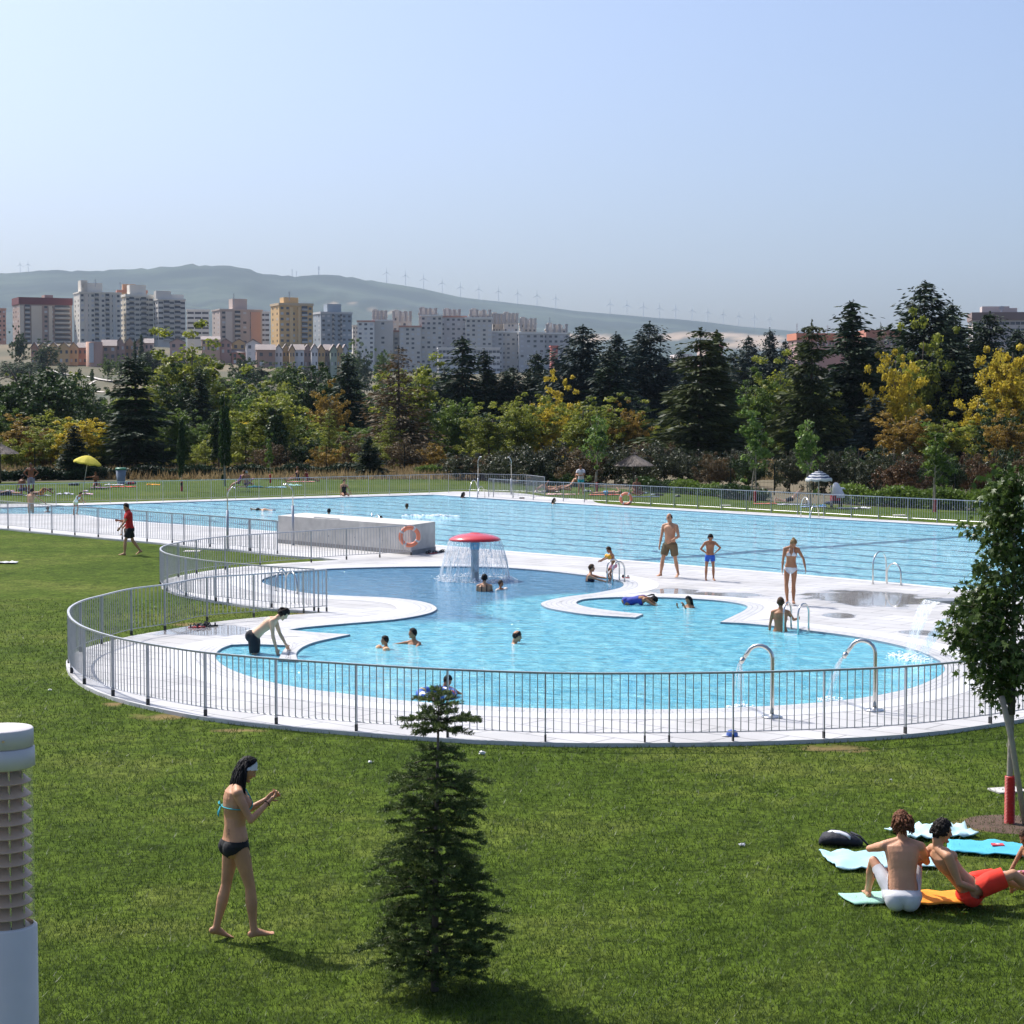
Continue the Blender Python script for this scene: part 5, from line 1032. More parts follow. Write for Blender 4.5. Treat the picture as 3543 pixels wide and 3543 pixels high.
# cascades
def cascade(label, bx, by, H, L, lipw, end, ang, thick=.05):
    g = G(bx, by, .0665); root = thing('cascade_fountain', label, 'fountain', g, 'sheet cascades at the right end of the play pool'); d = Vector((math.cos(ang), math.sin(ang), 0)); n = Vector((-d.y, d.x, 0))
    MB().box(g+Vector((0, 0, H*.5)), (.09, lipw*.62, H), ang).build('stand', M_GALV, root); MB().box(g+Vector((0, 0, .012)), (.24, lipw*.9, .024), ang).build('base_plate', M_GALV, root)
    a = g+Vector((0, 0, H))-d*.1; b = g+Vector((0, 0, H+.03))+d*L; w0 = lipw*.36; w1 = lipw*.5
    vs = [a+n*w0+Vector((0, 0, .03)), a-n*w0+Vector((0, 0, .03)), b-n*w1+Vector((0, 0, .012)), b+n*w1+Vector((0, 0, .012)), a+n*w0*.8-Vector((0, 0, .16)), a-n*w0*.8-Vector((0, 0, .16)), b-n*w1, b+n*w1]
    MB().add(vs, [(0, 1, 2, 3), (7, 6, 5, 4), (0, 4, 5, 1), (1, 5, 6, 2), (2, 6, 7, 3), (3, 7, 4, 0)]).build('spout_plate', mat('spout_steel', (.20, .215, .235), .45, .3), root)
    e = G(*end, .02); vh = Vector((e.x-b.x, e.y-b.y, 0)); m = MB(); rows = 14; cols = 8
    for side in (0, 1):
        for j in range(rows+1):
            t = j/rows; c = b+vh*t+Vector((0, 0, -(b.z-.02)*(.18*t+.82*t*t)-.001))+d*(.012 if side else -.012)*(1+t)
            for k in range(cols+1): m.v.append(tuple(c+n*(k/cols-.5)*lipw*(1-.45*t)+d*math.sin(k*2.1+j*.7)*.012*t))
        o = side*(rows+1)*(cols+1)
        for j in range(rows):
            for k in range(cols): m.f.append((o+j*(cols+1)+k, o+j*(cols+1)+k+1, o+(j+1)*(cols+1)+k+1, o+(j+1)*(cols+1)+k))
    m.build('water_sheet', M_SHEET, root, True); foam(e+Vector((-.12, -.05, 0)), .34, .30, 170, bx, .07, .014).build('splash_foam', M_FOAM, root)['kind'] = 'stuff'
cascade('steel sheet cascade pouring a wide band of water, the taller and farther of two', 3345, 2254, 1.0, .82, .52, (3147, 2268), R(203)); cascade('lower nearer steel cascade half hidden by the maple leaves', 3432, 2300, .86, .84, .42, (3186, 2282), R(203))
# ---------------------------------------------------------------- parasols
def canopy(label, x, y, top, R0, cols, tilt=0, tdir=0, ribs=8, scallop=.06, name='beach_parasol', drop=.36, stripes=None):
    g = G(x, y); root = thing(name, label, 'parasol', g, 'parasols on the far lawn'); H = top
    Q = Matrix.Rotation(tdir, 4, 'Z') @ Matrix.Rotation(tilt, 4, 'Y') @ Matrix.Rotation(-tdir, 4, 'Z'); ax = Q @ Vector((0, 0, 1)); piv = g+Vector((0, 0, .0)); apex = piv+ax*H
    MB().tube([piv, piv+ax*(H-.02)], .018, 8).build('pole', M_WHT, root, True); rings = 9; n = ribs*4; per = {}
    def pt(i, k):
        t = i/rings; a = 2*math.pi*k/n; sag = math.cos(2*math.pi*k*ribs/n)*.5+.5; r = R0*t*(1-.035*(1-sag)*t); z = -drop*(t**1.7)-(.0 if i < rings else 0)-.03*(1-sag)*t; return apex+Q @ Vector((r*math.cos(a), r*math.sin(a), z))
    cn = None
    for ci, c in enumerate(cols):
        mb = MB()
        for i in range(rings):
            for k in range(n):
                s = i % len(cols) if stripes else 0
                if s != ci: continue
                p = [pt(i, k), pt(i+1, k), pt(i+1, k+1), pt(i, k+1)]
                if i == 0: mb.add([p[0], p[1], p[2]], [(0, 1, 2)])
                else: mb.add(p, [(0, 1, 2, 3)])
        if ci == 0:
            for k in range(n): a, b = pt(rings, k), pt(rings, k+1); dz = Q @ Vector((0, 0, -.09)); mb.add([a, b, b+dz*(1 if k % 4 != 3 else .8), a+dz*(1 if k % 4 else .8)], [(0, 3, 2, 1)])
        o = mb.build('canopy' if ci == 0 else 'canopy_stripe', c, root if ci == 0 else cn, False); cn = cn or o
    MB().ell(apex+ax*.03, (.02, .02, .045), 8, 6).build('finial', M_WHT, root)
    for k in range(ribs): MB().tube([apex-ax*.45, pt(5, k*4)-ax*.012], .006, 4).build('rib', M_WHT, root)
    return root
M_WHT = mat('white_paint', (.62, .62, .62), .4, var=.03)
def cloth(n, c, tr=.3): return leafmat(n, c, tuple(min(1, v*1.08) for v in c), 2., tr, .8)
canopy('yellow beach parasol tilted to the right over the left far lawn', 288, 1690, 2.05, .86, [cloth('yellow_canvas', (.72, .62, .10))], R(10), 0, drop=.42)
canopy('blue and white ringed beach parasol on the right far lawn', 2832, 1758, 1.83, .66, [cloth('white_canvas', (.72, .73, .75)), cloth('navy_canvas', (.05, .07, .15))], 0, 0, stripes=True, drop=.40)
M_THATCH = mat('thatch', (.20, .17, .15), .95, var=.35, scale=14, bump=.8, bscale=60)
def thatch(label, x, y, H, R0):
    g = G(x, y); root = thing('thatched_parasol', label, 'parasol', g, 'parasols on the far lawn'); r = random.Random(int(x))
    MB().tube([g, g+Vector((0, 0, H-.1))], .05, 8).build('pole', M_BARK, root, True)
    MB().lathe([(R0*.97, H-.62), (R0*.8, H-.50), (R0*.5, H-.30), (R0*.25, H-.13), (.08, H)], g, 28).build('roof', M_THATCH, root, True); st = MB()
    for k in range(520):
        a = r.random()*6.28; t0 = r.random()*.75; t1 = min(1.04, t0+.35); f = lambda t: (.08+(R0*1.0-.08)*t, H+.02-.62*t**.95)
        q = []
        for t in (t0, t1): rr_, z = f(t); q.append(g+Vector((rr_*math.cos(a), rr_*math.sin(a), z+r.uniform(0, .03))))
        st.tube(q, .012, 3)
    st.build('straw', M_THATCH, root); tf = MB()
    for k in range(26): a = r.random()*6.28; l = r.uniform(.12, .34); tf.tube([g+Vector((0, 0, H-.02)), g+Vector((l*math.cos(a)*.8, l*math.sin(a)*.8, H+l*.6))], [.02, .008], 4)
    tf.build('topknot', M_THATCH, root)
thatch('thatched straw parasol on the right half of the far lawn', 2192, 1702, 2.15, 1.18); thatch('thatched straw parasol cut by the left edge of the picture', 2, 1672, 2.55, 1.22)
# litter bin
g = G(419, 1676); bn = thing('litter_bin', 'grey blue litter bin with a green lid by the hedge', 'bin', g)
MB().loft([(g+Vector((0, 0, z)), Vector((w, 0, 0)), Vector((0, w, 0))) for z, w in ((0, .23), (.06, .25), (.95, .33))], 4 if False else 20).build('body', mat('bin_grey', (.16, .20, .26), .5), bn, True)
MB().loft([(g+Vector((0, 0, z)), Vector((w, 0, 0)), Vector((0, w, 0))) for z, w in ((.951, .36), (1.02, .37), (1.08, .30))], 20).build('lid', mat('bin_lid_green', (.05, .22, .13), .4), bn, True)
# lifebuoys
M_ORNG = mat('lifebuoy_orange', (.80, .25, .14), .5, var=.05)
def buoy(label, x, y, z, D0, R0, yaw, tilt=.12):
    c = A(x, y, D0); root = thing('lifebuoy', label, 'lifebuoy', c, 'orange lifebuoys hung on the fences'); Q = Matrix.Rotation(yaw, 3, 'Z') @ Matrix.Rotation(tilt, 3, 'X'); f = lambda a, r: c+Q @ Vector((r*math.cos(a), 0, r*math.sin(a)))
    MB().tube([f(2*math.pi*k/40, R0) for k in range(40)], R0*.24, 12, closed=True).build('ring', M_ORNG, root, True)
    for q in range(4): a0 = math.pi/4+q*math.pi/2+.25; MB().tube([f(a0+(k-2)*.06, R0) for k in range(5)], R0*.252, 12).build('white_band', M_WHT, root, True)
    MB().tube([f(2*math.pi*k/32, R0*1.27*(1+.03*math.cos(4*2*math.pi*k/32))) for k in range(32)], .007, 5, closed=True).build('grab_rope', M_WHT, root)
buoy('orange lifebuoy hung on the fence end in front of the concrete wall', 1417, 1856, .6, G(1420, 1921, .06).y-.12, .29, .12, .1)
buoy('far orange lifebuoy hung on the fence beyond the lap pool', 2166, 1726, .5, G(2166, 1747, .06).y-.12, .27, -.25, .1)
# bollard lamp at the left edge
D0 = 8.64; c = A(7, 2520, D0); g = Vector((c.x, c.y, 0)); H = c.z; lp = thing('column_lamp', 'white cylindrical column lamp with louvres behind clear glass at the left edge', 'lamp', g)
M_LW = mat('lamp_white_aluminium', (.60, .57, .56), .55, .0, var=.05, scale=5); r0 = .14
MB().lathe([(0, H+.004), (r0-.006, H+.004), (r0, H-.002), (r0, H-.079), (r0-.012, H-.083)], g, 64).build('cap', M_LW, lp, True)
MB().lathe([(r0-.014, H-.082), (r0+.004, H-.086), (r0+.006, H-.17), (r0-.01, H-.178)], g, 64).build('collar', M_LW, lp, True)
MB().lathe([(r0-.012, H-.083), (r0-.012, H-.088)], g, 48).build('shadow_gap', M_DARKFT, lp)
gl = bpy.data.materials.new('lamp_clear_cylinder'); gl.use_nodes = True; nt = gl.node_tree; p = nt.nodes['Principled BSDF']; p.inputs['Base Color'].default_value = (.55, .60, .58, 1); p.inputs['Roughness'].default_value = .05
t = _n(nt, 'ShaderNodeBsdfTransparent'); mx = _n(nt, 'ShaderNodeMixShader'); mx.inputs[0].default_value = .14; nt.links.new(t.outputs[0], mx.inputs[1]); nt.links.new(p.outputs[0], mx.inputs[2]); nt.links.new(mx.outputs[0], nt.nodes['Material Output'].inputs[0])
zb = H-.17-.062*12; MB().lathe([(r0-.004, zb), (r0-.004, H-.176)], g, 64).build('glass_cylinder', gl, lp, True)
M_LOUV = mat('louvre_brick_reflection', (.62, .38, .26), .4, .0); M_INN = mat('lamp_inner_brown', (.55, .30, .20), .6)  # louvres: reflection of a brick building painted in as brown
MB().lathe([(.066, zb), (.066, H-.176)], g, 32).build('inner_tube', M_INN, lp, True)
for k in range(12): z = H-.22-.062*k; MB().lathe([(.067, z+.022), (.078, z+.022), (.122, z-.018), (.127, z-.022), (.122, z-.025), (.067, z+.012)], g, 48).build('louvre', M_LOUV, lp, True)
for a in (-60, -20, 200, 240): x, y = .122*math.cos(R(a)), .122*math.sin(R(a)); MB().tube([g+Vector((x*.85, y*.85, zb)), g+Vector((x*.85, y*.85, H-.17))], .005, 6).build('tie_rod', M_STEEL, lp)
sc = g+Vector((.0412, -.1345, H-.038)); MB().tube([sc, sc+Vector((.0006, -.004, 0))], .006, 12).build('screw', M_STEEL, lp)
MB().lathe([(r0+.006, 0), (r0+.006, zb), (r0-.01, zb+.012)], g, 64).build('column', M_LW, lp, True)
# ---------------------------------------------------------------- young trees
M_SLEEVE = mat('red_corrugated_sleeve', (.55, .035, .025), .5, var=.08)
def sapling(label, x, y, yt, w, lm, stake, kind='sapling0', sleeve=.6, bag=False, lean=0, hsl=.62):
    g = G(x, y); D = g.y; root = tree(label, kind, x, yt, D, w, lm, bark=M_BARKL, group='young staked trees on the lawn', lean=lean); sx, sy, sz = root.scale
    if sleeve:
        m = MB(); pr = []; k = 0
        while k < 28: pr += [(.075, sleeve*k/28), (.062, sleeve*(k+.5)/28)]; k += 1
        o = MB().lathe([(r_/sx, z/sz) for r_, z in pr]).build('trunk_sleeve', M_SLEEVE, root, local=True)
    if stake:
        dx, hh = stake; MB().tube([(dx/sx, 0, -.01), (dx*.25/sx, 0, hh/sz)], .035/sx, 8).build('stake', M_BARKL, root, local=True)
    if bag: MB().ell((0, -.02/sx, bag/sz), (.13/sx, .1/sx, .34/sz), 10, 8).build('tied_bag', cloth('pale_bag', (.6, .62, .42)), root, local=True)
    return root
sapling('bright green staked sapling with red sleeve by the sunbathers', 2066, 1703, 1405, 80, L_BG, (.25, 1.2), 'sapling0')
sapling('pale green staked sapling in front of the dry grass on the right', 2615, 1737, 1400, 110, L_BG, (.3, 1.7), 'sapling1')
sapling('pale leafy sapling whose leaning stake crosses the striped parasol', 2795, 1755, 1420, 85, L_BG, (.3, 1.9), 'sapling0', None)
sapling('thin nearly leafless sapling with a leaning red sleeve at the right', 3238, 1771, 1480, 110, L_GR, (.2, 2.1), 'sapling1')
sapling('thin dark sapling with a red sleeve in the left middle of the far lawn', 626, 1700, 1420, 26, L_DG, None, 'column0')
sapling('sapling stem with a pale bag tied on, behind the deck chair', 776, 1682, 1330, 44, L_DG, (.1, 2.2), 'column0', None, bag=2.75)
sapling('young stem with red sleeve between the deck chair and the seated women', 934, 1671, 1510, 30, L_GR, None, 'sapling1')
# the big maple at the right edge: star leaves, bare stem, red sleeve, crossed stake
g = G(3493, 2852); rm = np.random.default_rng(77)
mp = thing('maple_tree', 'young maple with star shaped leaves and a red corrugated trunk sleeve at the right edge', 'tree', g, None)
Ht = 4.08; st = [g, g+Vector((-.005, 0, .6)), g+Vector((.005, 0, 1.3)), g+Vector((.02, 0, 2.2)), g+Vector((.0, 0, 3.3)), g+Vector((.05, 0, Ht))]
MB().tube(st, [.036, .034, .032, .027, .018, .004], 10).build('trunk', M_BARKL, mp, True)
MB().tube([g+Vector((0, 0, 1.28)), g+Vector((.012, 0, 1.78))], [.046, .042], 10).build('dark_wrap', M_DARKFT, mp, True)
pr = []
for k in range(34): pr += [(.062, .575*k/34), (.053, .575*(k+.5)/34)]
MB().lathe(pr, g, 24).build('trunk_sleeve', M_SLEEVE, mp)
MB().tube([A(3466, 2410, g.y-.25), A(3500, 2560, g.y-.15), A(3552, 2850, g.y-.10)+Vector((0, 0, -.1))], .033, 10).build('stake', mat('weathered_post', (.33, .28, .22), .85, var=.2, scale=8, bump=.4), mp, True)
MB().tube([A(3467, 2425, g.y-.25), A(3494, 2440, g.y-.03), A(3502, 2438, g.y+.02)], .012, 6).build('tie', M_DARKFT, mp)
prof = [(1.47, .12), (1.67, .32), (1.84, .50), (2.07, .66), (2.3, .80), (2.45, .66), (2.6, .52), (2.77, .44), (3.07, .40), (3.34, .38), (3.64, .33), (3.84, .25), (4.05, .1)]
br = MB(); LP = []; LD = []
for i in range(104):
    z = 1.5+2.55*rm.random(); Rr = float(np.interp(z, [p[0] for p in prof], [p[1] for p in prof])); a = rm.random()*6.28
    if i < 46: a = math.pi+rm.normal(0, .8)
    L = Rr*(.7+.36*rm.random()); zs = max(1.35, z-.45*L); s0 = Vector((g.x+.01, g.y, zs)); e = Vector((g.x+L*math.cos(a), g.y+L*math.sin(a), z)); m = (s0+e)/2+Vector((0, 0, .06)); br.tube([s0, m, e], [.009, .006, .002], 5)
    for j in range(56):
        t = rm.random()**.6; p = s0.lerp(m, t*2) if t < .5 else m.lerp(e, t*2-1); o = rm.normal(0, 1, 3)*(.035+.085*(1-abs(t-.7))); LP.append((p.x+o[0], p.y+o[1], p.z+o[2])); LD.append((math.cos(a), math.sin(a), -.3))
# two straggling twigs on the left
for (x, y, n) in ((3255, 2175, 40), (3300, 2090, 26), (3320, 1820, 40), (3290, 2215, 36), (3385, 1960, 40), (3345, 2250, 46), (3368, 2300, 30)):
    e = A(x, y, g.y-.1); s0 = Vector((g.x-.3, g.y, e.z-.12)); br.tube([s0, (s0+e)/2+Vector((0, 0, .03)), e], [.006, .004, .002], 5)
    for j in range(n): t = .35+.7*rm.random(); p = s0.lerp(e, t); o = rm.normal(0, 1, 3)*.045; LP.append((p.x+o[0], p.y+o[1], p.z+o[2])); LD.append((-1, 0, -.3))
br.build('branches', M_BARKL, mp, True)
LP = np.array(LP); N = len(LP); LD = unit(np.array(LD)+rm.normal(0, .55, (N, 3))+[0, -.2, -.35]); nr = unit(np.cross(LD, rm.normal(0, 1, (N, 3)))+[0, -.5, .7]); side = unit(np.cross(LD, nr)); nr = np.cross(side, LD)
ang = np.array([0, 28, 52, 80, 112, 180, 248, 280, 308, 332])*np.pi/180; rad = np.array([1, .38, .82, .34, .55, .30, .55, .34, .82, .38]); sz = .058*(.65+.7*rm.random(N))
V = [LP-LD*(sz*.2)[:, None]]
for a_, r_ in zip(ang, rad): V.append(LP+LD*(np.cos(a_)*r_*sz)[:, None]+side*(np.sin(a_)*r_*sz)[:, None]-nr*(sz*.22*r_*(r_ > .5))[:, None])
V = np.stack(V, 1).reshape(-1, 3); F3_ = np.array([(0, 1+k, 1+(k+1) % 10) for k in range(10)]); Fm = (np.arange(N)[:, None, None]*11+F3_[None]).reshape(-1, 3)
link_mesh('crown', np_mesh('crown', V-np.array(g), Fm), leafmat('maple_leaf', (.026, .058, .012), (.11, .165, .04), 3., .35, .36), mp)
tag(MB().lathe([(0, .012), (.3, .016), (.46, .008), (.52, .002)], g, 36).build('bare_soil', M_BARE), kind='structure')
sl = G(3470, 2737); tag(MB().box(sl+Vector((.06, 0, .012)), (.40, .30, .02), .3).build('paving_slab', M_CONC), 'small pale paving slab in the grass behind the maple sleeve', 'slab')
# foreground fir
g = Vector((A(1502, 2400, 15.5).x, 15.5, 0)); ff = thing('fir_tree', 'small dark fir with stubby bottlebrush shoots standing in the foreground lawn', 'tree', g, None); top = A(1508, 2388, 15.5).z
lean = Vector((.04, 0, top)); MB().tube([g, g+lean*.5+Vector((-.008, 0, 0)), g+lean*.97], [.036, .021, .006], 10).build('trunk', mat('fir_bark', (.16, .13, .11), .9, var=.25, scale=12, bump=.5), ff, True)
r = np.random.default_rng(21); sh = []   # shoots: start, end
def shoots(z, L, a, up, droop, dens=1.):
    d = np.array([math.cos(a), math.sin(a), 0]); s0 = np.array(g)+np.array(lean)*z/top; s0[2] = z; n = max(2, int(L/.055)); pts = []
    for k in range(n+1): t = k/n; pts.append(s0+d*L*t+np.array([0, 0, L*(up*t-droop*t*t+.18*max(0, t-.7))]))
    wood.tube([tuple(p) for p in pts], [.009*(1-.8*k/n) for k in range(n+1)], 5)
    for k in range(1, n+1):
        sh.append((pts[k-1], pts[k], .020))
        if k >= n*.3 or L < .25:
            for sgn in (-1, 1):
                if r.random() < .68*dens:
                    a2 = a+sgn*(.7+.35*r.random()); l = min(.20, .05+.42*(L-L*k/n))*(.6+.6*r.random()); e = pts[k]+np.array([math.cos(a2), math.sin(a2), .12+.3*r.random()-.15])*l; sh.append((pts[k], e, .020))
                    if l > .1: 
                        for q in (.45, .75): a3 = a2-sgn*.8*(1 if r.random() < .5 else -1); m_ = pts[k]+(e-pts[k])*q; sh.append((m_, m_+np.array([math.cos(a3), math.sin(a3), .2])*l*.5, .015))
wood = MB(); z = top-.02
tiers = [(top-a_, b_, c_) for a_, b_, c_ in ((.04, .08, 4), (.11, .18, 5), (.19, .21, 5), (.27, .33, 6), (.32, .27, 5), (.50, .24, 4), (.57, .28, 4), (.66, .28, 4), (.74, .50, 7), (.80, .44, 5), (.90, .42, 5), (.98, .48, 6), (1.08, .42, 5), (1.17, .52, 6), (1.28, .48, 6), (1.38, .58, 6), (1.48, .60, 7), (1.60, .58, 6), (1.72, .64, 7), (1.84, .66, 7), (1.97, .68, 7), (2.1, .66, 7), (2.2, .6, 6), (2.3, .5, 6))]
for i, (z, L, nb) in enumerate(tiers):
    if z < .06: continue
    for b in range(nb): shoots(z+r.normal(0, .015), L*(.62+.45*r.random()), 2*math.pi*(b+.5*(i % 2)+.3*r.random())/nb, .42 if i < 3 else .22, .25 if i < 4 else .38)
sh.append((np.array(g+lean*.95), np.array(g+lean), .014)); wood.build('branches', M_BARK, ff, True)
Cs = []; Us = []; Vs = []
for (p0, p1, nl) in sh:
    p0, p1 = np.asarray(p0), np.asarray(p1); ln = np.linalg.norm(p1-p0); m = max(8, int(ln*820)); t = r.random(m); d = unit(p1-p0); rd = unit(np.cross(d, r.normal(0, 1, (m, 3)))); rd[:, 2] = rd[:, 2]*.8+.15; dr_ = unit(rd*.85+d*.55); U = dr_*(nl*(.62+.3*r.random(m)))[:, None]
    Cs.append(p0+(p1-p0)*t[:, None]+U); Us.append(U); Vs.append(unit(np.cross(dr_, r.normal(0, 1, (m, 3))))*.0036)
v, f = quads(np.concatenate(Cs)-np.array(g), np.concatenate(Us), np.concatenate(Vs)); link_mesh('crown', np_mesh('crown', v, f), leafmat('fir_needle', (.020, .048, .015), (.16, .21, .065), 9., .22, .5), ff)
print('fir faces', len(f), 'maple', N)
# ---------------------------------------------------------------- towels, bags, small things
def towel(label, x, y, L, w, rz, c, z=.0, crump=.02, c2=None, name='towel', cat='towel', motif=None, group='towels spread on the grass'):
    g = G(x, y, z); rr_ = np.random.default_rng(int(x*3+y)); nx, ny = max(8, int(L/.06)), max(6, int(w/.06)); X, Y = np.meshgrid(np.linspace(-L/2, L/2, nx), np.linspace(-w/2, w/2, ny), indexing='ij')
    Z = rr_.normal(0, 1, X.shape)
    for _ in range(2): Z = (Z+np.roll(Z, 1, 0)+np.roll(Z, -1, 0)+np.roll(Z, 1, 1)+np.roll(Z, -1, 1))/3.4
    Z = .030+abs(Z)*crump; X = X+np.sin(Y*9+x)*.012; Y = Y+np.sin(X*6+y)*.014; v = np.stack([X, Y, Z], -1).reshape(-1, 3); i = np.arange(nx*ny).reshape(nx, ny); f = np.stack([i[:-1, :-1], i[1:, :-1], i[1:, 1:], i[:-1, 1:]], -1).reshape(-1, 4)
    m = cloth('towel_%02d%02d%02d' % tuple(int(k*99) for k in c), c, .15) if c2 is None else stripe('towel_stripe_%d' % int(x), c, c2)
    o = link_mesh(name, np_mesh(name, v, f, True), m); o.location = g; o.rotation_euler = (0, 0, rz); md = o.modifiers.new('thick', 'SOLIDIFY'); md.thickness = .012
    if motif: motif(o, g)
    return tag(o, label, cat, group)
def stripe(name, c1, c2, sc=14.):
    m = bpy.data.materials.new(name); m.use_nodes = True; nt = m.node_tree; p = nt.nodes['Principled BSDF']; p.inputs['Roughness'].default_value = .9; tc = _n(nt, 'ShaderNodeTexCoord'); w = _n(nt, 'ShaderNodeTexWave'); w.inputs['Scale'].default_value = sc/6.28; w.inputs['Distortion'].default_value = 1.2
    r_ = _n(nt, 'ShaderNodeValToRGB'); r_.color_ramp.interpolation = 'CONSTANT'; r_.color_ramp.elements[1].position = .5; r_.color_ramp.elements[0].color = (*c1, 1); r_.color_ramp.elements[1].color = (*c2, 1); nt.links.new(tc.outputs['Object'], w.inputs[0]); nt.links.new(w.outputs['Fac'], r_.inputs[0]); nt.links.new(r_.outputs[0], p.inputs['Base Color']); return m
LB = (.42, .66, .72)
towel('crumpled pale blue towel under the boy in white shorts', 3050, 2985, 1.15, .75, .1, LB, .0, .03)
towel('pale blue towel bunched behind the reclining boy', 3225, 2888, .85, .6, .3, (.52, .74, .80), .0, .06)
towel('orange towel under the two boys', 3225, 3118, .85, .5, .05, (.80, .32, .04), .028, .015)
def motif(o, g):
    MB().box((.02, .05, .062), (.13, .1, .012), .2).build('red_patch', mat('towel_red', (.60, .05, .07), .9), o, local=True); MB().box((.02, .05, .070), (.05, .022, .004), .2).build('white_cross', M_WHT, o, local=True); MB().box((.02, .05, .0695), (.022, .05, .004), .2).build('white_cross', M_WHT, o, local=True)
towel('bright turquoise towel with a red emblem patch, before the maple', 3445, 2945, 1.05, .62, -.25, (.10, .46, .62), .0, .02, motif=motif)
towel('green edged towel corner in the grass left of the boys', 3020, 3115, .55, .4, .2, (.35, .62, .50), .0, .02)
towel('pink towel beside the small child', 3530, 3040, .5, .35, .1, (.62, .30, .42), .0, .02)
FT = [('white towel with purple items on the left far lawn', 225, 1712, .95, .5, 0, (.62, .62, .72), .09), ('pink and white towel right of the white one on the left lawn', 300, 1712, .75, .5, 0, (.75, .52, .60), .10), ('purple towel under the child by the yellow parasol', 345, 1688, 1.1, .6, 0, (.36, .22, .34), .03), ('long red towel heaped with clothes right of the yellow parasol', 425, 1686, 1.6, .6, 0, (.70, .10, .08), .05), ('striped towel left of the orange mat', 395, 1679, 1.2, .6, 0, (.62, .62, .68), .06), ('orange air mat at the right end of the towels', 531, 1679, .85, .5, 0, (.85, .38, .03), .10),
      ('white towel in front of the seated man on the left lawn', 130, 1716, 1.5, .5, 0, (.72, .72, .72), .03), ('dark blue mat under the people at the left edge', 30, 1714, 1.8, .7, 0, (.06, .07, .14), .04), ('teal and purple striped towel behind the deck chair', 880, 1687, 1.1, .6, 0, (.10, .42, .45), .08), ('light blue towel right of the striped one', 955, 1688, 1.3, .55, 0, (.35, .62, .75), .06), ('mint green towel with a bag on the left middle lawn', 1022, 1682, .8, .45, 0, (.40, .68, .62), .12), ('coral towel under the two seated women', 1040, 1668, 1.9, .6, 0, (.72, .28, .28), .03),
      ('red and white striped towel under the sunbathing pair', 1890, 1703, 1.5, .8, 0, (.70, .62, .58), .06), ('pale pink towel at the sunbathers\' feet', 1940, 1712, 1.7, .7, 0, (.72, .48, .44), .05), ('coral towel under the sunbather in pale blue', 2092, 1713, 1.7, .7, 0, (.78, .22, .16), .02), ('dark blue towel beneath the person under the thatched parasol', 2235, 1720, 1.5, .6, 0, (.10, .14, .26), .02), ('coral towel on the right far lawn left of the woman lying', 2650, 1744, 1.2, .5, 0, (.72, .22, .16), .02), ('multicoloured towel under the woman lying by the striped parasol', 2745, 1747, 1.6, .7, 0, (.62, .64, .70), .03),
      ('pale blue towel under the ladder side of the striped parasol', 2815, 1755, 1.3, .6, 0, (.28, .38, .58), .04), ('long white towel right of the pushchair', 2955, 1760, 1.6, .5, 0, (.75, .75, .78), .05), ('white towel corner at the left edge of the near lawn', 8, 1950, .9, .5, 0, (.70, .70, .72), .04)]
for (lb, x, y, L, w, rz, c, cr_) in FT: towel(lb, x, y, L, w, rz+(x % 7)*.03, c, .0, cr_*.6)
def heap(name, label, cat, x, y, s, cols, z=.0, n=5, group=None, seed=0):
    g = G(x, y, z); r_ = random.Random(seed+int(x)); root = thing(name, label, cat, g, group)
    for i in range(n):
        a = r_.random()*6.28; k = s*r_.uniform(.22, .42); MB().ell(g+Vector((s*.6*r_.uniform(-1, 1), s*.35*r_.uniform(-1, 1), k*.45)), (k, k*.7, k*.55), 10, 7, Matrix.Rotation(a, 3, 'Z')).build('bundle', mat('bundle_%02d%02d%02d' % tuple(int(q_*99) for q_ in cols[i % len(cols)]), cols[i % len(cols)], .85, bump=.4, bscale=20), root, True)
    return root
BK = (.02, .02, .025); RDD = (.45, .03, .04); NV = (.03, .04, .10)
for a in [('clothes_pile', 'pile of clothes and a white hat on the red towel', 'clothes', 452, 1676, .5, [RDD, (.7, .7, .72), NV]), ('beach_bag', 'dark beach bag with pink trim right of the white towel', 'bag', 165, 1697, .38, [BK, (.5, .3, .35)]), ('beach_bag', 'pink beach bag on the towel left of the fence post', 'bag', 300, 1702, .28, [(.7, .35, .45), (.75, .7, .7)]), ('beach_bag', 'black and white bag beyond the sunbathing pair', 'bag', 2032, 1702, .35, [BK, (.7, .7, .7)]), ('beach_bag', 'white plastic bag beside the person under the thatched parasol', 'bag', 2226, 1708, .3, [(.62, .65, .70)]), ('cool_box', 'blue cool box right of the thatched parasol', 'cool box', 2262, 1714, .3, [(.10, .18, .42), (.62, .65, .72)]), ('backpack', 'dark rucksack beside the blue cool box', 'bag', 2283, 1715, .36, [BK]),
          ('clothes_pile', 'dark bundle by the red sleeved sapling on the right lawn', 'clothes', 2345, 1719, .3, [BK, (.3, .3, .3)]), ('beach_bag', 'black bag under the striped parasol', 'bag', 2862, 1745, .4, [BK, NV]), ('beach_bag', 'bright blue bag left of the pushchair', 'bag', 2846, 1752, .26, [(.08, .30, .62)]), ('clothes_pile', 'dark clothes in the shade of the small fir behind the yellow parasol', 'clothes', 255, 1680, .5, [BK, (.15, .16, .18)]), ('clothes_pile', 'white clothes beside the dark blue mat at the left edge', 'clothes', 40, 1704, .4, [(.72, .70, .74), (.6, .3, .45)])]: heap(*a[:6], a[6], group='bags and clothes on the far lawn')
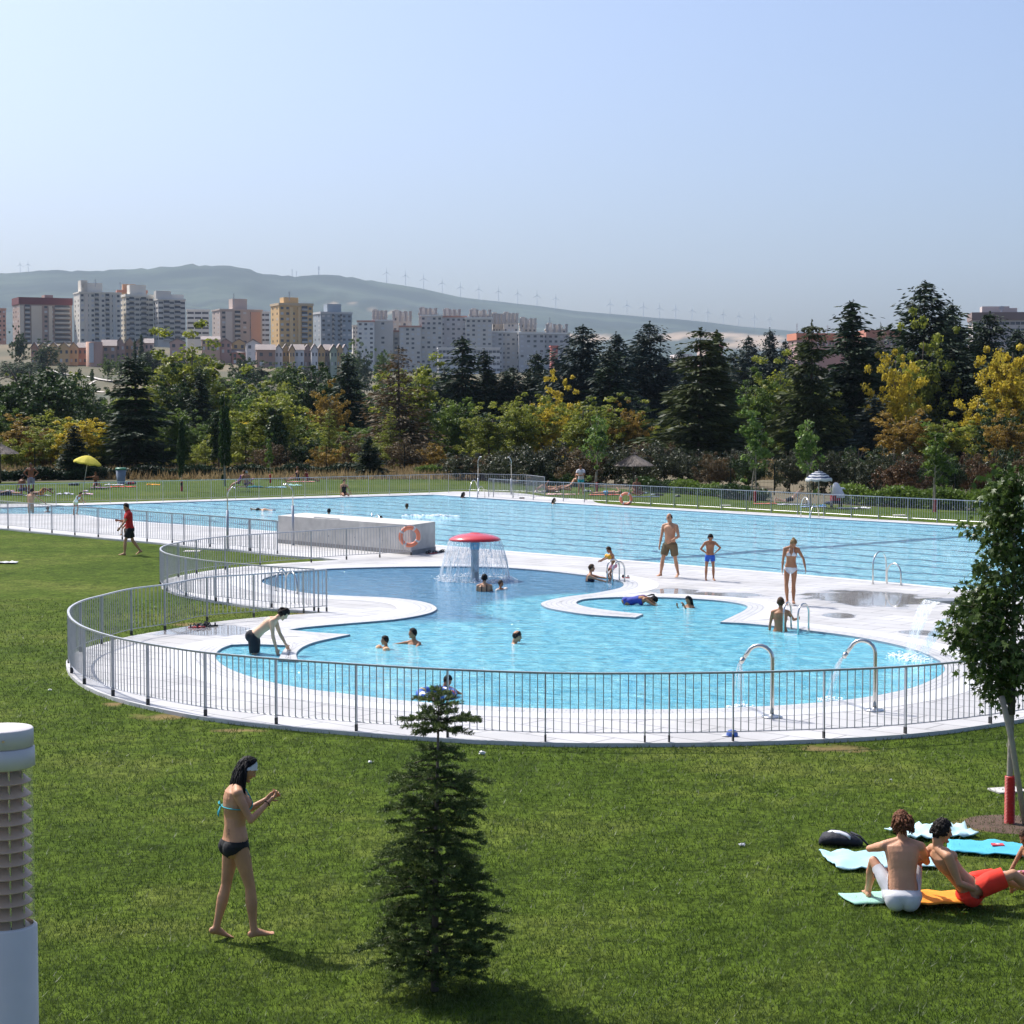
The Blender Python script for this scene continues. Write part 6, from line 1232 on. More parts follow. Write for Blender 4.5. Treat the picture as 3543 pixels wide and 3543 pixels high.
def shoes(label, pts, z=.066, group='shoes and sandals left on the deck'):
    g = G(*pts[0][:2], z); root = thing('sandals', label, 'shoes', g, group); r_ = random.Random(int(pts[0][0]))
    for (x, y, c) in pts:
        p = G(x, y, z); a = r_.random()*3; Q = Matrix.Rotation(a, 3, 'Z'); so = MB(); so.loft([(p+Q @ Vector((t*.13, 0, .012)), Q @ Vector((0, .045*w, 0)), Vector((0, 0, .014))) for t, w in ((-1, .5), (-.7, .8), (0, .72), (.6, 1), (1, .55))], 10).build('sole', mat('shoe_%02d' % int(sum(c)*99), c, .6), root, True)
        for t in (-.6, .5): m = MB().tube([p+Q @ Vector((t*.13, -.045, .02)), p+Q @ Vector((t*.13, -.02, .07)), p+Q @ Vector((t*.13, .02, .07)), p+Q @ Vector((t*.13, .045, .02))], .014, 6).build('strap', M_DARKFT, root)
shoes('row of black and red sandals beside the curved fence foot', [(672, 2172, RDD), (684, 2168, BK), (700, 2168, BK), (712, 2163, BK), (722, 2166, BK), (734, 2166, BK), (692, 2170, RDD)])
shoes('pile of dark shoes and a red cloth at the end of the concrete wall', [(1478, 1916, BK), (1492, 1916, RDD), (1506, 1914, RDD), (1516, 1912, BK), (1526, 1911, BK), (1534, 1909, BK), (1486, 1912, (.3, .26, .2))])
shoes('pair of blue flip flops on the coping by the child with armbands', [(2158, 1999, (.06, .10, .36)), (2166, 2000, (.06, .10, .36))]); shoes('dark sandals on the far deck by the fence corner', [(1802, 1725, BK), (1810, 1725, (.2, .1, .08))])
g = G(2533, 2546, .064); cp = thing('cap', 'blue cap with a white front lying on the deck under the fence', 'cap', g); MB().lathe([(.085, 0), (.083, .04), (.06, .08), (0, .098)], g, 20).build('crown', mat('cap_blue', (.05, .12, .42), .8), cp, True); MB().loft([(g+Vector((-.06, 0, .008)), Vector((0, .07, 0)), Vector((0, 0, .004))), (g+Vector((-.15, 0, .004)), Vector((0, .035, 0)), Vector((0, 0, .003)))], 12).build('peak', M_WHT, cp, True)
for (x, y, s, lb) in ((1668, 2609, .055, 'crumpled white paper in the grass right of the foreground fir'), (1281, 2639, .035, 'flat scrap of white paper in the grass left of the fir'), (3082, 2699, .018, 'tiny white scrap in the grass above the dark bag'), (173, 2389, .03, 'small white wrapper in the grass outside the fence curve'), (2566, 2926, .04, 'pale torn scrap in the grass left of the dark bag')):
    g = G(x, y, .012); r_ = random.Random(int(x)); m = MB(); m.ell(g+Vector((0, 0, s*.35)), (s, s*.7, s*.4), 9, 6); m.v = [(v_[0]+r_.gauss(0, s*.12), v_[1]+r_.gauss(0, s*.12), v_[2]+r_.gauss(0, s*.1)) for v_ in m.v]; tag(m.build('paper_scrap', M_WHT), lb, 'litter')
for (x, y, w, lb) in ((2511, 1749, .5, 'flat pale slab set in the right far lawn'), (3112, 1783, .55, 'flat pale slab before the juniper on the right'), (665, 1908, .55, 'flat white slab in the grass wedge behind the upper fence curve')):
    tag(MB().box(G(x, y)+Vector((0, 0, .012)), (w, w, .02)).build('paving_slab', M_CONC), lb, 'slab')
# sports bag in the foreground
g = G(2912, 2925); bg_ = thing('sports_bag', 'dark navy sports bag with a white curved panel beside the boys', 'bag', g); M_BAG = mat('navy_nylon', (.008, .009, .02), .75, bump=.5, bscale=18)
ux = Vector((.97, -.22, 0)); uy = Vector((.22, .97, 0)); sec = [(-.25, .05, .03), (-.21, .12, .065), (-.10, .15, .085), (.04, .14, .075), (.16, .10, .055), (.23, .05, .03)]
MB().loft([(g+ux*t+Vector((0, 0, b)), uy*a, Vector((0, 0, b))) for t, a, b in sec], 16).build('body', M_BAG, bg_, True)
MB().loft([(g+ux*t+uy*(-.05-t*.25)+Vector((0, 0, b)), uy*.042, Vector((0, 0, .022))) for t, b in ((-.17, .118), (-.12, .146), (-.02, .150), (.06, .128), (.10, .10))], 12).build('white_panel', mat('white_nylon', (.68, .68, .72), .5), bg_, True)
MB().tube([g+ux*.1+Vector((0, 0, .15)), g+ux*.2+uy*-.08+Vector((0, 0, .13)), g+ux*.29+uy*-.1+Vector((0, 0, .04)), g+ux*.32+uy*-.06+Vector((0, 0, .015))], .012, 6).build('strap', M_BAG, bg_, True)
# push chair and deck chair
g = G(2892, 1757); pc = thing('pushchair', 'red and black pushchair with a white sheet draped over it, beside the striped parasol', 'pushchair', g)
for x, y in ((-.22, -.25), (.22, -.25), (-.2, .3), (.2, .3)): MB().tube([g+Vector((x-.02, y, .13)), g+Vector((x+.02, y, .13))], .13, 16).build('wheel', M_DARKFT, pc, True)
MB().tube([g+Vector((-.22, -.25, .15)), g+Vector((-.2, .3, .95)), g+Vector((-.2, .45, 1.05)), g+Vector((.2, .45, 1.05)), g+Vector((.2, .3, .95)), g+Vector((.22, -.25, .15))], .015, 6).build('frame', M_GALV, pc)
MB().box(g+Vector((-.02, 0, .48)), (.40, .5, .26), .1).build('seat', mat('pram_red', (.42, .03, .04), .8), pc); MB().box(g+Vector((-.02, 0, .28)), (.36, .5, .16), .1).build('basket', M_BAG, pc)
MB().loft([(g+Vector((.08+dx, .0, z)), Vector((a, 0, 0)), Vector((0, b, 0))) for z, a, b, dx in ((.50, .30, .30, .06), (.62, .31, .30, .05), (.80, .27, .26, .0), (1.0, .20, .2, -.05), (1.14, .16, .16, -.08), (1.22, .10, .10, -.09), (1.25, .03, .03, -.09))], 14).build('draped_sheet', cloth('sheet_white', (.75, .76, .82)), pc, True)
MB().tube([g+Vector((.2, 0, .93)), g+Vector((.36, -.02, .97)), g+Vector((.46, 0, .93))], [.08, .04, .02], 8).build('sheet_corner', cloth('sheet_white', (.75, .76, .82)), pc, True)
g = G(838, 1700); dc = thing('deck_chair', 'low purple striped beach chair on the left middle lawn', 'chair', g); M_PUR = stripe('purple_stripe_canvas', (.22, .08, .28), (.55, .16, .22), 30)
MB().add([g+Vector(p) for p in ((-.25, -.3, .3), (.25, -.3, .3), (.25, .3, .28), (-.25, .3, .28), (-.25, -.3, .27), (.25, -.3, .27), (.25, .3, .25), (-.25, .3, .25))], [(0, 1, 2, 3), (7, 6, 5, 4), (0, 4, 5, 1), (2, 6, 7, 3), (1, 5, 6, 2), (0, 3, 7, 4)]).build('seat', M_PUR, dc)
MB().add([g+Vector(p) for p in ((.22, -.3, .28), (.22, .3, .28), (.62, .3, .78), (.62, -.3, .78), (.25, -.3, .26), (.25, .3, .26), (.65, .3, .76), (.65, -.3, .76))], [(0, 1, 2, 3), (7, 6, 5, 4), (0, 4, 5, 1), (2, 6, 7, 3), (1, 5, 6, 2), (0, 3, 7, 4)]).build('backrest', M_PUR, dc)
for sy in (-.3, .3):
    MB().tube([g+Vector((-.25, sy, .0)), g+Vector((-.22, sy, .28)), g+Vector((.24, sy, .27)), g+Vector((.63, sy, .78))], .012, 6).build('frame', M_GALV, dc); MB().tube([g+Vector((.22, sy, .27)), g+Vector((.42, sy, 0))], .012, 6).build('leg', M_GALV, dc)
tag(foam(G(1488, 1785, .02), 1.3, .45, 150, 5, .06, .04).build('splash', M_FOAM), 'white splash thrown up by a swimmer in the middle of the lap pool', 'splash')
# ================================================================== people
def V3(*a): return Vector(a)
def dirv(f, s, side=1):
    """unit direction: straight down swung forward (-Y) by f degrees and outward by s degrees"""
    f, s = R(f), R(s); return Vector((side*math.sin(s), -math.sin(f)*math.cos(s), -math.cos(f)*math.cos(s)))
SKIN = {'tan': (.40, .185, .095), 'mid': (.52, .27, .155), 'fair': (.66, .40, .26), 'deep': (.25, .10, .05), 'pink': (.58, .30, .18)}
def skin_mat(k):
    return mat('skin_'+k, SKIN[k], .52, var=.15, scale=5, spec=.3, sub=.05, bump=.15, bscale=45)
HAIRC = {'black': (.006, .005, .006), 'dark': (.016, .010, .008), 'brown': (.07, .035, .018), 'auburn': (.14, .05, .02), 'blond': (.22, .14, .06), 'grey': (.22, .21, .2)}
def hair_mat(k): return mat('hair_'+k, HAIRC[k], .65, spec=.25, var=.35, scale=40, bump=.5, bscale=120)
def capsule(mb, a, b, ra, rb, n=12, flat_=None, bulge=0., w=None):
    t = (b-a); L = t.length; t.normalize(); u = (w or t.orthogonal()); u = (u-t*u.dot(t)).normalized(); v = t.cross(u); S = []
    for k, q in ((-.92, .38), (-.7, .71), (-.38, .92)): S.append((a+t*ra*k, ra*q))
    for k in range(6): q = k/5; S.append((a+t*L*q, ra+(rb-ra)*q+bulge*math.sin(math.pi*min(1, q*1.25))**2 if q < .8 else ra+(rb-ra)*q))
    for k, q in ((.38, .92), (.7, .71), (.92, .38)): S.append((b+t*rb*k, rb*q))
    fx = flat_ or 1.; mb.loft([(c, u*r_, v*r_*fx) for c, r_ in S], n)
def voxel(name, mb, vox, smooth=2):
    me = bpy.data.meshes.new('tmp'); me.from_pydata([tuple(v) for v in mb.v], [], mb.f); me.update(); o = bpy.data.objects.new('tmp', me); COL.objects.link(o)
    md = o.modifiers.new('r', 'REMESH'); md.mode = 'VOXEL'; md.voxel_size = vox; md.use_smooth_shade = True
    s = o.modifiers.new('s', 'SMOOTH'); s.factor = .5; s.iterations = smooth
    dg = bpy.context.evaluated_depsgraph_get(); dg.update(); ev = o.evaluated_get(dg); out = bpy.data.meshes.new_from_object(ev); out.name = name
    bpy.data.objects.remove(o); bpy.data.meshes.remove(me); return out
STAND = dict(aL=(4, 9, 12, 4), aR=(4, 9, 12, 4), lL=(1, 3, -2, 1), lR=(1, 3, -2, 1))
def person(label, px, py, H=1.72, rz=0, skin='mid', hair=('short', 'dark'), wear=(), z=.064, sink=None, sex='m', fat=1., lean=0, lean2=None, tilt=0, twist=0, nod=0, yaw=0, necklean=None, vox=.014, roll=None, lift=0., group=None, world=None, hs=1., hand=30, foot=(None, None), handL=None, props=None, wear_label=None, cat='person', pos=None, belly=0., **pose):
    P = dict(STAND); P.update(pose); k = H/1.75; f = sex == 'f'; lean2 = lean if lean2 is None else lean2; nl = (lean2*.6 if necklean is None else necklean)
    up = lambda a: Vector((math.sin(R(tilt)), -math.sin(R(a)), math.cos(R(a)))).normalized()
    pel = V3(0, 0, 0); wai = pel+up(lean)*.19*k; che = wai+up((lean+lean2)/2)*.17*k; nec = che+up(lean2)*.17*k
    tw = Matrix.Rotation(R(twist), 3, 'Z'); X = tw @ V3(1, 0, 0); X = (X-up(lean2)*X.dot(up(lean2))).normalized(); Fw = up(lean2).cross(X)*-1
    if Fw.y > 0 and abs(twist) < 80: Fw = -Fw
    Xp = V3(1, 0, 0); hp = {1: pel+Xp*.09*k, -1: pel-Xp*.09*k}; sw = (.165 if f else .185)*k*(.5+.5*fat); sh = {1: nec+X*sw-up(lean2)*.045*k, -1: nec-X*sw-up(lean2)*.045*k}
    mb = MB(); bones = []
    def bone(n, a, b, r): bones.append((n, a.copy(), b.copy(), r))
    # torso: one loft of elliptical sections
    wd = .155 if f else .150; Fp = up(lean).cross(Xp)*-1; Fp = Fp if Fp.y < 0 else -Fp; T = []
    def sec(c, a, b, ax, ft, off=0.): T.append((c+ft*off*k, ax*a*k*fat, ft*b*k*fat))
    U0, U1 = up(lean), up(lean2)
    sec(pel-U0*.10*k, .07, .06, Xp, Fp); sec(pel-U0*.07*k, .135, .095, Xp, Fp, -.005); sec(pel-U0*.02*k, .168 if f else .158, .115, Xp, Fp, -.01); sec(pel+U0*.06*k, wd, .105+belly*.5, Xp, Fp, belly*.3)
    sec(wai-U0*.03*k, .122 if f else .140, .095+belly, ((Xp+X)/2).normalized(), Fp, belly*.7); sec(wai+up((lean+lean2)/2)*.05*k, .122 if f else .142, .095+belly*.7, ((Xp+X)/2).normalized(), Fw, belly*.5); sec(che-U1*.02*k, .140 if f else .158, .108, X, Fw); sec(che+U1*.06*k, .150 if f else .176, .112, X, Fw); sec(che+U1*.12*k, .150 if f else .180, .098, X, Fw, -.005); sec(nec-U1*.012*k, .10, .07, X, Fw, -.008); sec(nec+U1*.02*k, .058, .056, X, Fw, 0)
    mb.loft(T, 20); bone('pelvis', pel-U0*.05*k, pel+U0*.07*k, .14*k); bone('abdomen', pel+U0*.09*k, che-U1*.03*k, .12*k); bone('chest', che, nec-U1*.02*k, .13*k)
    for s in (1, -1):     # trapezius, deltoid
        capsule(mb, nec+U1*.01*k+X*s*.03*k, sh[s]+U1*.005*k, .048*k, .052*k)
    if f:
        for s in (1, -1): mb.ell(che+U1*.02*k+X*s*.070*k*fat+Fw*.085*k*fat, (.062*k*fat,)*3, 14, 10)
    else:
        for s in (1, -1): mb.ell(che+U1*.055*k+X*s*.075*k+Fw*.07*k, (.075*k, .045*k, .055*k), 12, 8)
    gr_ = .085 if f else .076
    for s in (1, -1): mb.ell(pel-U0*.045*k+Xp*s*.068*k-Fp*(.055 if f else .045)*k, (gr_*k*fat, gr_*k*fat, .088*k*fat), 14, 10)
    # neck and head
    hn = up(nl); hc = nec+hn*.055*k+up(nl*.6+nod*.4)*.005*k; mbN = capsule(mb, nec-U1*.01*k, nec+hn*.10*k, .055*k, .052*k*(.9 if f else 1)); bone('neck', nec, nec+hn*.08*k, .05*k)
    Q = tw @ Matrix.Rotation(R(yaw), 3, 'Z'); q0 = R(nl*.5+nod); HX = Q @ V3(1, 0, 0); HU = Q @ V3(0, -math.sin(q0), math.cos(q0)); HF = Q @ V3(0, -math.cos(q0), -math.sin(q0))
    s_ = k*hs*(.96 if f else 1.); jaw = nec+hn*.075*k; hc = jaw+HU*.115*s_+HF*.022*s_; hv = []; nu, nv = 22, 16
    for i in range(nv+1):
        ph = math.pi*i/nv
        for j in range(nu):
            a = 2*math.pi*j/nu; x, y, zz = math.sin(ph)*math.cos(a), math.sin(ph)*math.sin(a), math.cos(ph)     # y = front
            rx, ry, rz_ = .076, .097, .118
            if zz < 0: t = -zz; x *= 1-.30*t**1.4; y = y*(1-.22*t) + (.16*t if y > -.2 else .30*t)
            else: y *= 1-.05*zz
            if y > .55: y = .55+(y-.55)*.78
            hv.append(hc+HX*x*rx*s_+HF*(y*ry)*s_+HU*zz*rz_*s_)
    hf = []
    for i in range(nv):
        for j in range(nu): l = (j+1) % nu; hf.append((i*nu+j, (i+1)*nu+j, (i+1)*nu+l, i*nu+l))
    mb.add(hv, hf); hl = lambda x, y, zz: hc+HX*x*s_+HF*y*s_+HU*zz*s_
    mb.loft([(hl(0, .080, .030), HX*.008*s_, HF*.006*s_), (hl(0, .098, -.002), HX*.011*s_, HF*.010*s_), (hl(0, .108, -.022), HX*.016*s_, HF*.014*s_), (hl(0, .092, -.034), HX*.012*s_, HF*.010*s_)], 10)
    mb.ell(hl(0, .083, -.055), (.024*s_, .014*s_, .010*s_), 10, 6); mb.ell(hl(0, .078, -.093), (.026*s_, .020*s_, .017*s_), 10, 6); mb.ell(hl(0, .076, .030), (.045*s_, .018*s_, .012*s_), 10, 6)
    for s in (1, -1): mb.ell(hl(s*.078, -.008, -.005), (.012*s_, .018*s_, .032*s_), 8, 6, Matrix((HX, HF, HU)).transposed()); mb.ell(hl(s*.038, .066, -.020), (.022*s_, .022*s_, .020*s_), 8, 6)
    bone('head', hl(0, 0, -.04), hl(0, 0, .04), .09*s_)
    # limbs
    ft = {}
    for s, an, ln, hh in ((1, 'aL', 'lL', 0), (-1, 'aR', 'lR', 1)):
        a = P[an]; th = k*(.96 if f else 1); g1 = (.040 if f else .046)*k*(.6+.4*fat); g2 = (.031 if f else .036)*k; g3 = (.023 if f else .026)*k
        adir = lambda F_, S_: (Matrix((X, -Fw, U1)).transposed() @ dirv(F_, S_, s)) if P.get('armlocal') else dirv(F_, S_, s)
        el = sh[s]+adir(a[0], a[1])*.285*th; wr = el+adir(a[2], a[3])*.25*th
        capsule(mb, sh[s], el, g1*1.12, g2, bulge=.004*k); capsule(mb, el, wr, g2*1.02, g3, bulge=.005*k)
        n0, n1, n2 = (('uarmL', 'farmL', 'handL') if s == 1 else ('uarmR', 'farmR', 'handR')); bone(n0, sh[s], el, g1); bone(n1, el, wr, g2)
        hd = (wr-el).normalized(); pn = V3(-s, 0, 0); pn = P.get('palm'+an[1], pn); pn = Vector(pn); pn = (pn-hd*pn.dot(hd))
        if pn.length < .2: pn = V3(0, 0, -1)-hd*(-hd.z)
        pn.normalize(); wv = hd.cross(pn).normalized()
        if wv.y > 0: wv = -wv
        wv = P.get('thumb'+an[1]) and (Vector(P['thumb'+an[1]])-hd*Vector(P['thumb'+an[1]]).dot(hd)).normalized() or wv
        pc = wr+hd*.045*k; bone(n2, wr, wr+hd*.14*k, .025*k)
        mb.loft([(wr-hd*.01*k, wv*.024*k, pn*.018*k), (wr+hd*.02*k, wv*.032*k, pn*.017*k), (wr+hd*.055*k, wv*.040*k, pn*.016*k), (wr+hd*.088*k, wv*.041*k, pn*.013*k), (wr+hd*.096*k, wv*.034*k, pn*.009*k)], 12)
        c0 = R(P.get('curl'+an[1], hand)); fr = max(.0080, vox*.72)*k
        for q, (off, L) in enumerate(((.030, .068), (.010, .077), (-.010, .072), (-.030, .056))):
            p0 = wr+hd*.085*k+wv*off*k; d1 = (hd*math.cos(c0*.5)+pn*math.sin(c0*.5)+wv*off*1.5).normalized(); d2 = (hd*math.cos(c0*1.3)+pn*math.sin(c0*1.3)+wv*off*1.5).normalized(); d3 = (hd*math.cos(c0*2.1)+pn*math.sin(c0*2.1)).normalized(); p1 = p0+d1*L*.5*k; p2 = p1+d2*L*.32*k; p3 = p2+d3*L*.25*k
            capsule(mb, p0-hd*.015*k, p1, fr*1.05, fr, 8); capsule(mb, p1, p2, fr, fr*.92, 8); capsule(mb, p2, p3, fr*.92, fr*.8, 8)
        t0 = wr+hd*.028*k+wv*.026*k; t1 = t0+(hd*.6+wv*.7+pn*.25).normalized()*.04*k; t2 = t1+(hd*.9+wv*.2+pn*.35).normalized()*.032*k; capsule(mb, t0, t1, fr*1.35, fr*1.1, 8); capsule(mb, t1, t2, fr*1.1, fr*.9, 8)
        # legs
        a = P[ln]; kn = hp[s]+dirv(a[0], a[1], s)*.43*k; ak = kn+dirv(a[2], a[3], s)*.41*k; r1 = (.082 if f else .080)*k*fat; r2 = .050*k; r3 = .034*k
        capsule(mb, hp[s]+dirv(a[0], a[1], s)*.02*k, kn, r1, r2, 14, bulge=.004*k); capsule(mb, kn, ak, r2, r3, 12, bulge=.013*k); mb.ell((kn*.68+ak*.32)-(dirv(a[2]+90, 0, s))*.016*k, (.044*k, .044*k, .085*k), 10, 8, ((ak-kn).to_track_quat('Z', 'Y')).to_matrix())
        n0, n1, n2 = (('thighL', 'shinL', 'footL') if s == 1 else ('thighR', 'shinR', 'footR')); bone(n0, hp[s]+dirv(a[0], a[1], s)*.06*k, kn, r1*.85); bone(n1, kn, ak, r2*.9)
        fa = foot[hh]; fdir = dirv(a[2]+90 if fa is None else fa, 6, s); fn = (fdir.cross(V3(s, 0, 0))); fn = fn.normalized(); fn = -fn if fn.dot(kn-ak) < 0 else fn; sd = fdir.cross(fn)
        hl_ = ak-fn*.045*k-fdir*.045*k; toe = ak-fn*.060*k+fdir*.155*k
        mb.loft([(hl_-fdir*.012*k, sd*.018*k, fn*.018*k), (hl_+fdir*.01*k, sd*.031*k, fn*.036*k), (ak-fn*.03*k+fdir*.02*k, sd*.033*k, fn*.046*k), (ak-fn*.042*k+fdir*.07*k, sd*.038*k, fn*.034*k), (ak-fn*.055*k+fdir*.12*k, sd*.046*k, fn*.022*k), (toe, sd*.042*k, fn*.015*k), (toe+fdir*.028*k, sd*.022*k, fn*.010*k)], 12); capsule(mb, ak+fn*.02*k, ak-fn*.02*k, .036*k, .036*k)
        for q in range(5): capsule(mb, toe+sd*(q-2)*.018*k-fdir*.01*k, toe+sd*(q-2)*.019*k+fdir*(.040-.004*abs(q-1 if s < 0 else 3-q))*k, .0095*k, .0085*k, 6)
        bone(n2, ak, toe, .035*k)
    # whole body orientation
    if roll is not None:
        M = Matrix.Rotation(R(roll[2]), 4, 'Z') @ Matrix.Rotation(R(roll[1]), 4, 'Y') @ Matrix.Rotation(R(roll[0]), 4, 'X')
    else: M = Matrix.Identity(4)
    zs = [(M @ Vector(v)).z for v in mb.v]; zmin = min(zs)
    M = Matrix.Rotation(R(rz), 4, 'Z') @ Matrix.Translation((0, 0, -zmin+lift)) @ M
    g = pos or G(px, py, z)
    if sink is not None:
        # sink: how far below the water the lowest point stands, in metres
        off = -sink
    else: off = 0
    mb.v = [tuple(M @ Vector(v)+Vector((0, 0, off))) for v in mb.v]; T4 = Matrix.Translation((0, 0, off)) @ M
    me = voxel('person', mb, vox); nvx = len(me.vertices); co = np.empty(nvx*3, np.float32); me.vertices.foreach_get('co', co); co = co.reshape(-1, 3); no = np.empty(nvx*3, np.float32); me.vertices.foreach_get('normal', no); no = no.reshape(-1, 3)
    inv = np.array(T4.inverted()); lc = co@inv[:3, :3].T+inv[:3, 3]
    best = np.full(nvx, 1e9); bi = np.zeros(nvx, int); bt = np.zeros(nvx)
    for i, (n, a, b, r_) in enumerate(bones):
        a = np.array(a); d = np.array(b)-a; t = np.clip((lc-a)@d/(d@d), 0, 1); ds = np.linalg.norm(lc-a-t[:, None]*d, axis=1)-r_; m = ds < best; best[m] = ds[m]; bi[m] = i; bt[m] = t[m]
    bn = np.array([b[0] for b in bones])[bi]; hx = (lc-np.array(hc))@np.array(HX)/s_; hy = (lc-np.array(hc))@np.array(HF)/s_; hz = (lc-np.array(hc))@np.array(HU)/s_
    tf = (lc-np.array(che))@np.array(Fw)/k; tx = (lc-np.array(che))@np.array(X)/k; tu = (lc-np.array(che))@np.array(U1)/k; pu = (lc-np.array(pel))@np.array(U0)/k; pf = (lc-np.array(pel))@np.array(Fp)/k; pxx = (lc-np.array(pel))@np.array(Xp)/k
    head = bn == 'head'; E = dict(bn=bn, t=bt, hx=hx, hy=hy, hz=hz, tf=tf, tx=tx, tu=tu, pu=pu, pf=pf, px=pxx, head=head)
    nf = len(me.polygons); ls = np.empty(nf, np.int32); me.polygons.foreach_get('loop_start', ls); lt = np.empty(nf, np.int32); me.polygons.foreach_get('loop_total', lt); lv = np.empty(len(me.loops), np.int32); me.loops.foreach_get('vertex_index', lv)
    body = link_mesh('person', me, skin_mat(skin)); body.location = g
    tag(body, label, cat, group)
    # eyes, brows, lips as material regions of the continuous skin
    me.materials.append(mat('eye_dark', (.03, .02, .018), .3)); me.materials.append(mat('lip', (.34, .12, .10), .45))
    fc = lc[lv[ls]]; Hc = np.array(hc)
    fx, fy, fz = ((fc-Hc)@np.array(HX)/s_, (fc-Hc)@np.array(HF)/s_, (fc-Hc)@np.array(HU)/s_); mi = np.zeros(nf, np.int32); e = max(.006, vox*.5)
    mi[(fy > .06) & (abs(abs(fx)-.032) < .014) & (abs(fz-.006) < e)] = 1; mi[(fy > .055) & (abs(abs(fx)-.034) < .02) & (abs(fz-.030) < e*.6)] = 1; mi[(fy > .07) & (abs(fx) < .022) & (abs(fz+.056) < e*.9)] = 2
    me.polygons.foreach_set('material_index', mi)
    quadsI = np.stack([lv[ls+q] for q in range(4)], 1) if (lt == 4).all() else None
    def shell(name, mask, m, off, parent=body, puff=None, extra=None, label_=None, jitter=0., drape=0):
        vm = mask(E) if callable(mask) else mask; fm = vm[quadsI].sum(1) >= 3; fq = quadsI[fm]
        if len(fq) == 0: return None
        us, invx = np.unique(fq, return_inverse=True); fq = invx.reshape(-1, 4); o_ = off if puff is None else off+puff(E)[us]
        if jitter: o_ = o_+np.random.default_rng(4).normal(0, jitter, len(us))
        v = co[us]+no[us]*(o_[:, None] if hasattr(o_, '__len__') else o_); n = len(v); f = fq
        if drape:
            a_ = f[:, [0, 1, 2, 3]].ravel(); b_ = f[:, [1, 2, 3, 0]].ravel(); cnt = np.bincount(a_, minlength=n)+np.bincount(b_, minlength=n)
            for _ in range(drape):
                s_2 = np.stack([np.bincount(a_, v[b_, q_], n)+np.bincount(b_, v[a_, q_], n) for q_ in range(3)], 1)/np.maximum(cnt, 1)[:, None]; v = v*.4+s_2*.6
            v = v+no[us]*min(.028, .010+.0006*drape)*k
            w_ = np.clip((.045-pu[us])/.06, 0, 1)[:, None] if name == 'shorts' else 1.; v = (co[us]+no[us]*.007)*(1-w_)+v*w_
        if extra is not None and extra.v: mm = MB(); mm.v = [tuple(x) for x in v]; mm.f = [tuple(x) for x in f]; mm.add([tuple(T4 @ Vector(p)) for p in extra.v], extra.f); o = mm.build(name, m, None, True); o.parent = parent
        else: o = link_mesh(name, np_mesh(name, v, f, True), m, parent)
        if label_: o['label'] = label_
        return o
    fin = lambda L: np.isin(bn, L); TOR = ['pelvis', 'abdomen', 'chest']
    # hair
    st, hcx = hair; hm_ = hair_mat(hcx); X4 = MB(); lv_ = max(vox*.9, .010)
    if st == 'bald': shell('hair', lambda E: head & (hz < .062) & (hz > -.045) & ((hy < -.005) | ((abs(hx) > .058) & (hy < .028) & (hz > -.01))), hm_, .004)
    elif st is not None:
        capm = lambda E: head & ((hz > .058+.0*hy) | ((hy < .012) & (hz > -.03)) | ((hy < -.03) & (hz > -.075)) | ((abs(hx) > .055) & (hy < .045) & (hz > .005)))
        if st == 'banded': capm = lambda E: head & (hy < -.022+.55*hz) & (hz > -.085); st = 'long'
        pf_ = {'short': .008, 'curly': .012, 'mop': .014, 'long': .014, 'tail': .010, 'bun': .010}.get(st, .012)*s_
        rh = random.Random(int(px)); fine_ = vox < .0085
        if st in ('long', 'mop', 'wild'):
            fine = vox < .0085; n = (74 if fine else 30) if st == 'long' else (60 if fine else 26); Lh = .40 if st == 'long' else .11
            for i in range(n):
                qa = math.pi*((i*.618) % 1); dx = math.cos(qa); p0 = hl(dx*.070, -.03-.05*math.sin(qa), .035+rh.uniform(-.05, .05)); out = (HX*dx*.5-HF*(.35+.6*math.sin(qa)))
                if st == 'long': out = out*.55; 
                pts = [p0]; L = Lh*rh.uniform(.75, 1.05)*s_; dn = (T4.inverted().to_3x3() @ V3(0, 0, -1)) if True else 0
                for j in range(1, 8): t = j/7; pts.append(p0+out*((.16*math.sin(min(1, t*1.3)*math.pi*.5)+.03*math.sin(t*5+i) if st == 'long' else .055*math.sin(min(1, t*1.4)*math.pi*.6))+.03*t)*s_+dn*L*t+HX*rh.uniform(-.008, .008)*s_+(out*.02*math.sin(j*1.6+i))*s_)
                hw = .62 if fine else 1.; X4.tube(pts, [q_*hw*s_ for q_ in (.021, .023, .022, .020, .018, .015, .011, .003)], 6)
        if st == 'tail':
            pts = [hl(0, -.10, .03), hl(0, -.135, .02), hl(0, -.14, -.05), hl(0, -.12, -.13), hl(0, -.11, -.20)]; X4.tube(pts, [.018*s_, .026*s_, .024*s_, .018*s_, .005*s_], 8)
        if st == 'bun': X4.ell(hl(0, -.085, .075), (.04*s_,)*3, 10, 8)
        if st == 'curly' or st == 'mop' or st == 'short':
            for i in range(150 if fine_ else 46 if st != 'short' else 34):
                a = rh.random()*6.28; zz = rh.uniform(.0, 1); rr_ = math.sqrt(max(0, 1-zz*zz)); xx, yy = rr_*math.cos(a), rr_*math.sin(a)
                if yy > .35 and zz < .62: continue
                if fine_: zz = zz*1.25-.25
                q_ = (.013 if fine_ else .016) if st != 'short' else .011; e_ = 1.10 if fine_ else 1.; X4.ell(hl(xx*.078*e_, yy*.095*e_-.005, zz*.118*e_+.002), (rh.uniform(.8, 1.5)*q_*s_,)*3, 7, 5)
        shell('hair', capm, hm_, pf_, extra=X4, jitter=.0035*s_, puff=lambda E: .007*s_*np.clip(hz*12, 0, 1)*(st != 'bald'))
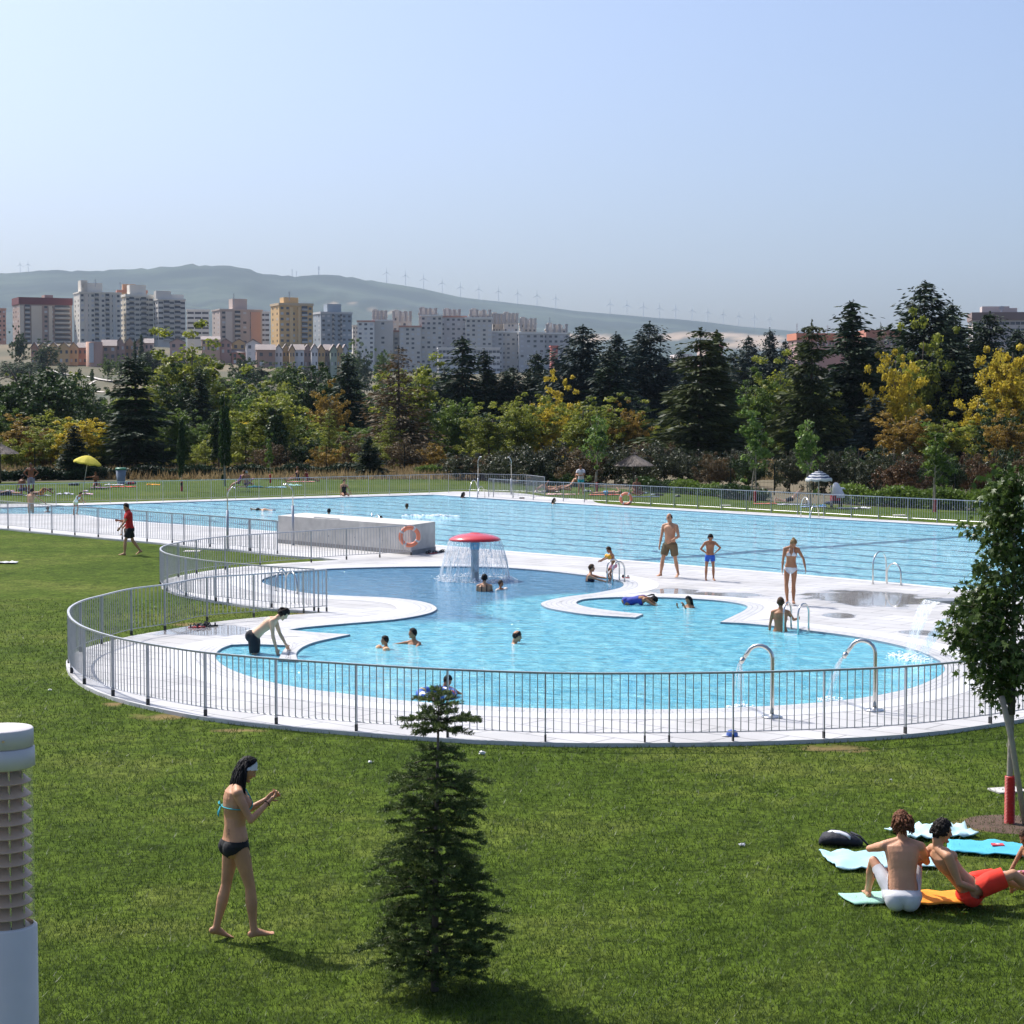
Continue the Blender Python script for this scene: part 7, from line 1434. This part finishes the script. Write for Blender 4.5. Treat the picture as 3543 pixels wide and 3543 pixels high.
    W = dict(shell=shell, E=E, fin=fin, k=k, s_=s_, T4=T4, hl=hl, body=body, bones={b[0]: b for b in bones}, che=che, X=X, Fw=Fw, U1=U1, pel=pel, U0=U0, Fp=Fp, Xp=Xp, g=g)
    for it in wear:
        kind, c = it[0], it[1]; m = c if isinstance(c, bpy.types.Material) else mat('cloth_%02d%02d%02d' % tuple(int(q_*99) for q_ in c), c, .85, var=.12, scale=12)
        o = it[2] if len(it) > 2 else None; lk = dict(label_=o)
        if kind == 'shorts': shell('shorts', lambda E: ((bn == 'pelvis') & (pu < .05)) | (fin(['thighL', 'thighR']) & (bt < .78)), m, .014*k, puff=lambda E: .016*k*np.where(fin(['thighL', 'thighR']), bt, 0), drape=max(3, int(.24/vox)), **lk)
        elif kind == 'shortshorts': shell('shorts', lambda E: ((bn == 'pelvis') & (pu < .045)) | (fin(['thighL', 'thighR']) & (bt < .42)), m, .010*k, drape=2, **lk)
        elif kind == 'briefs': shell('swim_briefs', lambda E: (bn == 'pelvis') & (pu < .025) & (pu > -.16) | (fin(['thighL', 'thighR']) & (bt < .03) & (pu > -.08-.35*abs(pxx)*(pf > 0))) , m, .006*k, **lk)
        elif kind == 'bikini_bottom': shell('bikini_bottom', lambda E: (pu < .034) & ((bn == 'pelvis') | (fin(['thighL', 'thighR']) & (bt < .28))) & (pu > -.155+(.56+.36*np.clip(pf/.12+.5, 0, 1))*np.maximum(abs(pxx)-.02, 0)), m, .005*k, **lk)
        elif kind == 'shirt': shell('shirt', lambda E: ((bn == 'pelvis') & (pu > -.03)) | fin(['abdomen', 'chest']) | (fin(['uarmL', 'uarmR']) & (bt < .72)) | ((bn == 'neck') & (bt < .25)), m, .014*k, drape=3, **lk)
        elif kind == 'singlet': shell('top', lambda E: ((bn == 'pelvis') & (pu > .0)) | fin(['abdomen', 'chest']) & (tu < .14) | (fin(['uarmL', 'uarmR']) & (bt < .12)), m, .010*k, **lk)
        elif kind == 'swimsuit': shell('swimsuit', lambda E: (fin(TOR) & (pu > -.155+.60*np.maximum(abs(pxx)-.02, 0)*(pu < .02)) & ((tu < .055+.04*(tf < 0)*0) | ((tu < .17) & (abs(abs(tx)-.07) < .018)))) & ~((tf < -.03) & (tu > -.03) & (abs(abs(tx)-.07) > .018)), m, .006*k, **lk)
        elif kind == 'bra':
            S = MB(); q = lambda x, f_, u_: che+X*x*k*fat+Fw*f_*k*fat+U1*u_*k
            S.tube([q(.058, .135, .06), q(.05, .085, .14), q(.03, .0, .195), q(0, -.055, .165), q(-.03, .0, .195), q(-.05, .085, .14), q(-.058, .135, .06)], .005*k, 6)
            ring = [q(.158*math.cos(a)*(1.0), .118*math.sin(a)+.0, -.022) for a in np.linspace(0, 2*math.pi, 29)]; S.tube(ring, .0055*k, 6)
            if it[-1] == 'bow':
                b0_ = q(0, -.125, -.022)
                for (dx, dz) in ((.05, .035), (-.05, .03), (.03, -.085), (-.03, -.10)): S.tube([b0_, b0_+X*dx*.6*k+U1*dz*.8*k-Fw*.02*k, b0_+X*dx*k+U1*dz*k-Fw*.012*k], [.006*k, .010*k, .004*k], 6)
            shell('bikini_top', lambda E: (tf > .085) & (abs(tu-.018-.0*tx) < .052-.0*abs(tx)) & (abs(abs(tx)-.070) < .052-np.maximum(tu-.01, 0)*.75) & fin(['chest', 'abdomen', 'uarmL', 'uarmR']), m, .005*k, extra=S, **(dict(label_=None)))
        elif kind == 'headband':
            shell('headband', lambda E: head & (hz > .002+.42*hy) & (hy > -.034+.55*hz), m, .009*s_, puff=lambda E: .004*s_*np.clip(hz*12, 0, 1))
        elif kind == 'cap':
            S = MB(); S.loft([(hl(0, .07, .066), HX*.05*s_, HU*.006*s_), (hl(0, .12, .058), HX*.05*s_, HU*.005*s_), (hl(0, .15, .05), HX*.03*s_, HU*.004*s_)], 12); shell('cap', lambda E: head & (hz > .05), m, .022*s_, extra=S)
        elif kind == 'swimcap': shell('swim_cap', lambda E: head & ((hz > .03) | ((hy < 0) & (hz > -.04))), m, .012*s_)
        elif kind == 'armbands':
            for s in 'LR':
                n, a, b, r_ = W['bones']['uarm'+s]; c0, c1 = a.lerp(b, .35), a.lerp(b, .95); B = MB(); t = (c1-c0).normalized(); u_ = t.orthogonal().normalized(); v_ = t.cross(u_); rr_ = r_*1.25; pr = [(0, rr_), (.12, rr_+.030), (.5, rr_+.042), (.88, rr_+.030), (1, rr_)]
                B.loft([(T4 @ c0.lerp(c1, q_), (T4.to_3x3() @ u_)*w_, (T4.to_3x3() @ v_)*w_) for q_, w_ in pr], 18); ob = B.build('armband', m, None, True); ob.parent = body
        elif kind == 'bracelet':
            n, a, b, r_ = W['bones']['farmR' if len(it) < 3 else it[2]]; c0 = a.lerp(b, .95); t = (b-a).normalized(); u_ = t.orthogonal().normalized(); v_ = t.cross(u_); B = MB(); B.tube([T4 @ (c0+(u_*math.cos(w_)+v_*math.sin(w_))*.030*k) for w_ in np.linspace(0, 2*math.pi, 21)[:-1]], .004, 6, closed=True); ob = B.build('bracelet', m, None, True); ob.parent = body
    me.update(); return body, W
TL = (.05, .42, .50)
# 1 woman in the foreground
w1, W1 = person('person with long black hair and a white headband walking right in a bikini', 818, 3256, 1.66, 116, 'mid', ('banded', 'black'), [('bikini_bottom', (.012, .012, .014)), ('bra', TL, 'bow'), ('headband', (.66, .67, .72)), ('bracelet', (.03, .01, .01))], z=0, sex='f', vox=.0062, fat=1.07, lean=-2, lean2=6, nod=24, necklean=14, yaw=6,
    aR=(22, 16, 128, -8), aL=(24, 8, 120, -12), lL=(-8, 3, -14, 1), lR=(14, 3, 4, 1), foot=(70, 92), hand=52, palmR=(.3, -.4, .8), twist=-14)
# small ink marks on the lower back
ib = MB(); TT = W1['T4']; rr = random.Random(2); k_ = W1['k']; che, X_, Fw_, U_ = W1['che'], W1['X'], W1['Fw'], W1['U1']; U0, Fp, Xp, pel = W1['U0'], W1['Fp'], W1['Xp'], W1['pel']
me1 = w1.data; from mathutils.bvhtree import BVHTree
bvh = BVHTree.FromPolygons([v.co[:] for v in me1.vertices], [tuple(p.vertices) for p in me1.polygons])
for (cu, st) in ((.135, 0), (.105, 1)):
    for (dx, du, w_, h_) in ((-.008, .006, .003, .012), (-.008, -.004, .010, .003), (.006, .006, .012, .0025), (.006, 0, .0025, .016), (.006, -.006, .013, .0025), (-.002 if st else .002, .010, .016, .0025)):
        P0 = TT @ (pel+Xp*(-.085+dx)*k_+U0*(cu+du)*k_-Fp*.4); dd = (TT.to_3x3() @ Fp); hit = bvh.ray_cast(P0, dd)
        if hit[0]:
            n_ = hit[1]; c_ = hit[0]+n_*.0018; a_ = (TT.to_3x3() @ U0); a_ = (a_-n_*a_.dot(n_)).normalized(); b_ = n_.cross(a_); ib.add([c_-b_*w_/2-a_*h_/2, c_+b_*w_/2-a_*h_/2, c_+b_*w_/2+a_*h_/2, c_-b_*w_/2+a_*h_/2], [(0, 1, 2, 3)])
tt = ib.build('tattoo', mat('tattoo_ink', (.05, .04, .045), .7)); tt.parent = w1
# 2, 3 boys sitting at the bottom right
person('person sitting with his back to us in white shorts, an arm resting on his knee', 3122, 3150, 1.64, 172, 'pink', ('mop', 'auburn'), [('shorts', (.60, .60, .62))], z=.02, vox=.0075, lean=12, lean2=20, necklean=8, nod=4, yaw=12,
    lL=(136, 26, 30, 6), lR=(128, 10, 34, 2), aL=(70, 28, 88, -38), aR=(45, 16, 95, -20), foot=(90, 90), hand=35)
person('person reclining on one elbow in bright red shorts, dark curly hair, looking right', 3352, 3138, 1.66, 102, 'mid', ('curly', 'dark'), [('shorts', (.80, .035, .015))], z=.02, vox=.0075, lean=-46, lean2=-34, necklean=-6, nod=14, yaw=-6,
    lL=(96, 8, 66, 2), lR=(112, 12, 54, 4), aR=(22, 6, 66, -18), aL=(-52, 14, -78, 4), foot=(150, 140), hand=25)
person('small child in pink sitting at the right edge, reaching down to the turquoise towel', 3585, 3062, .98, -60, 'tan', ('short', 'brown'), [('shortshorts', (.62, .2, .3))], z=.02, vox=.008, hs=1.3, lean=14, lean2=22, lL=(86, 18, 78, 4), lR=(86, 18, 78, 4), aL=(38, 12, 42, 2), aR=(30, 10, 36, 2), nod=16)
# 4 bending man in the paddling corner
person('person with shoulder length dark hair and black shorts bending with hands on the pool edge', 880, 2262, 1.76, 88, 'fair', ('mop', 'dark'), [('shorts', (.016, .016, .022))], z=.02, sink=.58, vox=.011, lean=48, lean2=56, necklean=52, nod=22,
    aL=(18, 4, 28, 2), aR=(4, 4, 16, 2), lL=(-2, 5, -6, 1), lR=(4, 5, -2, 1), hand=12)
# 5 man in red shirt carrying a child
person('person in a red shirt and black shorts walking left, carrying a small child', 450, 1921, 1.76, -72, 'mid', ('short', 'dark'), [('shirt', (.52, .012, .014)), ('shorts', (.012, .012, .02))], z=0, vox=.013, lean=5, nod=18, yaw=12,
    aL=(30, 10, 38, 2), aR=(22, 4, 100, -30), lL=(22, 3, 4, 1), lR=(-14, 3, -36, 1), foot=(95, 66))
# child held at his far side: stands in his arms, hip high
gc = G(450, 1921, 0)+Vector((-.12, .26, 0)); person('small child in a red suit carried in front by the man in the red shirt', 0, 0, .86, -60, 'mid', ('short', 'dark'), [('singlet', (.55, .03, .06)), ('shortshorts', (.55, .03, .06))], vox=.012, hs=1.35, lL=(40, 14, 0, 4), lR=(50, 14, 4, 4), aL=(50, 20, 60, 0), aR=(40, 16, 60, 0), pos=gc, lift=.62, nod=10)
# 6-8 walkers on the deck
pb, WB_ = person('bald barefoot person in khaki shorts walking along the pool deck, chest bare', 2318, 1998, 1.80, -30, 'mid', ('bald', 'dark'), [('shorts', (.17, .12, .06))], vox=.0105, lean=1, nod=6, fat=1.06, belly=.012, yaw=-6,
    aR=(4, 12, 16, 4), aL=(8, 18, 58, -28), lL=(-10, 5, -18, 3), lR=(15, 10, 6, 6), foot=(74, 92))
hr = WB_['bones']['handR']; p_ = pb.location+WB_['T4'] @ hr[2]; gg = MB()
for dx in (-.035, .035): gg.tube([p_+Vector((-.10+dx+.028*math.cos(a), -.02, -.04+.018*math.sin(a))) for a in np.linspace(0, 6.28, 13)[:-1]], .006, 5, closed=True)
gg.tube([p_, p_+Vector((-.03, -.01, -.03)), p_+Vector((-.06, -.02, -.035))], .004, 5); tag(gg.build('swim_goggles', mat('goggle_blue', (.05, .14, .35), .3)), 'small blue swimming goggles in the bald walker\'s hand', 'goggles')
person('boy in blue swim shorts with an orange waistband, hands on hips, looking down', 2456, 2008, 1.30, 6, 'tan', ('short', 'black'), [('shortshorts', (.03, .12, .55))], vox=.0095, hs=1.17, nod=30, necklean=14, lean=2,
    aL=(-8, 48, 30, -46), aR=(-4, 36, 34, -48), lL=(2, 5, -4, 2), lR=(0, 6, -2, 2), yaw=-6)
person('person in a white bikini walking on the wet deck, looking down over her shoulder', 2735, 2092, 1.66, -10, 'tan', ('bun', 'blond'), [('bikini_bottom', (.66, .66, .68)), ('bra', (.66, .66, .68))], sex='f', vox=.0095, lean=3, nod=38, necklean=20, yaw=28,
    aR=(6, 10, 8, 4), aL=(-8, 30, 14, 12), lL=(2, -2, -4, 0), lR=(16, 2, -16, -3), foot=(92, 70), tilt=2)
person('person standing waist deep at the ladder with a neck tied top, hand on the rail', 2700, 2184, 1.66, 170, 'tan', ('short', 'brown'), [('bikini_bottom', (.62, .16, .22)), ('bra', (.40, .16, .10))], z=.02, sink=.93, sex='f', vox=.011, fat=1.12, aL=(10, 12, 22, 6), aR=(44, 26, 92, 22), nod=4, lean=2)
# swimmers in the play pool
def swimmer(label, x, y, H, rz, skin, hair, depth, wear=(), **k): return person(label, x, y, H, rz, skin, hair, wear, z=.022, sink=H*depth, vox=k.pop('vox', .013), **k)
person('person in a blue patterned swimsuit bent forward, head under in the right basin', 2170, 2092, 1.60, 82, 'tan', ('tail', 'black'), [('swimsuit', (.05, .07, .36))], z=.022, sink=.78, sex='f', vox=.012, lean=74, lean2=84, necklean=95, nod=40, aL=(60, 8, 60, 2), aR=(60, 8, 60, 2), lL=(8, 4, -4, 1), lR=(8, 4, -4, 1), fat=1.05)
swimmer('girl with black hair rubbing her face in the right basin', 2385, 2102, 1.42, -50, 'tan', ('long', 'black'), .80, sex='f', aL=(60, 5, 150, -10), aR=(55, 5, 148, -10), nod=12)
swimmer('person with a dark bun and black halter swimsuit seen from behind beside the mushroom fountain', 1676, 2046, 1.62, 178, 'mid', ('bun', 'black'), .72, [('swimsuit', (.012, .012, .02))], sex='f', fat=1.2, vox=.011, aL=(30, 8, 60, -10), aR=(30, 8, 60, -10))
swimmer('small child with pale armbands swimming right of the woman by the fountain', 1731, 2040, 1.05, 60, 'tan', ('short', 'dark'), .80, [('armbands', (.70, .62, .55))], hs=1.25, aL=(60, 60, 70, 50), aR=(60, 60, 70, 50))
swimmer('person in a dark swimsuit reaching both hands up to the child on the ladder', 2032, 2012, 1.64, 80, 'mid', ('short', 'brown'), .70, [('swimsuit', (.014, .016, .05))], sex='f', vox=.011, aL=(78, 2, 84, 0), aR=(70, 4, 76, -2), lean=10, hand=15)
person('small child with orange armbands climbing down the ladder towards the woman', 2124, 2010, 1.08, -80, 'tan', ('short', 'brown'), [('armbands', (.85, .42, .04)), ('shortshorts', (.70, .32, .38))], z=.022, sink=.10, vox=.011, hs=1.22, lean=14, nod=26, aL=(62, 12, 64, 0), aR=(58, 10, 60, 0), lL=(30, 6, -24, 2), lR=(44, 6, -20, 2))
swimmer('child with yellow and pink armbands paddling left in the play pool', 1336, 2245, 1.12, -70, 'tan', ('short', 'dark'), .80, [('armbands', (.80, .45, .25))], hs=1.25, aL=(80, 60, 82, 50), aR=(80, 40, 80, 40), nod=4)
swimmer('boy with dark hair swimming between the child with armbands and the bald swimmer', 1432, 2229, 1.45, -40, 'tan', ('short', 'dark'), .79, hs=1.08, yaw=-25, aL=(80, 30, 80, 20), aR=(80, 40, 80, 30))
swimmer('balding swimmer with dark goggles heading right in the play pool', 1748, 2226, 1.74, 88, 'mid', ('bald', 'dark'), .83, [('headband', (.015, .015, .02))], lean=20, nod=4, aL=(90, 20, 90, 10), aR=(60, 20, 70, 10))
swimmer('child with dark hair leaning on a colourful swim ring behind the fir', 1529, 2402, 1.22, 40, 'tan', ('short', 'black'), .72, hs=1.17, vox=.010, lean=14, nod=24, aL=(50, 40, 66, 10), aR=(66, 30, 80, 0))
g = G(1510, 2407, .05); sr = thing('swim_ring', 'blue inflatable swim ring with white, red and yellow patches round the child', 'swim ring', g); n = 40
fl = lambda a: g+Vector((.27*math.cos(a), .27*math.sin(a), .03+.02*math.sin(a)))
MB().tube([fl(2*math.pi*q_/n) for q_ in range(n)], .078, 14, closed=True).build('tube', mat('ring_blue', (.03, .10, .42), .3), sr, True)
for a0, c in ((-2.6, (.70, .70, .72)), (-1.9, (.60, .04, .05)), (-1.2, (.70, .70, .72)), (2.6, (.75, .50, .03)), (1.9, (.10, .42, .12)), (-.5, (.60, .04, .05))): MB().tube([fl(a0+q_*.05) for q_ in range(7)], [.064, .079, .0805, .081, .0805, .079, .064], 14).build('printed_patch', mat('ring_patch_%02d' % int(c[0]*99+c[1]*7), c, .3), sr, True)
# lap pool
swimmer('lone dark haired head in the water between the seated woman and the wall gate', 1138, 1778, 1.7, 170, 'tan', ('short', 'black'), .86); swimmer('brown haired head in the middle of the lap pool', 1407, 1760, 1.7, 150, 'tan', ('short', 'brown'), .86)
person('swimmer with hands on the pool edge behind the ladder loop of the concrete wall', 1318, 1812, 1.72, -70, 'mid', ('short', 'black'), [], z=.02, sink=1.40, vox=.014, aL=(84, 10, 84, 0), aR=(84, 10, 84, 0))
swimmer('black haired head at the far corner beside the corner ladder', 1603, 1722, 1.68, 60, 'deep', ('long', 'black'), .82, sex='f', vox=.015); swimmer('girl with dark hair in the water below the far fence, left of the lifebuoy', 1917, 1743, 1.6, 60, 'mid', ('long', 'black'), .82, sex='f', vox=.015)
person('swimmer doing front crawl in the left part of the lap pool', 945, 1766, 1.72, -90, 'mid', ('short', 'dark'), [('shortshorts', (.05, .05, .1))], z=.02, roll=(80, 0, 0), sink=.46, vox=.015, aR=(175, 12, 176, 5), aL=(60, 60, 20, 20), lL=(4, 4, 0, 2), lR=(-4, 4, -4, 2))
person('person in a black one piece swimsuit sitting on the far edge of the lap pool', 1190, 1716, 1.66, 24, 'mid', ('short', 'dark'), [('swimsuit', (.012, .012, .018))], sex='f', vox=.014, lL=(84, 6, 20, 2), lR=(84, 10, 20, 2), aL=(20, 24, 30, 14), aR=(8, 14, 14, 4), lean=2, sink=.36, z=.064, yaw=20)
# left end of the lap pool
person('person with black hair sitting in shallow water at the left end, arm stretched right', 107, 1774, 1.74, 160, 'mid', ('short', 'black'), [], z=.02, sink=.60, vox=.014, aL=(10, 10, 24, 6), aR=(42, 34, 48, 32), lean=6, nod=12)
swimmer('dark head in the shallow water right of the seated bather', 165, 1771, 1.5, 180, 'tan', ('short', 'dark'), .83)
person('small child in a pale top bending forward at the shallow end of the pool', 262, 1783, 1.12, 62, 'tan', ('short', 'dark'), [('singlet', (.60, .72, .74)), ('shortshorts', (.55, .62, .40))], z=.04, vox=.013, hs=1.2, lean=32, lean2=44, necklean=40, nod=10, aL=(30, 8, 60, 0), aR=(30, 8, 70, 0), lL=(14, 3, -12, 1), lR=(-2, 3, -16, 1))
# far lawn
FLW = 'people on the far lawn'
def far(label, x, y, H, rz, skin, hair, wear, **k): return person(label, x, y, H, rz, skin, hair, wear, z=k.pop('z', .03), vox=k.pop('vox', .016), group=FLW, **k)
far('bare chested person in pale shorts standing with hands on hips on the left lawn', 108, 1711, 1.78, 10, 'deep', ('short', 'dark'), [('shorts', (.30, .32, .38))], aL=(-8, 46, 20, -44), aR=(-8, 46, 20, -44), fat=1.08)
far('dark haired person sitting sideways on the mat left of the standing man', 74, 1713, 1.7, 150, 'deep', ('short', 'black'), [('shorts', (.05, .04, .12))], lean=10, lL=(80, 10, 70, 2), lR=(96, 10, 40, 2), aL=(-20, 20, -10, 8), aR=(0, 16, 20, 4))
far('person in dark clothes lying on the mat at the left edge', 22, 1712, 1.7, 0, 'mid', ('short', 'dark'), [('shorts', (.03, .03, .06)), ('shirt', (.03, .03, .06))], roll=(-88, 0, 90))
far('person lying on a towel in orange shorts right of the standing man', 140, 1714, 1.66, 0, 'deep', ('short', 'dark'), [('shorts', (.65, .25, .03))], roll=(-86, 0, 80), lL=(40, 6, -30, 2), lR=(50, 6, -20, 2))
far('red skinned person sitting on a purple towel under the yellow parasol, arm outstretched', 331, 1687, 1.6, 20, 'deep', ('short', 'auburn'), [('bikini_bottom', (.4, .05, .08))], sex='f', lL=(88, 14, 70, 2), lR=(88, 14, 70, 2), aL=(10, 12, 20, 4), aR=(88, 70, 80, 70))
far('person with a white cap sitting bare backed behind the deck chair', 853, 1683, 1.66, 175, 'tan', ('short', 'grey'), [('swimcap', (.68, .68, .68)), ('briefs', (.1, .05, .1))], lL=(90, 16, 70, 2), lR=(90, 16, 70, 2), fat=1.15)
far('person lounging in the purple striped beach chair, legs to the left', 826, 1701, 1.62, -90, 'tan', ('short', 'brown'), [('swimsuit', (.10, .03, .20))], sex='f', lean=-36, lean2=-38, lL=(64, 4, 30, 1), lR=(70, 4, 34, 1), aL=(20, 8, 60, 0), aR=(20, 8, 60, 0), lift=.0)
far('curly red haired person in a dark swimsuit sitting with legs stretched left', 1030, 1669, 1.66, -72, 'tan', ('curly', 'auburn'), [('swimsuit', (.02, .02, .05))], sex='f', lL=(86, 6, 76, 1), lR=(100, 6, 50, 1), aL=(10, 8, 10, 4), aR=(40, 8, 60, 0), fat=1.1)
far('smaller person in red leaning back beside the curly haired one', 1066, 1668, 1.5, 80, 'deep', ('short', 'dark'), [('swimsuit', (.35, .03, .05))], sex='f', lean=-20, lL=(86, 6, 76, 1), lR=(96, 6, 60, 1), aL=(-30, 8, -20, 4), aR=(-30, 8, -20, 4))
far('sunbather lying back with raised knees on the striped towel, left of the pair', 1895, 1704, 1.7, 0, 'tan', ('short', 'dark'), [('briefs', (.05, .05, .1))], roll=(-86, 0, -86), lL=(46, 6, -34, 2), lR=(54, 6, -28, 2), aL=(170, 30, 40, -20))
far('sunbather on his side behind the one with raised knees', 1925, 1699, 1.7, 0, 'tan', ('short', 'dark'), [('briefs', (.02, .02, .03))], roll=(-84, 0, 84), aR=(150, 40, 60, 0), lR=(30, 6, -20, 2))
far('sunbather sitting up at the right end of the pair\'s towels', 1975, 1703, 1.66, -85, 'mid', ('short', 'brown'), [('briefs', (.1, .1, .12))], lean=-38, lL=(70, 6, 70, 1), lR=(80, 6, 50, 1), aL=(-36, 8, -20, 4), aR=(-36, 8, -20, 4))
far('person in a white shirt and teal trunks standing bent over by the red sleeved sapling', 2010, 1711, 1.68, -10, 'tan', ('curly', 'auburn'), [('shirt', (.60, .58, .60)), ('shortshorts', (.04, .42, .48))], nod=30, lean=8, aL=(40, 10, 80, -30), aR=(40, 10, 80, -30))
far('sunbather in pale blue trunks lying flat on the coral towel', 2100, 1712, 1.72, 0, 'pink', ('short', 'blond'), [('shortshorts', (.16, .45, .68))], roll=(-88, 0, -88), aL=(170, 40, 60, -40))
far('person sitting cross legged in the shade of the thatched parasol', 2203, 1716, 1.66, 8, 'deep', ('short', 'black'), [('shortshorts', (.35, .10, .04))], lL=(84, 40, 60, -50), lR=(84, 40, 60, -50), aL=(20, 14, 60, -10), aR=(20, 14, 60, -10))
far('person in dark shorts lying on her front, propped on elbows, by the striped parasol', 2740, 1743, 1.70, 0, 'fair', ('short', 'blond'), [('shorts', (.02, .02, .03)), ('bra', (.02, .02, .03))], sex='f', roll=(62, 0, 84), lean=-16, lean2=-22, lL=(-14, 4, -34, 2), lR=(-12, 4, -50, 2), aL=(50, 10, 120, 0), aR=(50, 10, 120, 0))

for o in bpy.data.objects:
    if 'label' in o.keys() and len(o['label'].replace('-', ' ').split()) > 16: print('LONG', o.name, o['label'])
_c = {}
for o in bpy.data.objects:
    if 'label' in o.keys() and o.parent is None: _c.setdefault(o['label'], []).append(o.name)
for l_, n_ in _c.items():
    if len(n_) > 1: print('DUP', l_, len(n_))
